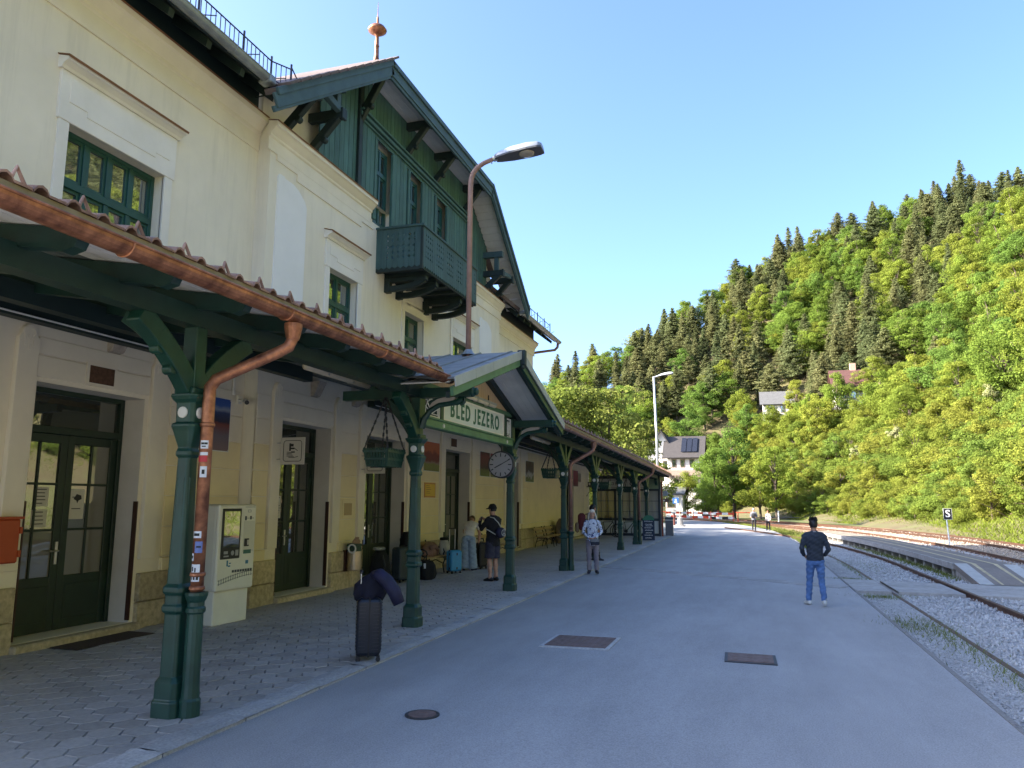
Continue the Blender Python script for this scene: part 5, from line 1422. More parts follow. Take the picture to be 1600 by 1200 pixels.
def broadleaf(seed, h, w, ncl, nl, ls, mat, base=0.22, clr=0.20):
    rs = np.random.RandomState(seed); Pc = []
    while len(Pc) < ncl:
        p = rs.uniform(-1, 1, 3); q = np.linalg.norm(p)
        if q > 1 or q < 0.45 * rs.uniform(): continue
        Pc.append(p)
    Pc = np.array(Pc); lob = 1 + 0.18 * np.sin(3 * np.arctan2(Pc[:, 1], Pc[:, 0]) + seed) ; Pc[:, :2] *= lob[:, None]
    taper = 1 - 0.25 * np.clip(Pc[:, 2], 0, 1)
    ctr = np.stack([Pc[:, 0] * w / 2 * taper, Pc[:, 1] * w / 2 * taper, h * (base + (1 - base) * (Pc[:, 2] * 0.5 + 0.5))], 1)
    P = []; N = []
    for c in ctr:
        v = rs.normal(0, 1, (nl, 3)); v /= np.linalg.norm(v, axis=1, keepdims=True); rad = clr * w * rs.uniform(0.55, 1.0)
        pts = c + v * (rad * rs.uniform(0.5, 1.0, (nl, 1)) ** 0.6) * np.array([1, 1, 0.62]); P.append(pts)
        nn = v * 0.8 + np.array([0, 0, 0.55]) + rs.normal(0, 0.45, (nl, 3)); N.append(nn / np.linalg.norm(nn, axis=1, keepdims=True))
    cr = leaf_obj(np.concatenate(P), np.concatenate(N), ls, mat, rs)
    tk = MB(); tk.tube([(0, 0, -0.5), (0.02 * w, 0, h * 0.2), (0.0, 0.02 * w, h * 0.5), (0, 0, h * 0.8)], [h * 0.022, h * 0.017, h * 0.011, h * 0.003], 7)
    for c in ctr[:14]:
        z0 = max(h * 0.15, min(c[2] - 0.2 * h, h * 0.55)); tk.tube([(0.01 * w, 0, z0), tuple(c * np.array([.5, .5, 1]) * np.array([1, 1, .9])), tuple(c)], [h * 0.009, h * 0.006, h * 0.002], 5)
    return cr, tk.mesh((0, 0, 0), barkm)
def conifer(seed, h, w, bare, mat, ls=0.34, droop=0.32, nb=9, irregular=0.25):
    rs = np.random.RandomState(seed); P = []; N = []; tk = MB()
    tk.tube([(0, 0, -0.5), (0, 0, h * 0.5), (0, 0, h * 0.98)], [h * 0.016, h * 0.011, h * 0.002], 7)
    z = bare * h
    while z < h * 0.985:
        t = (z - bare * h) / (h * (1 - bare)); R_ = w / 2 * (1 - t ** 1.5) ** 0.9 * (0.6 + 0.4 * min(1, t * 6)) + 0.12
        for k in range(nb):
            a = rs.uniform(0, 6.283); L = max(0.2 * R_, R_ * rs.uniform(1 - irregular * 1.5, 1 + irregular * 0.8))
            n = max(3, int(L / 0.15)); f = np.linspace(0.12, 1, n)
            x = L * f; zz = z + 0.10 * L * f - droop * L * f ** 2 + rs.normal(0, 0.05, n)
            lat = rs.normal(0, 0.10 * L, n) * f
            for m_ in range(2):
                la = lat + rs.normal(0, 0.14, n); P.append(np.stack([x * math.cos(a) - la * math.sin(a), x * math.sin(a) + la * math.cos(a), zz + rs.normal(0, 0.07, n)], 1))
                nn = np.stack([np.full(n, 0.25 * math.cos(a)), np.full(n, 0.25 * math.sin(a)), np.full(n, 0.8)], 1) + rs.normal(0, 0.5, (n, 3)); N.append(nn / np.linalg.norm(nn, axis=1, keepdims=True))
            if k % 3 == 0: tk.tube([(0, 0, z), (L * 0.8 * math.cos(a), L * 0.8 * math.sin(a), z - droop * L * 0.55)], [h * 0.003, h * 0.001], 4)
        z += h * 0.021 * rs.uniform(0.5, 1.5)
    return leaf_obj(np.concatenate(P), np.concatenate(N), ls, mat, rs, 0.42), tk.mesh((0, 0, 0), barkm)
def proto_tree(name, pair, label, cat, group):
    cr, tk = pair; r = local(thing(name, label, cat, (0, 0, -500), 0, group)); r.location = (0, 0, 0)
    for nm, me in (('crown', cr), ('trunk', tk)):
        me.name = nm; o = bpy.data.objects.new(nm, me); C.objects.link(o); o.parent = r
    return r
CON = [proto_tree('spruce_tree', conifer(1, 15, 6.0, 0.05, leaf_c, 0.24, 0.30, 13, 0.45), 'dark spruce standing in the forest on the hillside', 'tree', 'spruces in the hillside forest'),
       proto_tree('spruce_tree', conifer(2, 17, 5.0, 0.10, leaf_c, 0.24, 0.24, 12, 0.6), 'dark spruce standing in the forest on the hillside', 'tree', 'spruces in the hillside forest'),
       proto_tree('pine_tree', conifer(3, 15, 6.2, 0.30, leaf_c, 0.26, 0.05, 12, 0.65), 'bare-stemmed pine with ragged top on the hillside', 'tree', 'pines in the hillside forest')]
BRD = [proto_tree('broadleaf_tree', broadleaf(11, 13, 8.5, 74, 185, 0.145, leaf_a, 0.2, 0.18), 'bright green broadleaf tree growing on the hillside', 'tree', 'broadleaf trees in the hillside forest'),
       proto_tree('broadleaf_tree', broadleaf(12, 14.5, 7.0, 74, 185, 0.145, leaf_a, 0.15, 0.18), 'bright green broadleaf tree growing on the hillside', 'tree', 'broadleaf trees in the hillside forest'),
       proto_tree('broadleaf_tree', broadleaf(13, 11, 8.8, 74, 185, 0.145, leaf_a, 0.12, 0.18), 'bright green broadleaf tree growing on the hillside', 'tree', 'broadleaf trees in the hillside forest')]
SHR = [proto_tree('shrub', broadleaf(21, 4.2, 4.4, 34, 210, 0.092, leaf_s, 0.02, 0.21), 'yellow-green shrub in the thicket behind the tracks', 'shrub', 'shrubs on the railway slope'),
       proto_tree('shrub', broadleaf(22, 5.2, 4.0, 34, 210, 0.092, leaf_s, 0.02, 0.21), 'yellow-green shrub in the thicket behind the tracks', 'shrub', 'shrubs on the railway slope'),
       proto_tree('shrub', broadleaf(23, 3.4, 4.8, 34, 210, 0.092, leaf_s, 0.02, 0.21), 'yellow-green shrub in the thicket behind the tracks', 'shrub', 'shrubs on the railway slope')]
HOUSES = [(5.0, 136.0, 16.2, 5.2), (14.8, 125.0, 18.6, 4.6), (-10.5, 114.0, 0.0, 8.0)]
def blocked(x, y, hgt):
    """keeps the houses from being buried: nothing in them or just before them"""
    a = math.atan2(x, y); r = math.hypot(x, y)
    for hx, hy, hz_, rad in HOUSES:
        hr = math.hypot(hx, hy); ha = math.atan2(hx, hy)
        if math.hypot(x - hx, y - hy) < rad * 0.8: return True
        if hz_ > 1 and abs(a - ha) * hr < rad * 0.42 and hr - 45 < r < hr:
            if hz(x, y) + hgt > CAMH + (hz_ + 2.9 - CAMH) * r / hr: return True
        if hz_ < 1 and -4 < (a - ha) * hr + 0 < 2.5 and hr - 16 < r < hr: return True
    return False
rs = random.Random(12)
spots = {'con': [], 'brd': [], 'shr': []}
def noise2(x, y): return math.sin(x * 0.061 + 1.3) * math.cos(y * 0.053 - 0.4) + 0.6 * math.sin(x * 0.13 - y * 0.11 + 2.0) + 0.4 * math.sin(x * 0.27 + y * 0.22)
y = -55.0
while y < 300:
    x = -110.0
    while x < 175:
        xx = x + rs.uniform(-2.0, 2.0); yy = y + rs.uniform(-2.0, 2.0); x += 3.9
        d = toe_d(xx, yy)
        if d < 15: continue
        az = math.atan2(xx, max(yy, .1)); r = math.hypot(xx, yy)
        infr = -0.36 < az < 0.40 and yy > 20
        if not infr:
            if not (yy < 150 and d < 85 and xx > 0) or rs.random() < 0.2: continue
        g = prof(d); c = crest(az) if yy > 5 else 60
        if g > c + 9: continue
        v = noise2(xx, yy) * 0.8 + 0.75 * min(1, (d - 20) / 60) + (0.55 if az < 0.06 else 0) - (0.8 if az > 0.22 and d < 45 else 0)
        con = v > 0.45 + rs.uniform(-0.8, 0.8) and d > 20
        s = rs.uniform(0.68, 1.12) * (0.66 if con else 0.70)
        if g > c - 4: s *= 0.92
        hgt = 15 if con else 11
        if blocked(xx, yy, hgt * s): continue
        spots['con' if con else 'brd'].append((xx, yy, hz(xx, yy) - 0.4, rs.uniform(0, 6.28), s * (1.15 if con and rs.random() < 0.2 else 1), infr, r))
    y += 3.9
y = -20.0
while y < 135:
    x = -60.0
    while x < 60:
        xx = x + rs.uniform(-1.0, 1.0); yy = y + rs.uniform(-1.0, 1.0); x += 2.15
        d = toe_d(xx, yy); az = math.atan2(xx, max(yy, .1)); infr = -0.36 < az < 0.38 and yy > 20
        near_clear = 7.0 if (yy < 52 and xx > 12) else 1.3
        if d < near_clear or d > 21: continue
        if not infr and (xx < 0 or rs.random() < 0.3): continue
        s = rs.uniform(0.6, 1.0) * (0.55 + 0.45 * min(1, (d - near_clear) / 6))
        if blocked(xx, yy, 4.5 * s): continue
        spots['shr'].append((xx, yy, hz(xx, yy) - 0.25, rs.uniform(0, 6.28), s, infr, math.hypot(xx, yy)))
    y += 2.15

def gn_scatter(name, pts, protos):
    me = bpy.data.meshes.new(name); me.from_pydata([p[:3] for p in pts], [], [])
    a = me.attributes.new('rot', 'FLOAT', 'POINT'); a.data.foreach_set('value', [p[3] for p in pts])
    a = me.attributes.new('scl', 'FLOAT', 'POINT'); a.data.foreach_set('value', [p[4] for p in pts])
    a = me.attributes.new('idx', 'INT', 'POINT'); a.data.foreach_set('value', [random.randrange(len(protos)) for p in pts])
    o = bpy.data.objects.new(name, me); C.objects.link(o); o['kind'] = 'stuff'
    ng = bpy.data.node_groups.new(name, 'GeometryNodeTree'); ng.interface.new_socket('Geometry', in_out='INPUT', socket_type='NodeSocketGeometry'); ng.interface.new_socket('Geometry', in_out='OUTPUT', socket_type='NodeSocketGeometry')
    N = ng.nodes; L = ng.links; gi = N.new('NodeGroupInput'); go = N.new('NodeGroupOutput'); iop = N.new('GeometryNodeInstanceOnPoints'); jn = N.new('GeometryNodeJoinGeometry')
    for p in protos:
        oi = N.new('GeometryNodeObjectInfo'); oi.inputs['Object'].default_value = p; oi.inputs['As Instance'].default_value = True; L.new(oi.outputs['Geometry'], jn.inputs[0])
    def att(nm, ty):
        q = N.new('GeometryNodeInputNamedAttribute'); q.data_type = ty; q.inputs['Name'].default_value = nm; return q.outputs['Attribute']
    cx = N.new('ShaderNodeCombineXYZ'); L.new(att('rot', 'FLOAT'), cx.inputs[2]); L.new(cx.outputs[0], iop.inputs['Rotation']); L.new(att('scl', 'FLOAT'), iop.inputs['Scale'])
    iop.inputs['Pick Instance'].default_value = True; L.new(att('idx', 'INT'), iop.inputs['Instance Index'])
    L.new(gi.outputs[0], iop.inputs['Points']); L.new(jn.outputs[0], iop.inputs['Instance']); L.new(iop.outputs[0], go.inputs[0])
    md = o.modifiers.new('scatter', 'NODES'); md.node_group = ng
    return o
for kind, protos, stuff in (('con', CON, 'distant_conifers'), ('brd', BRD, 'distant_broadleaf_trees'), ('shr', SHR, 'distant_shrubs')):
    L_ = sorted(spots[kind], key=lambda p: (not p[5], p[6])); ind = [p for p in L_ if p[5]][:290]; rest = [p for p in L_ if not p[5]] + [p for p in L_ if p[5]][290:]
    used = set()
    for p in ind:
        k = random.randrange(len(protos)); q = protos[k]
        sv = (p[4] * random.uniform(0.85, 1.3), p[4] * random.uniform(0.85, 1.3), p[4] * random.uniform(0.85, 1.1))
        if k in used: dup(q, p[:3], p[3], scale=sv)
        else: used.add(k); q.location = p[:3]; q.rotation_euler = (0, 0, p[3]); q.scale = sv
    if rest: gn_scatter(stuff, rest, [q.children[0] for q in protos])
# lindens behind the station
LIN = proto_tree('linden_tree', broadleaf(31, 14, 9.5, 52, 130, 0.22, leaf_l, 0.15, 0.17), 'pale green tree rising just behind the canopy roof', 'tree', 'pale trees behind the canopy')
lsp = [(-12.5, 72, 1.0), (-18.5, 70, 1.02), (-22.5, 84, 1.06), (-12.5, 84, 0.78), (-30, 80, 1.1), (-16.5, 90, 0.98), (-9.5, 79, 0.52), (-24, 66, 0.95), (-16, 45.5, 0.80), (-22, 51, 0.95), (-13.5, 52.5, 0.55)]
for i, (x, y, s) in enumerate(lsp):
    if i: dup(LIN, (x, y, -0.2), i * 1.7, scale=s, label='tree standing behind the low annex of the station' if y < 60 else None, group='trees behind the annex' if y < 60 else None)
    else: LIN.location = (x, y, -0.2); LIN.scale = (s, s, s)
# trees right of the white house
SM = [(-4.2, 100, 0.66, 0), (-2.0, 103, 0.8, 1), (1.2, 99, 0.7, 2), (-5.0, 94, 0.40, 2), (-7.6, 101, 0.44, 0), (3.0, 97, 0.6, 1), (-9.6, 104, 0.34, 2)]
for x, y, s, k in SM: dup(BRD[k], (x, y, 0), x * 3.1, 'bright green tree at the foot of the slope beside the white house', scale=s, group='trees beside the white house')
# blossoming shrubs
BLO = proto_tree('flowering_shrub', broadleaf(41, 4.0, 4.0, 26, 80, 0.17, blossom, 0.05, 0.2), 'shrub with creamy white blossom high on the slope', 'shrub', 'flowering shrubs on the slope')
for i, (x, y, s) in enumerate(((27.0, 88, 0.9), (28.5, 92, 0.8), (23.5, 86, 0.55), (16.5, 99, 0.5), (13.0, 104, 0.5))):
    if i: dup(BLO, (x, y, hz(x, y) + 2.2), i * 1.3, scale=s)
    else: BLO.location = (x, y, hz(x, y) + 2.2); BLO.scale = (s,) * 3

# houses
hwhite = M('house_white', (0.66, 0.62, 0.56), 0.85, 0.05, 1, dirt=0.06); roofbr = M('house_roof_brown', (0.05, 0.044, 0.042), 0.8, 0.2, 3, 0.2, 12); roofgr = M('house_roof_grey', (0.10, 0.10, 0.10), 0.8, 0.2, 3, 0.2, 12); roofrd = M('house_roof_red', (0.085, 0.036, 0.03), 0.8, 0.2, 3, 0.2, 12)
def house(label, x0, x1, y0, y1, z0, ze, zr, ridge_x, rm, ov=0.6, wins=(), chim=None, panels=False):
    t = thing('house', label, 'house', ((x0 + x1) / 2, (y0 + y1) / 2, z0))
    mb = MB(); mb.box(x0, x1, y0, y1, z0, ze)
    if ridge_x:                                         # ridge along X
        ym_ = (y0 + y1) / 2; mb.add([(x0, y0, ze), (x0, y1, ze), (x0, ym_, zr), (x1, y0, ze), (x1, y1, ze), (x1, ym_, zr)], [(0, 1, 2), (3, 5, 4)])
    else:
        xm_ = (x0 + x1) / 2; mb.add([(x0, y0, ze), (x1, y0, ze), (xm_, y0, zr), (x0, y1, ze), (x1, y1, ze), (xm_, y1, zr)], [(0, 1, 2), (3, 5, 4)])
    mb.build('wall', hwhite, t)
    if ridge_x:
        k = (zr - ze) / ((y1 - y0) / 2); zl = ze - ov * k
        slab([(x0 - ov, y0 - ov, zl), (x1 + ov, y0 - ov, zl), (x1 + ov, ym_, zr), (x0 - ov, ym_, zr)], 0.18, 'roof', rm, t); slab([(x0 - ov, y1 + ov, zl), (x1 + ov, y1 + ov, zl), (x1 + ov, ym_, zr), (x0 - ov, ym_, zr)], 0.18, 'roof', rm, t)
        if panels:
            for q in range(3):
                a = x0 + (x1 - x0) * (0.42 + 0.17 * q); b = a + (x1 - x0) * 0.15
                f0, f1 = 0.2, 0.85; pt = lambda x, f: (x, y0 - ov + (ym_ - y0 + ov) * f, zl + (zr - zl) * f + 0.22)
                slab([pt(a, f0), pt(b, f0), pt(b, f1), pt(a, f1)], 0.05, 'solar_panel', M('solar', (0.02, 0.022, 0.03), 0.25, 0.1, 5), t)
    else:
        k = (zr - ze) / ((x1 - x0) / 2); zl = ze - ov * k
        slab([(x0 - ov, y0 - ov, zl), (x0 - ov, y1 + ov, zl), (xm_, y1 + ov, zr), (xm_, y0 - ov, zr)], 0.18, 'roof', rm, t); slab([(x1 + ov, y0 - ov, zl), (x1 + ov, y1 + ov, zl), (xm_, y1 + ov, zr), (xm_, y0 - ov, zr)], 0.18, 'roof', rm, t)
    for (a, b, c, d) in wins:
        w = MB().box(a, b, y0 - 0.04, y0 + 0.02, c, d).build('window', M('house_frame', (0.25, 0.18, 0.14), 0.6, 0.1, 5), t); MB().box(a + 0.1, b - 0.1, y0 - 0.06, y0 - 0.04, c + 0.1, d - 0.1).build('pane', glass_w, w)
    if chim: MB().box(chim[0] - 0.4, chim[0] + 0.4, chim[1] - 0.4, chim[1] + 0.4, zr - 1.5, zr + 1.0).build('chimney', M('brick_pale', (0.42, 0.26, 0.2), 0.9, 0.15, 8), t)
    return t
house('white house with brown gable roof behind the grey lamp post', -14.6, -10.2, 116, 126, 0, 9.0, 12.6, False, roofbr, 0.6, [(-13.6, -12.7, 6.6, 8.0), (-12.2, -11.3, 6.6, 8.0)])
hw = house('white house with dark roof and solar panels beyond the lamp post', -11.2, -6.6, 113, 121, 0, 8.7, 11.6, True, roofbr, 0.7, [(-10.6, -9.9, 6.8, 8.0), (-9.4, -8.7, 6.8, 8.0), (-8.1, -7.4, 6.8, 8.0), (-10.4, -9.6, 3.8, 5.2), (-8.4, -7.6, 3.8, 5.2)], None, True)
mb = MB(); mb.box(-11.3, -6.4, 111.6, 113.0, 5.4, 5.6); mb.box(-11.3, -6.4, 111.55, 111.65, 5.6, 6.4); mb.build('balcony', M('balcony_wood', (0.30, 0.22, 0.17), 0.7, 0.15, 5), hw)
house('small pale house with grey roof among the trees of the slope', 2.7, 7.3, 134, 140, 14.0, 18.4, 20.6, True, roofgr, 0.5, [(3.4, 4.2, 16.6, 17.8), (5.4, 6.2, 16.6, 17.8)])
house('red-roofed house with chimney high among the trees', 12.9, 16.9, 122.5, 129, 14.5, 19.2, 22.0, True, roofrd, 0.6, [(13.4, 14.2, 17.2, 18.6), (14.9, 15.7, 17.2, 18.6)], (15.8, 126.0))
house('low white building beyond the red and white barriers', -12.5, -7.9, 97, 103, 0, 3.0, 3.8, True, roofgr, 0.3, [(-11.6, -10.6, 1.2, 2.2), (-9.8, -8.8, 1.2, 2.2)])

# grass
def grass(name, n, sampler, hmin, hmax, mat, seed, lean=0.35, wd=0.012):
    rs = np.random.RandomState(seed); P = np.array([sampler(rs) for _ in range(n)]); a = rs.uniform(0, 6.283, n); h = rs.uniform(hmin, hmax, n)
    sd = np.stack([np.cos(a), np.sin(a), np.zeros(n)], 1) * (wd * rs.uniform(0.7, 1.4, (n, 1))); ln = rs.normal(0, lean, (n, 2)) * h[:, None]
    top = P + np.stack([ln[:, 0], ln[:, 1], h], 1); V = np.stack([P - sd, P + sd, top], 1).reshape(-1, 3); F = np.arange(3 * n)
    me = bpy.data.meshes.new(name); me.vertices.add(3 * n); me.vertices.foreach_set('co', V.ravel()); me.loops.add(3 * n); me.loops.foreach_set('vertex_index', F); me.polygons.add(n); me.polygons.foreach_set('loop_start', np.arange(0, 3 * n, 3)); me.polygons.foreach_set('loop_total', np.full(n, 3)); me.update(); me.materials.append(mat)
    o = bpy.data.objects.new(name, me); C.objects.link(o); o['kind'] = 'stuff'; return o
grassm = leafmat('grass_blade', (0.17, 0.20, 0.05), (0.17, 0.20, 0.05), (0.17, 0.20, 0.05), 0.3, 3.0)
def g1(rs):                                             # tufts along the sunken rail and crossing
    c = rs.choice(9); cs = [(2.72, 11.5, .10, 1.6), (2.65, 13.4, .2, 0.9), (2.75, 9.0, .08, 1.0), (2.6, 17.9, .35, 0.22), (2.3, 21.6, .25, .15), (2.75, 25, .06, 3.0), (2.4, 7.4, .12, .2), (2.35, 14.0, .25, .5), (3.4, 26, .3, 1.5)]
    x, y, sx, sy = cs[c]; return (x + rs.normal(0, sx), y + rs.normal(0, sy), -0.03)
grass('rail_side_grass', 5200, g1, 0.015, 0.075, grassm, 1, 0.6, 0.005)
def g2(rs):                                             # under the platform edge
    y = rs.uniform(22, 38); return (px_(4.85 + rs.normal(0, 0.18), y), y + 0, -0.04)
grass('platform_edge_grass', 2600, lambda rs: (lambda y: (px_(4.92 + abs(rs.normal(0, 0.16)) * -1 + 0.1, y), y, -0.04))(22 + 16 * rs.beta(1.3, 1.6)), 0.04, 0.17, grassm, 2, 0.5, 0.008)
def g3(rs):                                             # verge along the far asphalt edge
    y = rs.uniform(34, 84); return (asph_r(y) + 0.1 + abs(rs.normal(0, 0.7)) * min(1, (y - 30) / 20), y, -0.05)
grass('verge_grass', 14000, g3, 0.04, 0.18, grassm, 3, 0.4, 0.02)
def g4(rs):                                             # foot of the slope
    while True:
        y = rs.uniform(24, 125); d = rs.uniform(-0.8, 9); x = 12.9 + d - (0 if y < 45 else (y - 45) * 0.05)
        if y > 80: x = 10 - (y - 80) * 0.25 + d
        dd = toe_d(x, y)
        if dd > -0.8: return (x, y, hz(x, y) - 0.08)
grass('slope_grass', 60000, g4, 0.08, 0.32, leafmat('slope_blade', (0.15, 0.19, 0.03), (0.15, 0.19, 0.03), (0.15, 0.19, 0.03), 0.3, 0.6), 4, 0.7, 0.03)
mb = MB()                                               # brush heap and bare soil on the slope
random.seed(8)
t = thing('brush_heap', 'heap of dry cut branches on the slope right of the S sign', 'brush heap', (17.5, 52, hz(17.5, 52)))
for k in range(70):
    p = Vector((17.5 + random.gauss(0, 1.3), 52 + random.gauss(0, 1.5), 0)); p.z = hz(p.x, p.y) + 0.1; q = p + Vector((random.gauss(0, 1), random.gauss(0, 1), random.uniform(0.1, 1.0)))
    mb.tube([p, p.lerp(q, 0.5) + Vector((0, 0, 0.1)), q], [0.03, 0.022, 0.008], 4)
mb.build('twigs', M('dry_wood', (0.22, 0.15, 0.10), 0.9, 0.25, 6), t); mb = MB()
for k in range(6):
    p = Vector((17.5 + random.gauss(0, 1.2), 52 + random.gauss(0, 1), 0)); p.z = hz(p.x, p.y) + 0.2; q = p + Vector((random.gauss(0, 1.4), random.gauss(0, 1.2), random.uniform(0.6, 1.6))); mb.tube([p, q], [0.05, 0.02], 5)
mb.build('branch', MATS['dry_wood'], t)
# ================================================================== THINGS ON AND BY THE WALL
def flatmat(name, bands, axis=2, z0=0.0, z1=1.0, nscale=6.0, namt=0.15, rough=0.5):
    """printed picture: colour bands along an axis, broken up by noise"""
    m = bpy.data.materials.new(name); m.use_nodes = True; n = m.node_tree.nodes; L = m.node_tree.links
    b = n['Principled BSDF']; b.inputs['Roughness'].default_value = rough
    geo = n.new('ShaderNodeNewGeometry'); sx = n.new('ShaderNodeSeparateXYZ'); L.new(geo.outputs['Position'], sx.inputs[0])
    mr = n.new('ShaderNodeMapRange'); mr.inputs[1].default_value = z0; mr.inputs[2].default_value = z1; L.new(sx.outputs[axis], mr.inputs[0])
    nz = n.new('ShaderNodeTexNoise'); nz.inputs['Scale'].default_value = nscale; nz.inputs['Detail'].default_value = 8; L.new(geo.outputs['Position'], nz.inputs['Vector'])
    ma = n.new('ShaderNodeMath'); ma.operation = 'MULTIPLY_ADD'; ma.inputs[1].default_value = namt * 2; L.new(nz.outputs['Fac'], ma.inputs[0])
    ms = n.new('ShaderNodeMath'); ms.operation = 'SUBTRACT'; ms.inputs[1].default_value = namt; L.new(mr.outputs[0], ms.inputs[0]); L.new(ms.outputs[0], ma.inputs[2])
    r = n.new('ShaderNodeValToRGB'); cr = r.color_ramp
    while len(cr.elements) < len(bands): cr.elements.new(0.5)
    for e, (p, c) in zip(cr.elements, bands): e.position = p; e.color = (*c, 1)
    L.new(ma.outputs[0], r.inputs[0]); L.new(r.outputs[0], b.inputs['Base Color'])
    return m
def poster(label, y0, y1, z0, z1, x, mat, grp='printed pictures on the station wall'):
    t = thing('poster', label, 'poster', (x, (y0 + y1) / 2, z0), 0, grp)
    MB().box(x, x + 0.012, y0, y1, z0, z1).build('backing', white, t)
    MB().box(x + 0.012, x + 0.014, y0 + 0.015, y1 - 0.015, z0 + 0.015, z1 - 0.015).build('print', mat, t)
    mb = MB()
    for a in (y0 + .03, y1 - .03):
        for c in (z0 + .03, z1 - .03): mb.lathe((x + 0.014, a, c), [(0.012, 0), (0.008, 0.006)], 8, axis=(1, 0, 0))
    mb.build('fixing', steel, t)
pw = XL + 0.03
poster('poster of a blue lake and dark mountains behind the first column', 10.15, 11.40, 2.72, 3.65, pw, flatmat('print_lake', [(0.0, (.22, .15, .16)), (0.3, (.16, .13, .18)), (0.52, (.20, .05, .05)), (0.56, (.02, .02, .06)), (0.72, (.02, .04, .16)), (0.78, (.25, .3, .42)), (0.86, (.03, .10, .38)), (1.0, (.02, .07, .32))], 2, 2.72, 3.65, 3.0, 0.07))
pr_ = XR + 0.03
poster('poster with orange sky, dark red tree and green field', 19.26, 20.38, 2.70, 3.53, pr_, flatmat('print_tree', [(0.0, (.16, .17, .04)), (0.24, (.20, .22, .05)), (0.28, (.25, .18, .16)), (0.36, (.16, .02, .025)), (0.6, (.20, .03, .03)), (0.7, (.50, .12, .05)), (1.0, (.55, .15, .07))], 2, 2.70, 3.53, 4.0, 0.16))
poster('poster of a dark red woodland over green, beside the clock', 23.85, 24.85, 2.70, 3.53, pr_, flatmat('print_wood', [(0.0, (.14, .20, .04)), (0.25, (.12, .13, .03)), (0.33, (.05, .03, .03)), (0.55, (.12, .03, .03)), (0.8, (.22, .05, .05)), (1.0, (.09, .05, .04))], 2, 2.70, 3.53, 5.0, 0.2))
poster('reddish picture half hidden behind the round clock', 24.9, 25.75, 2.70, 3.53, pr_, flatmat('print_red', [(0.0, (.14, .18, .05)), (0.3, (.16, .13, .06)), (0.45, (.25, .07, .06)), (1.0, (.35, .08, .08))], 2, 2.70, 3.53, 5.0, 0.15))
poster('narrow dark picture of a waterfall on the yellow wall', 30.2, 31.45, 2.68, 3.55, XL + 0.03, flatmat('print_fall', [(0.0, (.16, .24, .06)), (0.2, (.10, .13, .04)), (0.32, (.45, .45, .48)), (0.48, (.06, .05, .05)), (0.8, (.10, .06, .04)), (1.0, (.13, .12, .08))], 2, 2.68, 3.55, 4.0, 0.3))
poster('magenta picture beside the last recessed entrance', 38.7, 39.9, 2.66, 3.5, XL + 0.11, flatmat('print_magenta', [(0.0, (.10, .03, .05)), (0.5, (.25, .03, .08)), (1.0, (.30, .04, .14))], 2, 2.66, 3.5, 3.0, 0.15))
t = thing('notice_board', 'small yellow notice in an orange frame beside the sign column', 'notice', (pr_, 19.75, 2.0))
MB().box(pr_, pr_ + 0.012, 19.36, 20.12, 1.99, 2.39).build('frame', M('orange_frame', (0.55, 0.24, 0.05), 0.5, 0.05, 4), t)
MB().box(pr_ + 0.012, pr_ + 0.016, 19.41, 20.07, 2.03, 2.35).build('sheet', M('yellow_sheet', (0.72, 0.46, 0.04), 0.5, 0.05, 4), t)
mb = MB()
for k in range(5): mb.box(pr_ + 0.016, pr_ + 0.017, 19.46, 19.7 + 0.05 * (k % 3), 2.30 - k * 0.05, 2.315 - k * 0.05)
mb.build('print', M('brown_ink', (0.35, 0.17, 0.03), 0.6, 0.1, 4), t)
t = thing('wall_plaque', 'faded square plaque on the yellow wall between two doors', 'plaque', (pr_, 15.22, 1.5))
MB().box(pr_, pr_ + 0.01, 14.98, 15.44, 1.52, 1.90).build('frame', stucco2, t, bevel=0.004); MB().box(pr_ + 0.01, pr_ + 0.014, 15.04, 15.38, 1.58, 1.84).build('face', M('plaque_face', (0.5, 0.37, 0.2), 0.8, 0.06, 5), t)
# red box at the left edge
t = thing('wall_box', 'orange-red metal wall box at the left edge near the first door', 'wall box', (XL, 7.15, 1.1))
MB().box(XL + 0.07, XL + 0.20, 6.85, 7.36, 1.13, 1.66).build('case', M('box_red', (0.42, 0.06, 0.012), 0.45, 0.08, 5), t, bevel=0.02); mb = MB(); mb.box(XL + 0.06, XL + 0.215, 6.83, 7.385, 1.655, 1.685); mb.build('lid', MATS['box_red'], t)
for z in (1.24, 1.52): MB().box(XL + 0.12, XL + 0.212, 7.34, 7.375, z - 0.04, z + 0.04).build('hinge', MATS['box_red'], t)
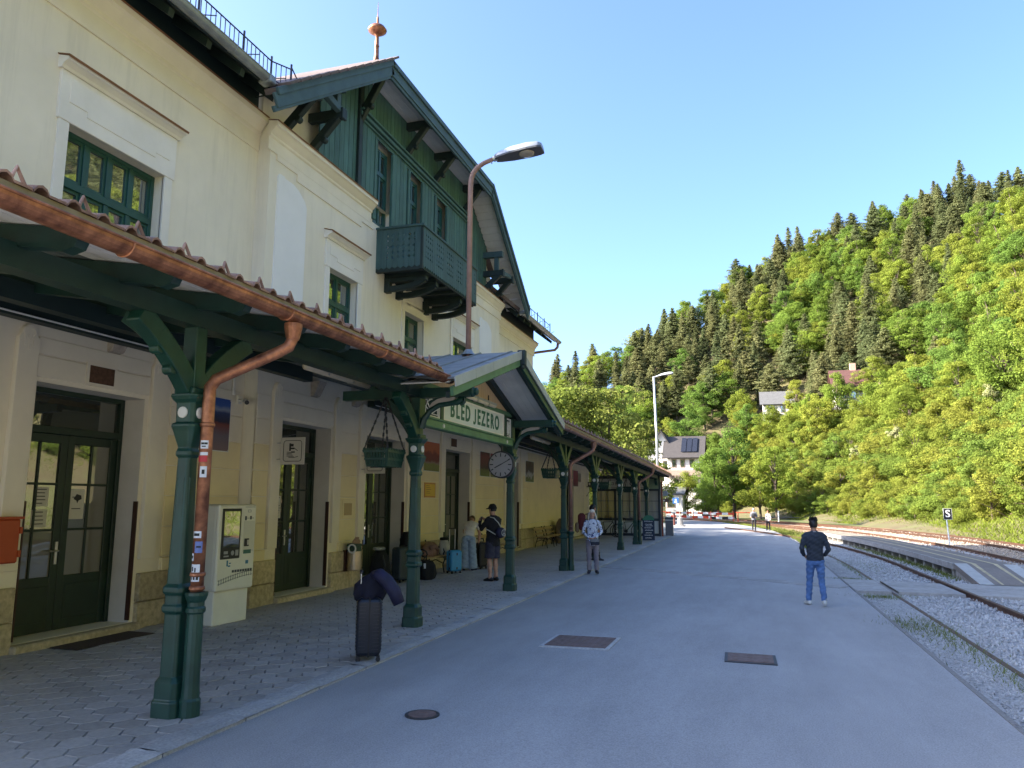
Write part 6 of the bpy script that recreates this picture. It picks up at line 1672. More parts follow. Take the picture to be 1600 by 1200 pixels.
# pictogram plates on brackets
plate = M('pictogram_plate', (0.60, 0.56, 0.50), 0.5, 0.04, 4)
def pict(label, y, z, kind):
    x0 = XR + 0.05; t = thing('pictogram_sign', label, 'sign', (x0, y, z), 0, 'square pictogram plates by the doors')
    S_ = 0.50
    MB().box(x0 + 0.10, x0 + 0.10 + S_, y - 0.012, y + 0.012, z, z + S_).build('plate', plate, t, bevel=0.004)
    mb = MB(); mb.box(x0 - 0.05, x0 - 0.02, y - 0.03, y + 0.03, z - 0.02, z + S_ + 0.02)
    for zz in (z + 0.1, z + S_ - 0.1): mb.tube([(x0 - 0.03, y, zz), (x0 + 0.12, y, zz)], 0.01, 6)
    mb.build('bracket', steel, t)
    yf = y - 0.0135; cx = x0 + 0.10 + S_ / 2; cz = z + S_ / 2; h = 0.19
    rr = [(cx + sx * h + (-sx) * 0.05 * (1 - math.cos(a)) if False else 0, 0) for sx in (1,) for a in (0,)]
    pts = []
    for (sx, sz, a0) in ((1, 1, 0), (-1, 1, math.pi / 2), (-1, -1, math.pi), (1, -1, 1.5 * math.pi)):
        for k in range(5):
            a = a0 + k * math.pi / 8; pts.append((cx + sx * (h - 0.05) + 0.05 * math.cos(a), yf, cz + sz * (h - 0.05) + 0.05 * math.sin(a)))
    pts.append(pts[0]); MB().tube(pts, 0.006, 5).build('border', ink, t)
    mb = MB()
    if kind == 0:                                        # hand under a coffer / coins
        mb.box(cx - 0.07, cx - 0.035, yf - 0.002, yf, cz + 0.0, cz + 0.14); mb.box(cx - 0.035, cx + 0.04, yf - 0.002, yf, cz + 0.03, cz + 0.06); mb.box(cx - 0.035, cx + 0.02, yf - 0.002, yf, cz + 0.08, cz + 0.13); mb.box(cx - 0.03, cx + 0.05, yf - 0.002, yf, cz - 0.035, cz - 0.01)
        mb.tube([(cx + 0.04, yf, cz + 0.05), (cx + 0.11, yf, cz + 0.0)], 0.006, 5)
        for k in range(4): mb.tube([(cx - 0.12, yf, cz - 0.02 - k * 0.025), (cx - 0.03 + 0.02 * k, yf, cz - 0.03 - k * 0.025)], 0.006, 5)
        mb.tube([(cx - 0.08, yf, cz - 0.12), (cx + 0.02, yf, cz - 0.125), (cx + 0.12, yf, cz - 0.105)], 0.006, 5)
    else:
        mb.box(cx - 0.11, cx + 0.11, yf - 0.002, yf, cz - 0.12, cz - 0.10)
        for k in (-1, 1): mb.box(cx + k * 0.09 - 0.01, cx + k * 0.09 + 0.01, yf - 0.002, yf, cz - 0.10, cz + 0.05); mb.lathe((cx + k * 0.03, yf - 0.002, cz + 0.03), [(0.03, 0), (0.03, 0.002)], 10, axis=(0, 1, 0))
    mb.build('symbol', ink, t)
pict('square white plate with a hand and ticket symbol left of the second door', 12.42, 2.55, 0)
pict('square white plate with a waiting symbol behind the hanging basket', 15.72, 2.50, 1)
# security camera
t = thing('security_camera', 'small round security camera on the wall corner under the canopy', 'camera', (XL + 0.1, 11.6, 3.55))
mb = MB(); mb.box(XL + 0.02, XL + 0.07, 11.55, 11.67, 3.60, 3.74); mb.tube([(XL + 0.05, 11.6, 3.66), (XL + 0.16, 11.52, 3.64)], 0.02, 8); mb.tube([(XL + 0.03, 11.5, 3.74), (XL + 0.03, 11.45, 4.1)], 0.01, 6); mb.build('mount', trim, t)
MB().tube([(XL + 0.14, 11.66, 3.66), (XL + 0.30, 11.48, 3.60)], 0.045, 12).build('body', trim, t); MB().tube([(XL + 0.295, 11.486, 3.602), (XL + 0.31, 11.47, 3.597)], 0.04, 12).build('lens', black, t)
MB().tube([(XL + 0.03, 11.45, 3.74), (XL + 0.03, 11.45, 4.2)], 0.022, 8).build('cable_duct', trim, t)
# door mat
t = thing('door_mat', 'brown mat lying before the first door', 'mat', (-8.35, 8.75, 0.036))
MB().box(-8.54, -8.10, 7.95, 9.25, 0.03, 0.045).build('mat', M('mat_brown', (0.055, 0.035, 0.028), 0.95, 0.3, 60, 0.8, 120), t); MB().box(-8.56, -8.08, 7.93, 9.27, 0.028, 0.036).build('border', black, t)

# ---- ticket machine
t = thing('ticket_machine', 'cream ticket machine with touch screen beside the first column', 'ticket machine', (-7.75, 10.45, 0.03), R(0))
local(t); t.location = (-7.68, 10.38, 0.03); t.rotation_euler = (0, 0, R(87)); t.scale = (1.08, 0.9, 1.085)
tm = M('machine_cream', (0.82, 0.80, 0.68), 0.5, 0.03, 4, dirt=0.06, dscale=3); tm2 = M('machine_side', (0.66, 0.64, 0.54), 0.5, 0.03, 4)
MB().box(-0.36, 0.36, 0.02, 0.52, 0, 0.48).build('pedestal', tm, t, bevel=0.015)
MB().box(-0.40, 0.40, 0.0, 0.55, 0.46, 1.66).build('cabinet', tm2, t, bevel=0.05, seg=3)
MB().box(-0.40, 0.40, -0.045, 0.03, 0.46, 1.66).build('front_panel', tm, t, bevel=0.05, seg=4)
sc = MB(); sc.box(-0.34, 0.06, -0.056, -0.04, 0.90, 1.60); sc = sc.build('display', black, t, bevel=0.02)
MB().box(-0.30, 0.02, -0.060, -0.055, 1.06, 1.56).build('screen', glass('screen_glass', (0.05, 0.06, 0.04), 0.35), sc)
mb = MB(); mb.box(-0.28, -0.20, -0.062, -0.055, 0.97, 1.01); mb.box(-0.28, -0.18, -0.062, -0.055, 0.93, 0.95); mb.lathe((-0.10, -0.058, 0.98), [(0.035, 0), (0.03, -0.006)], 12, axis=(0, 1, 0)); mb.box(-0.04, 0.02, -0.062, -0.055, 0.94, 1.02); mb.build('reader', M('reader_grey', (0.35, 0.35, 0.36), 0.4, 0.1, 5), sc)
mb = MB(); mb.box(0.12, 0.36, -0.0475, -0.044, 0.98, 1.42); mb.build('control_panel', tm2, t)
mb = MB(); mb.box(0.15, 0.23, -0.07, -0.045, 1.06, 1.17); mb.build('slot', black, t); mb = MB(); mb.box(0.19, 0.225, -0.075, -0.068, 1.08, 1.15); mb.build('slot_shutter', steel, t)
mb = MB(); mb.box(0.14, 0.30, -0.055, -0.045, 0.955, 1.01); mb.build('ticket_slot', M('slot_green', (0.02, 0.12, 0.10), 0.4, 0.1, 5), t)
mb = MB()
for (a, b, c, d) in ((0.16, 0.25, 1.29, 1.33), (0.17, 0.19, 1.23, 1.245), (0.14, 0.18, 1.43, 1.49), (0.25, 0.29, 1.44, 1.49), (0.18, 0.24, 1.457, 1.463), (0.29, 0.34, 1.457, 1.463), (0.2, 0.27, 1.545, 1.55), (0.2, 0.27, 1.575, 1.58), (0.2, 0.205, 1.545, 1.58), (0.265, 0.27, 1.545, 1.58), (0.14, 0.36, 1.618, 1.623)): mb.box(a, b, -0.047, -0.0455, c, d)
for k in range(15):
    x0 = -0.36 + k * 0.048; z = 0.56 + 0.09 * math.sin(k / 14 * 1.5)
    mb.box(x0, x0 + 0.052, -0.047, -0.0455, z, z + 0.006); mb.box(x0, x0 + 0.052, -0.047, -0.0455, z + 0.05, z + 0.056); mb.box(x0 + 0.02, x0 + 0.028, -0.047, -0.0455, z - 0.01, z + 0.065)
for k in range(8): mb.box(-0.08 + k * 0.055, -0.08 + k * 0.055 + 0.045, -0.047, -0.0455, 0.705, 0.74)
mb.build('print', M('print_dark', (0.05, 0.06, 0.07), 0.6, 0.1, 5), t)
mb = MB(); mb.box(-0.20, -0.17, -0.047, -0.0455, 0.80, 0.88); mb.box(-0.17, -0.12, -0.047, -0.0455, 0.79, 0.81); mb.box(-0.15, -0.11, -0.047, -0.0455, 0.83, 0.845); mb.box(0.20, 0.26, -0.047, -0.0455, 0.81, 0.86); mb.build('emblem', M('emblem_teal', (0.03, 0.17, 0.28), 0.5, 0.1, 5), t)

# ---- wall bin
t = thing('wall_bin', 'round steel litter bin with white ring fixed to the wall', 'litter bin', (-8.25, 15.5, 0.4))
cx, cy = -8.20, 15.18
MB().lathe((cx, cy, 0.42), [(0.15, 0), (0.155, 0.02), (0.155, 0.08), (0.158, 0.085), (0.158, 0.10), (0.155, 0.105), (0.155, 0.40)], 20).build('drum', M('bin_steel', (0.55, 0.45, 0.33), 0.35, 0.1, 6, metal=0.8), t, smooth=False)
MB().lathe((cx, cy, 0.82), [(0.15, 0), (0.15, 0.10), (0.165, 0.11), (0.165, 0.15), (0.10, 0.17)], 20).build('hood', M('bin_green', (0.01, 0.05, 0.035), 0.4, 0.1, 5), t)
MB().tube([(cx + 0.03 + 0.085 * math.cos(a), cy - 0.165, 0.88 + 0.085 * math.sin(a)) for a in np.linspace(0, 6.28, 16)], 0.018, 8).build('ring', white, t)
MB().box(XR + 0.02, cx - 0.12, cy - 0.14, cy + 0.14, 0.40, 0.84).build('back_plate', guardm, t)
t2 = thing('crumpled_bag', 'crumpled brown paper bag on top of the wall bin', 'paper bag', (cx + 0.08, cy, 0.98))
mb = MB(); random.seed(9); mb.lathe((cx + 0.05, cy - 0.02, 0.96), [(0.05, 0), (0.085, 0.03), (0.09, 0.07), (0.06, 0.11), (0.03, 0.12)], 9); mb.v = [(a + random.uniform(-.015, .015), b + random.uniform(-.015, .015), c + random.uniform(-.012, .012)) for a, b, c in mb.v]; mb.build('sack', M('kraft', (0.40, 0.26, 0.16), 0.8, 0.2, 9), t2)
mb = MB(); mb.lathe((cx + 0.07, cy - 0.03, 1.07), [(0.02, 0), (0.04, 0.02), (0.05, 0.05)], 8); mb.v = [(a + random.uniform(-.01, .01), b + random.uniform(-.01, .01), c + random.uniform(-.008, .008)) for a, b, c in mb.v]; mb.build('neck', MATS['kraft'], t2)

# ---- benches
def bench(label, loc, rz, L=1.5, arm=False):
    t = local(thing('bench', label, 'bench', loc, rz, 'wooden benches with iron legs along the wall')); t.rotation_euler = (0, 0, rz); t.location = loc
    for k in range(5): MB().box(0.02 + k * 0.085, 0.02 + k * 0.085 + 0.075, -L / 2, L / 2, 0.42 + 0.008 * (k == 4), 0.45 + 0.008 * (k == 4)).build('seat_slat', wood, t, bevel=0.006)
    for k, (x, z) in enumerate(((-0.045, 0.56), (-0.10, 0.74))): MB().beam((x, -L / 2, z), (x, L / 2, z), 0.10 if k else 0.06, 0.03, (1, 0, 0.25)).build('back_slat', wood, t, bevel=0.006)
    for s in (-1, 1):
        y = s * (L / 2 - 0.18)
        mb = MB(); mb.tube([(-0.14, y, 0.84), (-0.06, y, 0.6), (-0.01, y, 0.42), (0.0, y, 0.36), (-0.06, y, 0.18), (-0.10, y, 0.0)], 0.018, 6); mb.tube([(0.0, y, 0.40), (0.22, y, 0.40), (0.40, y, 0.40), (0.43, y, 0.34), (0.38, y, 0.2), (0.42, y, 0.0)], 0.018, 6)
        mb.tube([(-0.03, y, 0.26), (0.18, y, 0.33), (0.39, y, 0.24)], 0.014, 6)
        if arm:
            mb.tube([(-0.08, y, 0.62), (0.1, y, 0.64), (0.28, y, 0.66), (0.38, y, 0.62), (0.42, y, 0.54), (0.37, y, 0.47), (0.29, y, 0.49), (0.28, y, 0.56), (0.33, y, 0.58)], 0.02, 7)
            mb.tube([(0.40, y, 0.5), (0.40, y, 0.42)], 0.015, 6)
        mb.build('leg_frame', iron, t, smooth=False)
    return t
bench('bench with scrolled iron arm, bags and a coat on it', (-8.20, 18.75, 0.03), 0, 1.5, True)
bench('wooden bench half hidden behind the clock column', (-8.2, 24.5, 0.03), 0, 1.6)
bench('bench against the plain yellow wall, nearer of two', (-8.30, 31.2, 0.03), 0, 1.5)
bench('bench against the plain yellow wall, farther one', (-8.35, 33.0, 0.03), 0, 1.5)

# ---- luggage
def rbox(mb, w, d, z0, z1, r, n=4):
    """rounded-corner upright box centred on the origin"""
    prof = [(z0, r), (z0 + r * 0.5, r * 0.3), (z0 + r, 0), (z1 - r, 0), (z1 - r * 0.5, r * 0.3), (z1, r)]
    N = 4 * (n + 1); vs = []; fs = []
    for z, i in prof:
        for (sx, sy, a0) in ((1, 1, 0), (-1, 1, math.pi / 2), (-1, -1, math.pi), (1, -1, 1.5 * math.pi)):
            for k in range(n + 1):
                a = a0 + k * math.pi / 2 / n; vs.append((sx * (w / 2 - r) + (r - i) * math.cos(a), sy * (d / 2 - r) + (r - i) * math.sin(a), z))
    for i in range(len(prof) - 1):
        for k in range(N): fs.append((i * N + k, i * N + (k + 1) % N, (i + 1) * N + (k + 1) % N, (i + 1) * N + k))
    fs.append(tuple(range(N))[::-1]); fs.append(tuple(range((len(prof) - 1) * N, len(prof) * N)))
    mb.add(vs, fs); return mb
def suitcase(label, loc, rz, w, d, h, col, ribs, handle=0.0, seam=True, rough=0.4):
    t = local(thing('suitcase', label, 'suitcase', loc, rz)); t.location = loc; t.rotation_euler = (0, 0, rz)
    m = M('case_%d' % (zlib.crc32(label.encode()) % 99999), col, rough, 0.08, 6)
    rbox(MB(), w, d, 0.06, h, 0.05).build('shell', m, t, smooth=False, bevel=0.0)
    if seam: MB().box(-0.010 - d * 0.0, 0.010, -d / 2 - 0.004, d / 2 + 0.004, 0.07, h + 0.003) if False else None
    mb = MB()                                               # zip band between the two half shells
    rbox(mb, w + 0.008, 0.022, 0.055, h + 0.006, 0.012); mb.build('zip_band', black, t)
    mb = MB()
    for k in range(ribs):
        z = 0.14 + (h - 0.2) * k / max(1, ribs - 1)
        for s in (-1, 1):
            mb.box(-w / 2 - 0.006, -w / 2 + 0.01, s * d * 0.27 - d * 0.13, s * d * 0.27 + d * 0.13, z - 0.006, z + 0.006); mb.box(w / 2 - 0.01, w / 2 + 0.006, s * d * 0.27 - d * 0.13, s * d * 0.27 + d * 0.13, z - 0.006, z + 0.006)
            mb.box(-w * 0.36, w * 0.36, s * d / 2 - 0.008, s * d / 2 + 0.008, z - 0.006, z + 0.006)
    if ribs: mb.build('ribs', m, t)
    for sx in (-1, 1):
        for sy in (-1, 1):
            MB().lathe((sx * (w / 2 - 0.045) - 0.012, sy * (d / 2 - 0.03), 0.028), [(0.028, 0), (0.028, 0.024)], 12, axis=(1, 0, 0)).build('wheel', black, t)
            MB().box(sx * (w / 2 - 0.045) - 0.02, sx * (w / 2 - 0.045) + 0.02, sy * (d / 2 - 0.03) - 0.02, sy * (d / 2 - 0.03) + 0.02, 0.045, 0.07).build('caster', black, t)
    MB().tube([(0.08, 0, h), (0.07, 0, h + 0.02), (-0.07, 0, h + 0.02), (-0.08, 0, h)], 0.012, 6).build('top_grip', black, t)
    if handle:
        mb = MB(); 
        for s in (-1, 1): mb.tube([(s * 0.09, d / 2 - 0.04, h - 0.02), (s * 0.09, d / 2 - 0.04, h + handle)], 0.009, 7)
        mb.build('pull_rods', steel, t); MB().box(-0.11, 0.11, d / 2 - 0.06, d / 2 - 0.02, h + handle - 0.012, h + handle + 0.018).build('pull_grip', black, t, bevel=0.008)
    return t
s1 = suitcase('black ribbed suitcase alone at the kerb with a jacket on its handle', (-4.43, 8.62, 0.035), R(118), 0.46, 0.29, 0.73, (0.012, 0.016, 0.026), 14, 0.28, True, 0.3)
MB().box(0.234, 0.238, 0.05, 0.075, 0.30, 0.42).build('luggage_tag', white, s1)
s2 = suitcase('light blue hard-shell suitcase beside the bending woman', (-7.46, 19.2, 0.03), R(60), 0.36, 0.25, 0.60, (0.045, 0.30, 0.55), 0, 0.55, True, 0.35)
mb = MB()
for s in (-1, 1):
    for z in (0.14, 0.5): mb.box(s * 0.18 - 0.006, s * 0.18 + 0.006, -0.06, -0.03, z - 0.03, z + 0.03); mb.box(-0.02, 0.02, s * 0.125 - 0.004, s * 0.125 + 0.004, z - 0.03, z + 0.03)
mb.build('corner_guard', black, s2)
suitcase('tall dark grey suitcase standing behind the sign column', (-7.80, 16.75, 0.03), R(75), 0.46, 0.28, 0.80, (0.035, 0.05, 0.055), 6, 0.0, True, 0.6)
suitcase('black suitcase leaning behind the bending woman', (-7.25, 20.75, 0.03), R(60), 0.30, 0.24, 0.72, (0.012, 0.012, 0.014), 5, 0.1, True, 0.5)
# jacket hung over the suitcase handle
def cloth_lump(name, label, cat, loc, rows, mat, seed, nz=0.02):
    """closed draped form: rows of (z, cx, cy, rx, ry)"""
    t = local(thing(name, label, cat, loc)); t.location = loc
    rs = random.Random(seed); mb = MB(); n = 22; ph = [rs.uniform(0, 6.28) for _ in range(4)]
    for i, (z, cx, cy, rx, ry) in enumerate(rows):
        for k in range(n):
            a = 2 * math.pi * k / n; w = 1 + 0.13 * math.sin(5 * a + ph[0] + z * 4) + 0.09 * math.sin(9 * a + ph[1] - z * 9)
            mb.v.append((cx + rx * w * math.cos(a) + rs.uniform(-nz, nz) * .3, cy + ry * w * math.sin(a) + rs.uniform(-nz, nz) * .3, z + 0.03 * math.sin(3 * a + ph[2]) * (1 if i < 2 else 0.3)))
    for i in range(len(rows) - 1):
        for k in range(n): mb.f.append((i * n + k, i * n + (k + 1) % n, (i + 1) * n + (k + 1) % n, (i + 1) * n + k))
    mb.f.append(tuple(range(n))[::-1]); mb.f.append(tuple(range((len(rows) - 1) * n, len(rows) * n)))
    return t, mb
navy = M('navy_cloth', (0.008, 0.008, 0.020), 0.9, 0.3, 12, 0.3, 40); navy_l = M('navy_lining', (0.012, 0.011, 0.040), 0.7, 0.3, 12, 0.3, 40)
t, mb = cloth_lump('jacket', 'dark navy jacket draped over the suitcase pull handle', 'jacket', (-4.33, 8.60, 0.72), [(-0.02, -0.10, 0, 0.16, 0.15), (0.06, -0.09, 0, 0.19, 0.17), (0.18, -0.07, 0, 0.18, 0.15), (0.27, -0.02, 0, 0.13, 0.11), (0.32, 0.0, 0, 0.06, 0.05)], navy, 3)
o = mb.build('body', navy, t, smooth=True); MB().tube([(-0.02, -0.06, 0.30), (0.08, -0.10, 0.31), (0.18, -0.10, 0.24), (0.27, -0.08, 0.12), (0.33, -0.06, -0.02)], [0.05, 0.075, 0.08, 0.08, 0.07], 12).build('sleeve', navy_l, t, smooth=True)
# backpack and bags heaped by the third door
t, mb = cloth_lump('backpack', 'black travel backpack standing by the third door with netting on top', 'backpack', (-8.05, 16.1, 0.03), [(0.0, 0, 0, 0.18, 0.22), (0.12, 0, 0, 0.22, 0.26), (0.4, 0, 0, 0.21, 0.25), (0.62, 0, 0, 0.17, 0.2), (0.74, 0, 0, 0.09, 0.12)], black, 5)
mb.build('bag', M('pack_black', (0.01, 0.011, 0.012), 0.9, 0.3, 12, 0.3, 40), t, smooth=True); MB().tube([(0.0 + 0.10 * math.cos(a), -0.05 + 0.14 * math.sin(a), 0.80) for a in np.linspace(0, 6.28, 14)], 0.035, 8).build('rolled_mat', M('grey_net', (0.28, 0.29, 0.28), 0.8, 0.3, 20), t, smooth=True); MB().tube([(0.17, -0.2, 0.2), (0.23, -0.21, 0.45), (0.15, -0.17, 0.66)], 0.02, 6).build('strap', black, t)
t, mb = cloth_lump('backpack', 'tall black rucksack leaning by the column with white tag', 'backpack', (-7.95, 17.35, 0.03), [(0.0, 0, 0, 0.18, 0.2), (0.15, 0, 0, 0.22, 0.24), (0.6, 0, 0, 0.2, 0.22), (0.95, 0, 0, 0.16, 0.18), (1.12, 0, 0, 0.08, 0.1)], black, 6)
mb.build('bag', MATS['pack_black'], t, smooth=True); MB().box(0.2, 0.215, -0.1, -0.05, 0.62, 0.76).build('tag', white, t); MB().tube([(0.16, 0.1, 0.3), (0.24, 0.1, 0.6), (0.14, 0.1, 0.9)], 0.02, 6).build('strap', black, t)
t, mb = cloth_lump('holdall', 'black holdall with white tag under the scrolled bench', 'bag', (-7.50, 17.55, 0.03), [(0.0, 0, 0, 0.16, 0.24), (0.1, 0, 0, 0.2, 0.27), (0.32, 0, 0, 0.18, 0.25), (0.44, 0, 0, 0.1, 0.18)], black, 8)
mb.build('bag', MATS['pack_black'], t, smooth=True); MB().box(0.02, 0.07, -0.285, -0.27, 0.28, 0.40).build('tag', white, t); MB().tube([(-0.08, -0.1, 0.42), (-0.06, -0.05, 0.52), (-0.06, 0.05, 0.52), (-0.08, 0.1, 0.42)], 0.015, 6).build('handle', black, t)
t, mb = cloth_lump('coat', 'pinkish brown coat lying on the bench seat', 'coat', (-8.05, 18.95, 0.49), [(0.0, 0, 0, 0.18, 0.38), (0.12, 0, 0, 0.18, 0.36), (0.25, -0.03, 0.08, 0.14, 0.28), (0.33, -0.06, 0.15, 0.08, 0.16)], black, 9)
mb.build('body', M('coat_pink', (0.26, 0.15, 0.11), 0.9, 0.2, 9, 0.3, 40), t, smooth=True); MB().tube([(0.1, -0.2, 0.2), (0.17, -0.05, 0.24), (0.18, 0.12, 0.15)], [0.05, 0.06, 0.05], 10).build('sleeve', MATS['coat_pink'], t, smooth=True)
t, mb = cloth_lump('tote_bag', 'pale cloth bag with dark top beside the blue suitcase', 'bag', (-7.85, 19.45, 0.50), [(0.0, 0, 0, 0.12, 0.15), (0.1, 0, 0, 0.14, 0.17), (0.32, 0, 0, 0.11, 0.14), (0.38, 0, 0, 0.08, 0.1)], black, 10)
mb.build('bag', M('bag_pale', (0.42, 0.40, 0.33), 0.9, 0.1, 9), t, smooth=True); MB().tube([(0.0 + 0.08 * math.cos(a), 0.1 * math.sin(a), 0.40) for a in np.linspace(0, 6.28, 12)], 0.04, 7).build('scarf', MATS['pack_black'], t, smooth=True)

# ---- annex bits: hanging bracket sign, planter bin
t = thing('bracket_sign', 'scrolled iron bracket sign above the last entrance', 'sign', (XL, 42.6, 2.4))
mb = MB(); mb.tube([(XL + 0.02, 42.6, 2.72), (XL + 0.75, 42.6, 2.72)], 0.02, 6); mb.tube([(XL + 0.02, 42.6, 2.2), (XL + 0.15, 42.6, 2.42), (XL + 0.45, 42.6, 2.5), (XL + 0.7, 42.6, 2.66)], 0.02, 6); mb.tube([(XL + 0.3 + 0.1 * math.cos(a), 42.6, 2.6 + 0.08 * math.sin(a)) for a in np.linspace(0, 6.28, 12)], 0.014, 6); mb.build('bracket', iron, t)
MB().box(XL + 0.1, XL + 0.72, 42.57, 42.63, 2.74, 2.98).build('plate', iron, t)
mb = MB()
for k in range(4): mb.box(XL + 0.16 + k * 0.13, XL + 0.24 + k * 0.13, 42.565, 42.57, 2.80 + 0.02 * (k % 2), 2.92)
mb.build('print', trim, t)
t = thing('planter', 'tall tapering planter standing at the last recessed entrance', 'planter', (-8.1, 40.8, 0.03))
MB().lathe((-8.1, 40.8, 0.03), [(0.2, 0), (0.24, 0.05), (0.26, 0.8), (0.3, 0.85), (0.3, 0.95), (0.24, 0.96), (0.22, 0.85)], 16).build('pot', M('planter_tan', (0.16, 0.13, 0.08), 0.8, 0.2, 6), t)
MB().lathe((-8.1, 40.8, 0.9), [(0.24, 0), (0.26, 0.1), (0.2, 0.2), (0.05, 0.24)], 10).build('filling', black, t)
t, mb = cloth_lump('covered_trolley', 'grey bundle leaning on the wall past the farther bench', 'bundle', (-8.25, 34.6, 0.03), [(0.0, 0, 0, 0.22, 0.5), (0.3, 0, 0, 0.26, 0.55), (0.7, 0, 0, 0.25, 0.5), (0.95, 0, 0, 0.18, 0.4), (1.1, 0, 0.05, 0.1, 0.2)], black, 12)
mb.build('cover', M('bundle_grey', (0.20, 0.15, 0.11), 0.9, 0.25, 5, 0.3, 40), t, smooth=True); MB().tube([(0.2, -0.4, 0.45), (0.28, 0, 0.5), (0.2, 0.4, 0.42)], 0.02, 6).build('rope', M('red_rope', (0.2, 0.03, 0.03), 0.8, 0.1, 5), t)

# ---- kiosk under the canopy end
Q = thing('glazed_kiosk', 'dark framed glazed kiosk with pale name fascia closing the canopy end', 'kiosk', (-6.5, 43.5, 0.03))
YK = 43.5; xk0, xk1 = -8.45, -4.80
kdark = M('kiosk_dark', (0.02, 0.03, 0.04), 0.4, 0.1, 5); kpale = M('kiosk_panel', (0.50, 0.52, 0.50), 0.5, 0.04, 4); kblue = M('kiosk_blue', (0.03, 0.07, 0.14), 0.4, 0.1, 5); kred = M('kiosk_red', (0.25, 0.05, 0.02), 0.4, 0.1, 5)
mb = MB()
for x in (xk0, -7.25, -6.05, -5.45, xk1): mb.box(x - 0.06, x + 0.06, YK - 0.06, YK + 0.06, 0.03, 3.35)
for z0, z1 in ((0.03, 0.18), (0.86, 1.0), (2.50, 2.62), (3.18, 3.35)): mb.box(xk0, xk1, YK - 0.05, YK + 0.05, z0, z1)
mb.box(xk1 - 0.05, xk1 + 0.05, YK + 0.06, 46.0, 3.1, 3.35); mb.build('frame', kdark, Q)
cols = [(xk0, -7.25), (-7.25, -6.05), (-6.05, -5.45), (-5.45, xk1)]
goldm = glass('kiosk_glass_gold', (0.30, 0.24, 0.08), 0.30); goldp = glass('kiosk_glass', (0.30, 0.30, 0.27), 0.22)
for i, (a, b) in enumerate(cols):
    MB().box(a + 0.06, b - 0.06, YK - 0.02, YK + 0.0, 0.18, 0.86).build('panel', kpale, Q)
    MB().box(a + 0.06, b - 0.06, YK - 0.01, YK + 0.0, 1.0, 2.50).build('pane', goldm if i < 1 else goldp, Q)
    mb = MB(); mb.box(a + 0.06, b - 0.06, YK - 0.025, YK + 0.01, 1.93, 1.96); mb.box(a + 0.06, b - 0.06, YK - 0.025, YK + 0.01, 1.35, 1.37)
    n = 3 if b - a > 1 else 1
    for k in range(1, n): mb.box(a + (b - a) * k / n - 0.012, a + (b - a) * k / n + 0.012, YK - 0.025, YK + 0.01, 1.0, 2.5)
    mb.build('glazing_bar', kdark, Q)
MB().box(-8.3, -5.50, YK - 0.09, YK - 0.06, 2.62, 3.18).build('fascia', M('fascia_pale', (0.46, 0.46, 0.42), 0.5, 0.03, 4), Q)
MB().box(-5.42, xk1 - 0.02, YK - 0.09, YK - 0.06, 2.62, 3.18).build('fascia_return', M('fascia_green', (0.20, 0.27, 0.18), 0.5, 0.1, 4), Q)
mb = MB()
for a, b in ((-7.55, -6.62), (-6.56, -5.62)):
    for (p, q, r_, s_) in ((a, b, 2.68, 2.695), (a, b, 3.105, 3.12), (a, a + 0.015, 2.68, 3.12), (b - 0.015, b, 2.68, 3.12)): mb.box(p, q, YK - 0.096, YK - 0.09, r_, s_)
mb.build('border', ink, Q)
for s_, x in (('O', -7.38), ('R', -7.16), ('O', -6.33), ('E', -5.84)):
    text_on('letter', s_, 0.24, ink, Q, (x, YK - 0.092, 2.90), (1, 0, 0), (0, 0, 1), 0.003)
MB().box(xk1 + 0.05, xk1 + 0.09, YK - 0.05, 46.0, 0.05, 2.5).build('side_glass', goldp, Q)
MB().box(-4.70, -4.62, YK + 0.0, YK + 0.08, 0.03, 3.1).build('post', kred, Q)
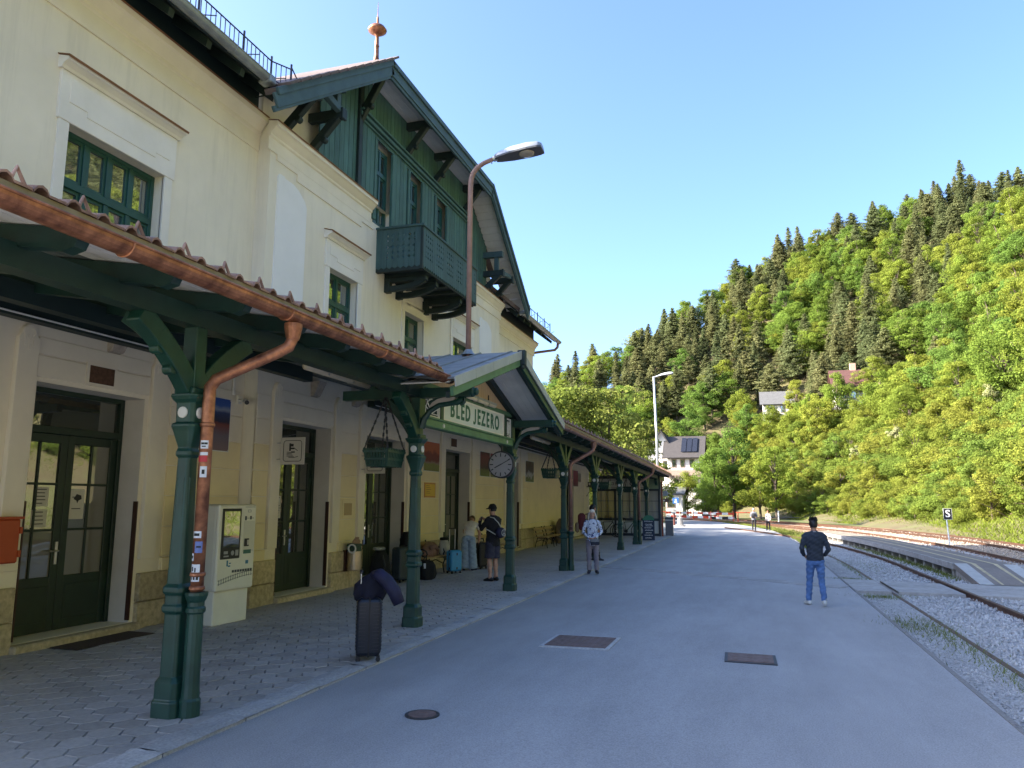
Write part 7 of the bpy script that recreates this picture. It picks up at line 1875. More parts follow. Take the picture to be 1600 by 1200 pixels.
# bicycles
def bicycle(label, loc, rz, col):
    t = local(thing('bicycle', label, 'bicycle', loc, rz, 'bicycles parked by the kiosk')); t.location = loc; t.rotation_euler = (0, 0, rz)
    m = M('bike_%d' % (zlib.crc32(label.encode()) % 9999), col, 0.35, 0.05, 5)
    for x in (-0.52, 0.52):
        w = MB().tube([(x + 0.33 * math.cos(a), 0, 0.35 + 0.33 * math.sin(a)) for a in np.linspace(0, 2 * math.pi, 25)], 0.022, 6).build('wheel', black, t)
        mb = MB()
        for k in range(12): mb.tube([(x, 0, 0.35), (x + 0.31 * math.cos(k * math.pi / 6), 0, 0.35 + 0.31 * math.sin(k * math.pi / 6))], 0.003, 4)
        mb.tube([(x, -0.05, 0.35), (x, 0.05, 0.35)], 0.03, 8); mb.build('spokes', steel, w)
    A = (-0.52, 0, 0.35); S_ = (-0.18, 0, 0.80); BB = (-0.08, 0, 0.32); H = (0.34, 0, 0.82); H2 = (0.30, 0, 0.94); F = (0.52, 0, 0.35)
    mb = MB()
    for p, q, r in ((A, S_, 0.012), (A, BB, 0.014), (BB, S_, 0.018), (S_, H, 0.02), (BB, H, 0.024), (H2, (0.37, 0, 0.70), 0.02), ((0.37, 0, 0.70), F, 0.014)): mb.tube([p, q], r, 7)
    mb.build('frame', m, t)
    MB().tube([(0.22, -0.28, 1.04), (0.30, -0.12, 1.02), (0.29, 0, 1.0), (0.30, 0.12, 1.02), (0.22, 0.28, 1.04)], 0.014, 7).build('handlebar', black, t)
    mb = MB(); mb.tube([S_, (-0.21, 0, 0.95)], 0.014, 7); mb.build('seat_post', steel, t)
    MB().tube([(-0.34, 0, 0.98), (-0.25, 0, 0.97), (-0.10, 0, 0.965), (-0.05, 0, 0.96)], [0.05, 0.075, 0.03, 0.02], 8).build('saddle', black, t, smooth=True)
    mb = MB(); mb.lathe((-0.08, -0.04, 0.32), [(0.09, 0), (0.09, 0.006)], 16, axis=(0, 1, 0)); mb.tube([(-0.08, -0.06, 0.32), (0.02, -0.08, 0.18)], 0.01, 6); mb.box(-0.02, 0.06, -0.14, -0.06, 0.17, 0.19); mb.tube([(-0.08, 0.06, 0.32), (-0.18, 0.08, 0.46)], 0.01, 6); mb.build('crank', iron, t)
    return t
bicycle('black bicycle standing left before the kiosk windows', (-7.35, 41.2, 0.03), R(12), (0.02, 0.02, 0.02))
bicycle('dark green bicycle nearer the second double column', (-6.3, 41.7, 0.03), R(-8), (0.02, 0.06, 0.05))
# pavement board
t = local(thing('pavement_board', 'dark folding chalkboard with round green top at the kiosk', 'pavement board', (-4.72, 37.9, 0.03), 0)); t.location = (-4.72, 37.9, 0.03); t.rotation_euler = (0, 0, R(6))
chalk = M('chalkboard', (0.012, 0.022, 0.05), 0.6, 0.15, 5); cgreen = M('board_green', (0.02, 0.16, 0.08), 0.5, 0.08, 5)
arch = [(-0.28, 1.0), (0.28, 1.0)] + [(0.28 * math.cos(a), 1.0 + 0.24 * math.sin(a)) for a in np.linspace(0.15, math.pi - 0.15, 9)]
MB().prism([(-0.28, 0.05), (0.28, 0.05), (0.28, 1.0), (-0.28, 1.0)], (0, -0.12, 0), (1, 0, 0), (0, 0.1, 1), (0, 1, -0.1), 0.03).build('front_board', chalk, t, fix=True)
MB().prism(arch, (0, -0.12, 0), (1, 0, 0), (0, 0.1, 1), (0, 1, -0.1), 0.03).build('arched_top', cgreen, t, fix=True)
MB().prism([(-0.28, 0.05), (0.28, 0.05), (0.28, 1.0), (-0.28, 1.0)], (0, 0.14, 0), (1, 0, 0), (0, -0.12, 1), (0, 1, 0.1), 0.03).build('back_board', chalk, t, fix=True)
mb = MB(); random.seed(21)
for k, z in enumerate((0.92, 0.78, 0.71, 0.62, 0.50, 0.38, 0.27, 0.14)):
    x = -0.20 + 0.03 * (k % 3)
    while x < 0.18 - 0.05 * (k % 2):
        w = random.uniform(0.025, 0.05); h = random.uniform(0.035, 0.06); y = -0.12 + 0.1 * z - 0.0165
        mb.beam((x, y, z), (x + w * 0.5, y, z + h), 0.012, 0.006, (0, 1, 0)); mb.beam((x + w * 0.5, y, z + h), (x + w, y, z), 0.012, 0.006, (0, 1, 0)); x += w + 0.008
mb.build('chalk_writing', M('chalk', (0.65, 0.66, 0.66), 0.9, 0.1, 9), t)
# grey bin, posts and signs past the canopy
t = thing('litter_bin', 'square grey litter bin with dark lid at the end of the pavement', 'litter bin', (-4.38, 44.6, 0.0))
MB().box(-4.60, -4.18, 44.4, 44.8, 0.02, 0.88).build('body', M('bin_grey', (0.13, 0.13, 0.14), 0.5, 0.08, 5), t, bevel=0.02); MB().box(-4.62, -4.16, 44.38, 44.82, 0.92, 1.06).build('lid', M('bin_lid', (0.05, 0.07, 0.09), 0.4, 0.1, 5), t, bevel=0.02); MB().box(-4.59, -4.19, 44.41, 44.79, 0.875, 0.925).build('band', white, t)
t = thing('sign_post', 'brown post with grey panel and pointed finger board at the canopy end', 'sign post', (-4.98, 45.2, 0.0))
MB().tube([(-4.95, 45.2, 0), (-4.95, 45.2, 3.1)], 0.05, 8).build('post', M('post_brown', (0.12, 0.05, 0.03), 0.6, 0.15, 5), t)
MB().box(-5.0, -4.5, 45.1, 45.14, 2.24, 2.52).build('panel', M('panel_grey', (0.25, 0.29, 0.33), 0.5, 0.06, 5), t); MB().box(-5.05, -4.85, 45.1, 45.14, 2.56, 3.0).build('upper_panel', MATS['panel_grey'], t)
MB().prism([(-0.6, -0.1), (0.45, -0.1), (0.56, 0), (0.45, 0.1), (-0.6, 0.1)], (-4.95, 45.08, 1.98), (1, 0, 0), (0, 0, 1), (0, 1, 0), 0.03).build('finger_board', M('finger_brown', (0.14, 0.08, 0.06), 0.6, 0.1, 5), t, fix=True)
mb = MB()
for k in range(6): mb.box(-5.4 + k * 0.13, -5.4 + k * 0.13 + 0.09, 45.06, 45.065, 1.95, 2.02)
mb.build('lettering', trim, t)
t = thing('info_sign', 'small blue square sign on a thin post with concrete foot', 'sign', (-5.35, 63, 0.0))
mb = MB(); mb.lathe((-5.35, 63, 0), [(0.42, 0), (0.42, 0.08), (0.26, 0.12), (0.18, 0.7), (0.08, 0.74)], 10); mb.build('concrete_foot', concrete, t); MB().tube([(-5.35, 63, 0.6), (-5.4, 63, 2.3)], 0.035, 8).build('post', steel, t)
MB().box(-5.90, -5.42, 62.93, 62.96, 1.78, 2.24).build('plate', M('sign_blue', (0.04, 0.12, 0.32), 0.4, 0.06, 5), t); mb = MB(); mb.box(-5.76, -5.56, 62.925, 62.93, 1.86, 1.94); mb.box(-5.71, -5.61, 62.925, 62.93, 1.98, 2.14); mb.build('symbol', white, t)
t = thing('bollard_post', 'short dark red post beside the info sign', 'post', (-6.1, 66, 0))
MB().tube([(-6.1, 66, 0), (-6.1, 66, 0.9)], 0.09, 8).build('shaft', M('dark_red', (0.12, 0.02, 0.015), 0.6, 0.1, 5), t); MB().lathe((-6.1, 66, 0.9), [(0.1, 0), (0.11, 0.04), (0.03, 0.1)], 8).build('cap', iron, t)
# red and white barriers at the far end
brd = M('barrier_red', (0.55, 0.05, 0.015), 0.5, 0.08, 5)
def barrier(label, x0, x1, y, kind):
    t = thing('barrier', label, 'barrier', ((x0 + x1) / 2, y, 0), 0, 'red and white barriers across the far road')
    n = max(4, int((x1 - x0) / 0.5))
    for k in range(n):
        a = x0 + (x1 - x0) * k / n; b = x0 + (x1 - x0) * (k + 1) / n
        MB().box(a, b, y - 0.03, y + 0.03, 0.62, 0.84).build('rail_panel', brd if k % 2 else white, t)
        if kind: MB().box(a, b, y - 0.03, y + 0.03, 0.20, 0.45).build('rail_panel', white if k % 2 else (black if kind == 2 else brd), t)
    for x in np.linspace(x0 + 0.1, x1 - 0.1, max(2, n // 3)): MB().tube([(x, y, 0), (x, y, 1.0)], 0.05, 6).build('post', brd, t)
barrier('red and white road barrier behind the blue sign, left part', -9.6, -6.2, 88.0, 1)
barrier('red and white road barrier in the middle of the far road', -6.0, -3.2, 86.0, 1)
barrier('black and white chequered barrier at the level crossing', -4.0, -1.6, 82.5, 2)
t = thing('rail_gate', 'low orange railing in the grass beyond the forecourt', 'railing', (0, 80, 0))
for x in (-1.2, 0.2): MB().tube([(x, 80, 0), (x, 80, 0.95)], 0.06, 6).build('post', brd, t)
mb = MB(); mb.tube([(-1.4, 80, 0.9), (0.4, 80, 0.9)], 0.05, 6); mb.build('bar', brd, t); MB().tube([(0.2, 80, 0.45), (4.5, 80.4, 0.45)], 0.05, 6).build('lower_bar', iron, t); MB().tube([(2.6, 80.2, 0), (2.6, 80.2, 1.1)], 0.07, 6).build('white_post', white, t)
# S sign
t = thing('railway_sign', 'black square sign with white letter S on a white post', 'sign', (8.63, 40, -0.05))
MB().tube([(8.63, 40, -0.08), (8.58, 40, 1.25)], 0.03, 8).build('post', white, t); MB().box(8.46, 8.80, 39.94, 39.965, 1.18, 1.66).build('plate', black, t)
mb = MB(); 
for (a, b, c, d) in ((8.452, 8.808, 1.172, 1.18), (8.452, 8.808, 1.66, 1.668), (8.452, 8.46, 1.18, 1.66), (8.80, 8.808, 1.18, 1.66)): mb.box(a, b, 39.94, 39.965, c, d)
mb.build('border', white, t); text_on('letter', 'S', 0.46, white, t, (8.63, 39.936, 1.42), (1, 0, 0), (0, 0, 1), 0.003, 1.0, 0.006)
# ================================================================== PEOPLE
def loft_rings(path, radii, side, n=12):
    """closed loft: path points, (r_side, r_depth) per point, side = reference direction"""
    path = [Vector(p) for p in path]; side = Vector(side); V = []; F = []
    for i, p in enumerate(path):
        if i == 0: d = path[1] - path[0]
        elif i == len(path) - 1: d = path[-1] - path[-2]
        else: d = path[i + 1] - path[i - 1]
        d.normalize(); s = (side - d * side.dot(d)).normalized(); w = d.cross(s)
        a_, b_ = radii[i] if isinstance(radii[i], (tuple, list)) else (radii[i], radii[i])
        for k in range(n):
            t = 2 * math.pi * k / n; V.append(p + s * (a_ * math.cos(t)) + w * (b_ * math.sin(t)))
    for i in range(len(path) - 1):
        for k in range(n): F.append((i * n + k, i * n + (k + 1) % n, (i + 1) * n + (k + 1) % n, (i + 1) * n + k))
    F.append(tuple(range(n))[::-1]); F.append(tuple(range((len(path) - 1) * n, len(path) * n)))
    return V, F

def person(label, loc, rz, H, pose, mats, voxel=0.013, group=None):
    """one continuous body grown from lofts by a voxel remesh; materials follow the nearest loft"""
    t = local(thing('person', label, 'person', loc, rz)); t.location = loc; t.rotation_euler = (0, 0, rz)
    s = H / 1.75
    src = []                                             # (V, F, material index)
    bend = pose.get('bend', 0.0); piv = Vector((0, 0, 0.95)); head_t = pose.get('head', (0, 0))
    def UB(p):                                           # bends the upper body forward at the hips
        p = Vector(p); k = min(1.0, max(0.0, (p.z - 0.88) / 0.30)); a = -bend * k
        d = p - piv; c_, s_ = math.cos(a), math.sin(a)
        return piv + Vector((d.x, d.y * c_ - d.z * s_, d.y * s_ + d.z * c_))
    TOP, BOT, SKIN, SHOE = 0, 1, 2, 3
    fat = pose.get('fat', 1.0); loose = pose.get('loose', 1.0)
    def add(path, rad, m, side=(1, 0, 0), n=12): src.append((*loft_rings(path, rad, side, n), m))
    # torso
    hem = pose.get('hem', 0.84)
    tor = [(hem, .155, .12), (0.93, .165, .122), (1.03, .155, .112), (1.16, .16, .115), (1.30, .178, .122), (1.40, .175, .11), (1.45, .12, .085), (1.49, .065, .065)]
    add([UB((0, -0.01 * (z > 1.2), z)) for z, a, b in tor], [(a * fat * (1.02 if z < 1.0 else 1), b * fat) for z, a, b in tor], TOP)
    add([(0, 0, 0.80), (0, 0, 0.86), (0, 0, hem - 0.01 if hem > 0.88 else 0.89), (0, 0, 0.98)], [(.13 * fat, .10 * fat), (.157 * fat, .116 * fat), (.15 * fat, .108 * fat), (.10, .08)], BOT)
    # neck and head
    hp, ht = head_t
    hc = UB((0, 0.025, 1.625)); fwd = Vector((math.sin(ht), math.cos(ht), 0)); axis = (UB((0, 0.02, 1.66)) - UB((0, 0, 1.42))).normalized()
    if hp: axis = (axis + Vector((0, hp, 0))).normalized()
    hr = axis.cross(fwd).normalized() * -1; hf = hr.cross(axis) * -1
    if hf.dot(fwd) < 0: hf = -hf
    hr = hf.cross(axis)
    add([UB((0, -0.005, 1.43)), UB((0, 0.0, 1.50)), hc - axis * 0.06], [0.062, 0.052, 0.052], SKIN)
    hd = [(-0.125, .022, .028, .045), (-0.11, .045, .045, .035), (-0.07, .062, .068, .018), (-0.02, .070, .084, .006), (0.03, .073, .092, .0), (0.075, .068, .086, -.004), (0.105, .05, .062, -.006), (0.122, .022, .028, -.006)]
    V = []; F = []; n = 14
    for z, a, b, o in hd:
        for k in range(n):
            q = 2 * math.pi * k / n; V.append(hc + axis * z + hr * (a * math.cos(q)) + hf * (b * math.sin(q) + o))
    for i in range(len(hd) - 1):
        for k in range(n): F.append((i * n + k, i * n + (k + 1) % n, (i + 1) * n + (k + 1) % n, (i + 1) * n + k))
    F.append(tuple(range(n))[::-1]); F.append(tuple(range((len(hd) - 1) * n, len(hd) * n))); src.append((V, F, SKIN))
    add([hc + hf * 0.085 + axis * 0.015, hc + hf * 0.103 - axis * 0.018, hc + hf * 0.09 - axis * 0.035], [0.008, 0.014, 0.010], SKIN, hr, 8)
    for sg in (-1, 1): add([hc + hr * (sg * 0.068) - axis * 0.03, hc + hr * (sg * 0.08) - hf * 0.008, hc + hr * (sg * 0.076) - hf * 0.012 + axis * 0.03], [0.008, 0.014, 0.010], SKIN, hf, 8)
    # legs
    shorts = pose.get('shorts'); legs = pose['legs']
    for sg, (kn, an, toe) in zip((-1, 1), legs):
        hip = Vector((sg * 0.088, 0, 0.90)); kn = Vector(kn); an = Vector(an)
        mid = hip.lerp(kn, 0.5); cal = kn.lerp(an, 0.35)
        L = loose
        if shorts:
            hm = hip.lerp(kn, 0.93)
            add([hip, mid, hm], [(.105, .11), (.112, .115), (.115, .118)], BOT); add([mid, kn, cal, an.lerp(kn, 0.25), an], [.07, .055, .058, .042, .038], SKIN)
        elif pose.get('wide'):
            add([hip, mid, kn, cal, an + Vector((0, 0, -0.03))], [(.105, .12), (.115, .12), (.115, .115), (.12, .12), (.125, .12)], BOT)
        else: add([hip, mid, kn, cal, an + Vector((0, 0, 0.0))], [(.092 * L, .10 * L), (.086 * L, .092 * L), (.066 * L, .070 * L), (.066 * L, .070 * L), (.058 * L, .062 * L)], BOT)
        f = Vector(toe) - an; f.z = 0; f.normalize(); rise = toe[2]
        sd = Vector((f.y, -f.x, 0)); base = an.copy(); base.z = an.z - 0.055
        add([base - f * 0.085, base - f * 0.05 + Vector((0, 0, .01)), base + f * 0.03 + Vector((0, 0, 0.012)), base + f * 0.12 + Vector((0, 0, -.008)), base + f * 0.175 + Vector((0, 0, -.014))], [(.028, .028), (.042, .05), (.044, .052), (.046, .036), (.03, .022)], SHOE, sd, 12)
        add([an + Vector((0, 0, 0.03)), an + Vector((0, 0, -0.03))], [.042, .046], SHOE if pose.get('boots') else (SKIN if shorts else SHOE))
    # arms and hands
    short_sl = pose.get('short_sleeve')
    for sg, (el, wr, hdir) in zip((-1, 1), pose['arms']):
        sh = UB((sg * 0.182 * (0.97 + 0.03 * fat), -0.005, 1.385)); el = Vector(el); wr = Vector(wr)
        a1 = sh.lerp(el, 0.5); f1 = el.lerp(wr, 0.4)
        L = 1.0 if short_sl else pose.get('sleeve', 1.12)
        add([UB((sg * 0.08, 0, 1.425)), UB((sg * 0.145, 0, 1.41)), sh, a1], [.050 * L, .055 * L, .057 * L, .050 * L], TOP, (0, 1, 0.2))
        add([a1, el, f1, wr], [.052 * L, .044 * L, .044 * L, .034 * L], SKIN if short_sl else TOP, (0.3, 1, 0.2))
        hd_ = Vector(hdir).normalized(); nrm = Vector((sg * 1.0, 0, 0)); nrm = (nrm - hd_ * nrm.dot(hd_)).normalized() if abs(hd_.x) < 0.9 else Vector((0, 1, 0)); wd = hd_.cross(nrm).normalized()
        add([wr - hd_ * 0.02, wr + hd_ * 0.03, wr + hd_ * 0.085], [(.026, .02), (.036, .018), (.040, .015)], SKIN, wd, 10)
        for fi, (o, ln) in enumerate(((-0.030, 0.068), (-0.010, 0.078), (0.010, 0.074), (0.029, 0.058))):
            p = wr + hd_ * 0.08 + wd * o; c = -nrm * 0.4
            add([p, p + hd_ * (ln * 0.5) + c * 0.02, p + hd_ * (ln * 0.85) + c * 0.06], [.0095, .009, .0075], SKIN, wd, 7)
        p = wr + hd_ * 0.03 - wd * 0.032
        add([p, p - wd * 0.022 + hd_ * 0.03, p - wd * 0.024 + hd_ * 0.058], [.0115, .0105, .0085], SKIN, nrm, 7)
    # merge, remesh, smooth
    V = []; F = []; kd_pts = []
    for v, f, m in src:
        o = len(V); V += [tuple(p * s) for p in v]; F += [tuple(i + o for i in q) for q in f]
    me = bpy.data.meshes.new('body'); me.from_pydata(V, [], F); me.update()
    bm = bmesh.new(); bm.from_mesh(me); bmesh.ops.recalc_face_normals(bm, faces=bm.faces); bm.to_mesh(me); bm.free()
    tmp = bpy.data.objects.new('tmp', me)
    r = tmp.modifiers.new('r', 'REMESH'); r.mode = 'VOXEL'; r.voxel_size = voxel
    sm = tmp.modifiers.new('s', 'SMOOTH'); sm.iterations = 3; sm.factor = 0.45
    nm = evaluated_mesh(tmp)
    bpy.data.objects.remove(tmp); bpy.data.meshes.remove(me)
    # folds
    if pose.get('folds', True):
        rs = random.Random(int(H * 1000)); 
        nv = len(nm.vertices); co = np.empty(nv * 3); no = np.empty(nv * 3)
        nm.vertices.foreach_get('co', co); nm.vertices.foreach_get('normal', no); co = co.reshape(-1, 3); no = no.reshape(-1, 3)
        zz = co[:, 2] / s; w = 0.004 * np.sin(zz * 46 + co[:, 0] * 30) + 0.003 * np.sin(zz * 83 - co[:, 0] * 55 + co[:, 1] * 40)
        w[(zz > 1.42) | (zz < 0.1)] = 0; co += no * w[:, None]; nm.vertices.foreach_set('co', co.ravel())
    trees = []
    for m in range(4):
        vv = []; ff = []
        for v, f, mm in src:
            if mm != m: continue
            o = len(vv); vv += [p * s for p in v]; ff += [tuple(i + o for i in q) for q in f]
        trees.append(BVHTree.FromPolygons(vv, ff) if vv else None)
    for m_ in mats: nm.materials.append(m_)
    mi = []
    for p in nm.polygons:
        best = (9, 0)
        for m in (0, 1, 3, 2):
            if trees[m]:
                q = trees[m].find_nearest(p.center)
                if q[0] is not None and q[3] < best[0] - 0.002: best = (q[3], m)
        mi.append(best[1])
    nm.polygons.foreach_set('material_index', mi); nm.polygons.foreach_set('use_smooth', [True] * len(nm.polygons)); nm.update()
    nm.name = 'body'
    o = bpy.data.objects.new('body', nm); C.objects.link(o); o.parent = t; OFF[o.name] = Vector((0, 0, 0))
    fr = dict(hc=hc * s, ax=axis, r=hr, f=hf, s=s, UB=lambda p: UB(p) * s)
    return t, fr

def hair_cap(t, fr, m, back=0.0, front=0.02, side=0.0, thick=0.012, long=0.0, seed=1, name='hair'):
    """shell over the skull; long = extra fall of strands"""
    hc, ax, r, f, s = fr['hc'], fr['ax'], fr['r'], fr['f'], fr['s']; rs = random.Random(seed); mb = MB(); n = 20; rows = []
    for i in range(8):
        ph = i / 7.0
        row = []
        for k in range(n):
            q = 2 * math.pi * k / n; fb = math.sin(q)              # +1 front, -1 back
            low = front if fb > 0.35 else (side if fb > -0.3 else back)
            zt = 0.13; z = zt + (low - zt) * ph
            a = 0.077 + thick; b = 0.096 + thick
            k2 = math.sqrt(max(0.0, 1 - (z / (0.125 + thick)) ** 2)) if z > 0 else (1.0 - 0.25 * min(1, -z / 0.12) * (1 if long == 0 else 0))
            if ph > 0.99: k2 *= 0.93
            w = 1 + rs.uniform(-0.025, 0.025)
            row.append(hc + (ax * z + r * (a * k2 * w * math.cos(q)) + f * (b * k2 * w * math.sin(q) - 0.006)) * s)
        rows.append(row)
    for row in rows: mb.v += [tuple(p) for p in row]
    for i in range(7):
        for k in range(n): mb.f.append((i * n + k, i * n + (k + 1) % n, (i + 1) * n + (k + 1) % n, (i + 1) * n + k))
    mb.f.append(tuple(range(n)))
    o = mb.build(name, m, t, smooth=True, fix=True)
    if long:
        mb = MB()
        for k in range(26):
            q = math.pi + (k / 25.0 - 0.0) * math.pi; q = math.pi * 0.92 + (k / 25.0) * math.pi * 1.16
            p = hc + (r * (0.086 * math.cos(q)) + f * (0.10 * math.sin(q)) + ax * 0.02) * s
            e = hc + (r * (0.105 * math.cos(q)) + f * (0.105 * math.sin(q) - 0.01) - ax * (long * rs.uniform(0.85, 1.05))) * s
            mdl = p.lerp(e, 0.5) + (r * 0.02 * math.cos(q) + f * 0.012 * math.sin(q)) * s
            mb.tube([p, mdl, e], [0.018 * s, 0.022 * s, 0.008 * s], 6)
        mb.build('hair_strands', m, t, smooth=True)
    return o

skin = M('skin', (0.50, 0.28, 0.19), 0.55, 0.06, 12); skin_d = M('skin_tan', (0.38, 0.20, 0.13), 0.55, 0.06, 12)
blackc = M('black_knit', (0.010, 0.010, 0.013), 0.9, 0.25, 30, 0.3, 90); jeans = M('blue_jeans', (0.085, 0.17, 0.37), 0.9, 0.22, 14, 0.25, 120, dirt=0.25, dscale=5)
slate = M('slate_jumper', (0.022, 0.030, 0.044), 0.9, 0.2, 20, 0.3, 90); whites = M('pale_trainers', (0.50, 0.50, 0.47), 0.7, 0.1, 10); hair_b = M('hair_black', (0.008, 0.007, 0.008), 0.5, 0.2, 40)
hair_w = M('hair_white_blond', (0.62, 0.55, 0.44), 0.5, 0.12, 40, stretch=(1, 1, 0.1)); hair_br = M('hair_brown', (0.10, 0.055, 0.03), 0.5, 0.2, 40)
# man in jeans walking away
t, fr = person('man in dark jumper and blue jeans walking away across the asphalt', (1.13, 15.8, 0.012), R(4), 1.60,
    dict(legs=(((-0.115, 0.10, 0.50), (-0.15, 0.12, 0.085), (-0.22, 0.30, 0.0)), ((0.10, 0.0, 0.49), (0.115, -0.14, 0.11), (0.125, 0.1, 0.0))),
         arms=(((-0.265, -0.05, 1.12), (-0.20, 0.12, 0.99), (0.45, 0.7, -0.3)), ((0.265, -0.05, 1.12), (0.20, 0.12, 0.99), (-0.45, 0.7, -0.3))), fat=1.04, loose=0.98, hem=0.90),
    [slate, jeans, skin_d, whites])
hair_cap(t, fr, hair_b, back=-0.070, front=0.045, side=-0.020, thick=0.010, seed=2)
mb = MB(); rs_ = random.Random(5)
for k in range(170):
    q = rs_.uniform(0, 6.283); e = rs_.uniform(0.25, 1.0); z = 0.03 + 0.10 * e; k2 = math.sqrt(max(0.02, 1 - (z / 0.137) ** 2))
    p = fr['hc'] + (fr['ax'] * z + fr['r'] * (0.085 * k2 * math.cos(q)) + fr['f'] * (0.104 * k2 * math.sin(q) - 0.006)) * fr['s']
    d_ = fr['ax'] * (0.7 + 0.5 * e) + fr['r'] * (0.6 * math.cos(q)) + fr['f'] * (0.6 * math.sin(q))
    mb.tube([p - d_ * 0.01, p + d_ * rs_.uniform(0.016, 0.034)], [0.008, 0.003], 4)
mb.build('hair_tufts', hair_b, t)
MB().tube([fr['UB']((0.065 * math.cos(a), -0.005 + 0.07 * math.sin(a), 1.472)) for a in np.linspace(0, 6.28, 15)], 0.011, 7).build('collar', M('collar_white', (0.45, 0.42, 0.40), 0.8, 0.05, 5), t)
# man with cap
t, fr = person('man in black hoodie, cap and dark shorts looking at his phone', (-5.90, 17.72, 0.03), R(62), 1.80,
    dict(legs=(((-0.10, 0.01, 0.49), (-0.10, -0.02, 0.09), (-0.15, 0.2, 0)), ((0.10, 0.02, 0.49), (0.11, 0.0, 0.09), (0.16, 0.2, 0))),
         arms=(((-0.27, 0.12, 1.16), (-0.12, 0.33, 1.33), (0.4, 0.5, 0.75)), ((0.27, 0.12, 1.16), (0.10, 0.33, 1.33), (-0.4, 0.5, 0.75))), fat=1.15, shorts=True, head=(0.06, 0.0), hem=0.80),
    [blackc, M('charcoal_shorts', (0.035, 0.035, 0.06), 0.85, 0.15, 12), skin, black])
hair_cap(t, fr, hair_b, back=-0.05, front=0.04, side=-0.02, thick=0.006, seed=3)
o = hair_cap(t, fr, blackc, back=0.0, front=0.035, side=0.02, thick=0.02, seed=4, name='cap')
hc, ax, r_, f_, s_ = fr['hc'], fr['ax'], fr['r'], fr['f'], fr['s']
mb = MB(); vs = []
for k in range(9):
    a = math.pi * (0.12 + 0.76 * k / 8); vs.append(hc + (ax * 0.045 + r_ * (0.088 * math.cos(a)) + f_ * (0.10 * math.sin(a))) * s_)
for k in range(9):
    a = math.pi * (0.12 + 0.76 * k / 8); vs.append(hc + (ax * 0.030 + r_ * (0.085 * math.cos(a)) + f_ * (0.10 + 0.085 * math.sin(a))) * s_)
mb.add(vs, [(k, k + 1, k + 10, k + 9) for k in range(8)]); o2 = mb.build('cap_peak', blackc, t); md = o2.modifiers.new('s', 'SOLIDIFY'); md.thickness = 0.008
mb = MB(); pts = [fr['UB']((0.17, 0.09, 1.20)), fr['UB']((0.1, -0.10, 1.30)), fr['UB']((-0.02, -0.155, 1.38)), fr['UB']((-0.13, -0.12, 1.46))]
ph = thing('phone', 'small phone held up by the man in the cap', 'phone', (0, 0, 0)); q = Matrix.Rotation(R(62), 4, 'Z') @ Vector((0, 0.42, 1.43)); ph.location = Vector((-5.90, 17.72, 0.03)) + q; ph.rotation_euler = (0.3, 0, R(62)); local(ph)
MB().box(-0.036, 0.036, -0.005, 0.005, -0.07, 0.07).build('case', black, ph, bevel=0.004); MB().box(-0.033, 0.033, -0.0065, -0.005, -0.066, 0.066).build('screen', glass_w, ph)
# sling bag on his back
sb = local(thing('sling_bag', 'dark round sling bag with white strap worn on the back', 'bag', (-5.90, 17.72, 0.03), R(62))); sb.location = (-5.90, 17.72, 0.03); sb.rotation_euler = (0, 0, R(62))
S2 = 1.80 / 1.75
MB().lathe((0.04, -0.16, 1.13), [(0.10, 0.0), (0.13, -0.04), (0.125, -0.10), (0.09, -0.14), (0.03, -0.15)], 18, axis=(0.12, 1, 0)).build('pouch', M('bag_navy', (0.02, 0.02, 0.05), 0.8, 0.2, 8), sb, smooth=True)
MB().tube([(0.06 + 0.075 * math.cos(a), -0.315, 1.13 + 0.075 * math.sin(a)) for a in np.linspace(0, 6.28, 17)], 0.008, 6).build('emblem_ring', whites, sb)
mb = MB(); mb.tube([(0.06, -0.317, 1.06), (0.06, -0.317, 1.20)], 0.007, 5); mb.tube([(0.06, -0.317, 1.13), (0.01, -0.317, 1.08)], 0.007, 5); mb.tube([(0.06, -0.317, 1.13), (0.11, -0.317, 1.08)], 0.007, 5); mb.build('emblem', whites, sb)
MB().tube([(0.10, -0.20, 1.22), (0.02, -0.165, 1.36), (-0.10, -0.13, 1.475), (-0.15, 0.0, 1.50)], 0.012, 6).build('upper_strap', whites, sb)
MB().tube([(0.05, -0.22, 1.02), (-0.10, -0.165, 1.10), (-0.19, -0.06, 1.18), (-0.20, 0.05, 1.22)], 0.012, 6).build('lower_strap', whites, sb)
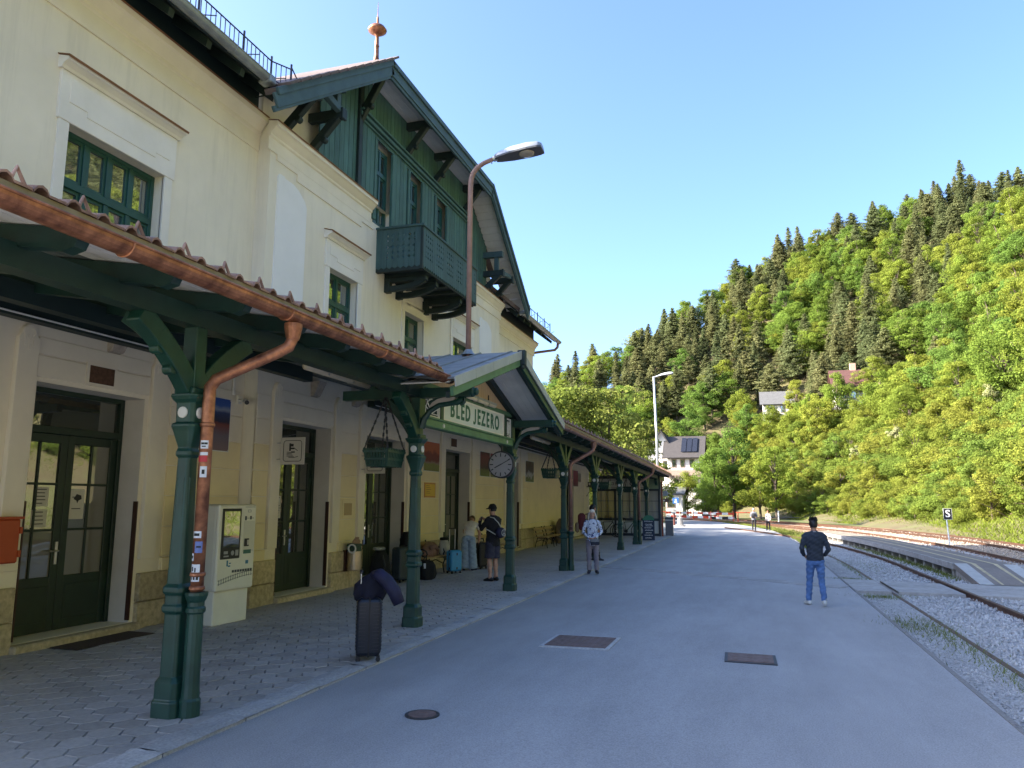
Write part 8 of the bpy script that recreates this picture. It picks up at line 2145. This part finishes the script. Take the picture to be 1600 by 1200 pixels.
# woman by the kerb
flower = M('floral_blouse', (0.60, 0.64, 0.74), 0.85, 0.02, 14)
nt = flower.node_tree; vo = nt.nodes.new('ShaderNodeTexNoise'); vo.inputs['Scale'].default_value = 17; vo.inputs['Detail'].default_value = 3
tc = nt.nodes.new('ShaderNodeNewGeometry'); nt.links.new(tc.outputs['Position'], vo.inputs['Vector']); rr = nt.nodes.new('ShaderNodeValToRGB'); rr.color_ramp.elements[0].position = 0.56; rr.color_ramp.elements[1].position = 0.60
rr.color_ramp.elements[0].color = (0.58, 0.62, 0.72, 1); rr.color_ramp.elements[1].color = (0.05, 0.07, 0.18, 1); nt.links.new(vo.outputs['Fac'], rr.inputs[0]); nt.links.new(rr.outputs[0], nt.nodes['Principled BSDF'].inputs['Base Color'])
t, fr = person('woman with long pale hair in floral blouse standing by the kerb', (-4.06, 20.6, 0.03), R(190), 1.66,
    dict(legs=(((-0.10, 0.02, 0.49), (-0.11, 0.0, 0.085), (-0.16, 0.2, 0)), ((0.10, 0.02, 0.49), (0.10, 0.0, 0.085), (0.13, 0.2, 0))),
         arms=(((-0.26, 0.0, 1.12), (-0.09, 0.20, 0.98), (0.8, 0.3, -0.35)), ((0.26, 0.0, 1.12), (0.09, 0.20, 0.96), (-0.8, 0.3, -0.35))), fat=0.94, loose=1.08, hem=0.76, sleeve=0.98),
    [flower, M('mauve_trousers', (0.24, 0.21, 0.24), 0.85, 0.12, 9, 0.2, 60), skin, M('dark_shoe', (0.02, 0.02, 0.03), 0.6, 0.1, 9)], 0.0115)
hair_cap(t, fr, hair_w, back=-0.10, front=0.055, side=-0.05, thick=0.016, long=0.24, seed=5)
hc, ax, r_, f_, s_ = fr['hc'], fr['ax'], fr['r'], fr['f'], fr['s']
for sg in (-1, 1): MB().lathe(hc + (r_ * (sg * 0.030) + f_ * 0.082 + ax * 0.012) * s_, [(0.009, -0.004), (0.010, 0.003), (0.004, 0.008)], 10, axis=tuple(f_)).build('eye', M('eye_dark', (0.03, 0.02, 0.02), 0.3, 0.1, 5), t)
MB().tube([hc + (r_ * x + f_ * (0.088 - abs(x) * 0.3) - ax * 0.062) * s_ for x in (-0.024, -0.01, 0.0, 0.01, 0.024)], 0.0045, 6).build('mouth', M('lips', (0.38, 0.10, 0.10), 0.5, 0.05, 5), t)
hb = local(thing('handbag', 'small striped dark handbag held by the standing woman', 'handbag', (-4.06, 20.6, 0.03), R(190))); hb.location = (-4.06, 20.6, 0.03); hb.rotation_euler = (0, 0, R(190))
MB().box(-0.19, 0.05, 0.19, 0.26, 0.74, 0.90).build('bag', M('bag_dark', (0.015, 0.018, 0.035), 0.6, 0.1, 5), hb, bevel=0.03, seg=3)
for z in (0.83, 0.855, 0.88): MB().box(-0.185, 0.045, 0.186, 0.264, z, z + 0.008).build('stripe', whites, hb)
MB().tube([(-0.18, 0.22, 0.88), (-0.20, 0.12, 1.1), (-0.10, 0.10, 1.40)], 0.007, 6).build('strap', black, hb)
# man behind her
t, fr = person('dark-haired man with backpack walking behind the pale-haired woman', (-4.98, 24.9, 0.03), R(-74), 1.78,
    dict(legs=(((-0.09, 0.12, 0.50), (-0.09, 0.0, 0.10), (-0.09, 0.2, 0)), ((0.09, 0.18, 0.51), (0.09, 0.24, 0.09), (0.09, 0.5, 0))),
         arms=(((-0.25, -0.06, 1.14), (-0.24, 0.10, 0.92), (0, 0.5, -0.8)), ((0.25, 0.04, 1.14), (0.22, 0.22, 0.95), (0, 0.6, -0.7))), fat=1.05, bend=0.10),
    [M('olive_tee', (0.10, 0.08, 0.05), 0.9, 0.15, 9), M('black_trousers', (0.012, 0.012, 0.015), 0.9, 0.15, 9), skin_d, black])
hair_cap(t, fr, hair_b, back=-0.07, front=0.04, side=-0.03, thick=0.018, seed=6)
bp = local(thing('backpack', 'dark red and tan backpack on the man behind the woman', 'backpack', (-4.98, 24.9, 0.03), R(-74))); bp.location = (-4.98, 24.9, 0.03); bp.rotation_euler = (0, 0, R(-74))
mb = rbox(MB(), 0.32, 0.24, 0.95, 1.50, 0.08); mb.v = [(a, b - 0.27, c) for a, b, c in mb.v]; mb.build('pack', M('pack_red', (0.11, 0.018, 0.02), 0.85, 0.2, 9), bp, smooth=True)
mb = rbox(MB(), 0.28, 0.12, 0.88, 1.20, 0.05); mb.v = [(a, b - 0.42, c) for a, b, c in mb.v]; mb.build('front_pocket', M('pack_tan', (0.22, 0.15, 0.09), 0.85, 0.2, 9), bp, smooth=True)
for sg in (-1, 1): MB().tube([(sg * 0.12, -0.15, 1.46), (sg * 0.12, 0.03, 1.50), (sg * 0.13, 0.14, 1.30), (sg * 0.15, -0.08, 1.05)], 0.018, 6).build('strap', black, bp)
# woman bending over her case
t, fr = person('woman in white top and wide pale trousers bending over her luggage', (-7.40, 20.12, 0.03), R(10), 1.72,
    dict(legs=(((-0.10, 0.02, 0.49), (-0.12, 0.0, 0.09), (-0.16, 0.2, 0)), ((0.10, 0.03, 0.49), (0.13, 0.05, 0.09), (0.2, 0.25, 0))),
         arms=(((-0.22, 0.52, 1.02), (-0.15, 0.60, 0.80), (0, 0.1, -1)), ((0.23, 0.50, 1.00), (0.20, 0.52, 0.76), (0, 0.1, -1))), bend=0.85, wide=True, short_sleeve=True, hem=0.93, head=(0.5, 0)),
    [M('white_top', (0.62, 0.58, 0.55), 0.85, 0.05, 9), M('pale_blue_trousers', (0.30, 0.38, 0.46), 0.85, 0.1, 9, 0.2, 40), skin, M('trainer_dark', (0.02, 0.025, 0.05), 0.7, 0.1, 9)])
hair_cap(t, fr, hair_br, back=-0.06, front=0.03, side=-0.04, thick=0.016, seed=7)
# two far walkers
t, fr = person('far walker in grey with dark backpack, left of the pair', (0.2, 56.0, 0.005), R(170), 1.50,
    dict(legs=(((-0.10, 0.02, 0.49), (-0.10, 0.0, 0.09), (-0.1, 0.2, 0)), ((0.10, 0.05, 0.49), (0.11, -0.02, 0.09), (0.12, 0.2, 0))),
         arms=(((-0.26, -0.03, 1.13), (-0.2, 0.15, 1.05), (0.3, 0.7, 0)), ((0.26, -0.03, 1.13), (0.2, 0.15, 1.05), (-0.3, 0.7, 0))), fat=1.1),
    [M('grey_top', (0.16, 0.17, 0.20), 0.9, 0.1, 9), M('black_trousers', (0.012, 0.012, 0.015), 0.9, 0.15, 9), skin, black], 0.018)
hair_cap(t, fr, M('pale_hat', (0.5, 0.52, 0.55), 0.8, 0.05, 9), back=-0.03, front=0.03, side=0.0, thick=0.022, seed=8, name='hat')
mb = rbox(MB(), 0.26, 0.10, 0.86, 1.16, 0.04); mb.v = [(a, b + 0.15, c) for a, b, c in mb.v]; mb.build('chest_bag', black, t, smooth=True)
t, fr = person('far walker in pale top and dark trousers, right of the pair', (1.15, 56.3, 0.005), R(150), 1.34,
    dict(legs=(((-0.10, 0.02, 0.49), (-0.10, 0.0, 0.09), (-0.1, 0.2, 0)), ((0.10, 0.10, 0.50), (0.11, 0.12, 0.09), (0.12, 0.4, 0))),
         arms=(((-0.24, -0.03, 1.13), (-0.22, 0.08, 0.90), (0, 0.3, -1)), ((0.24, -0.03, 1.13), (0.22, 0.08, 0.90), (0, 0.3, -1)))),
    [M('pale_top', (0.50, 0.42, 0.38), 0.9, 0.1, 9), MATS['black_trousers'], skin, MATS['grey_top']], 0.018)
hair_cap(t, fr, M('hair_auburn', (0.22, 0.07, 0.03), 0.5, 0.1, 20), back=-0.10, front=0.05, side=-0.06, thick=0.018, seed=9)

bpy.data.scenes.remove(TS)
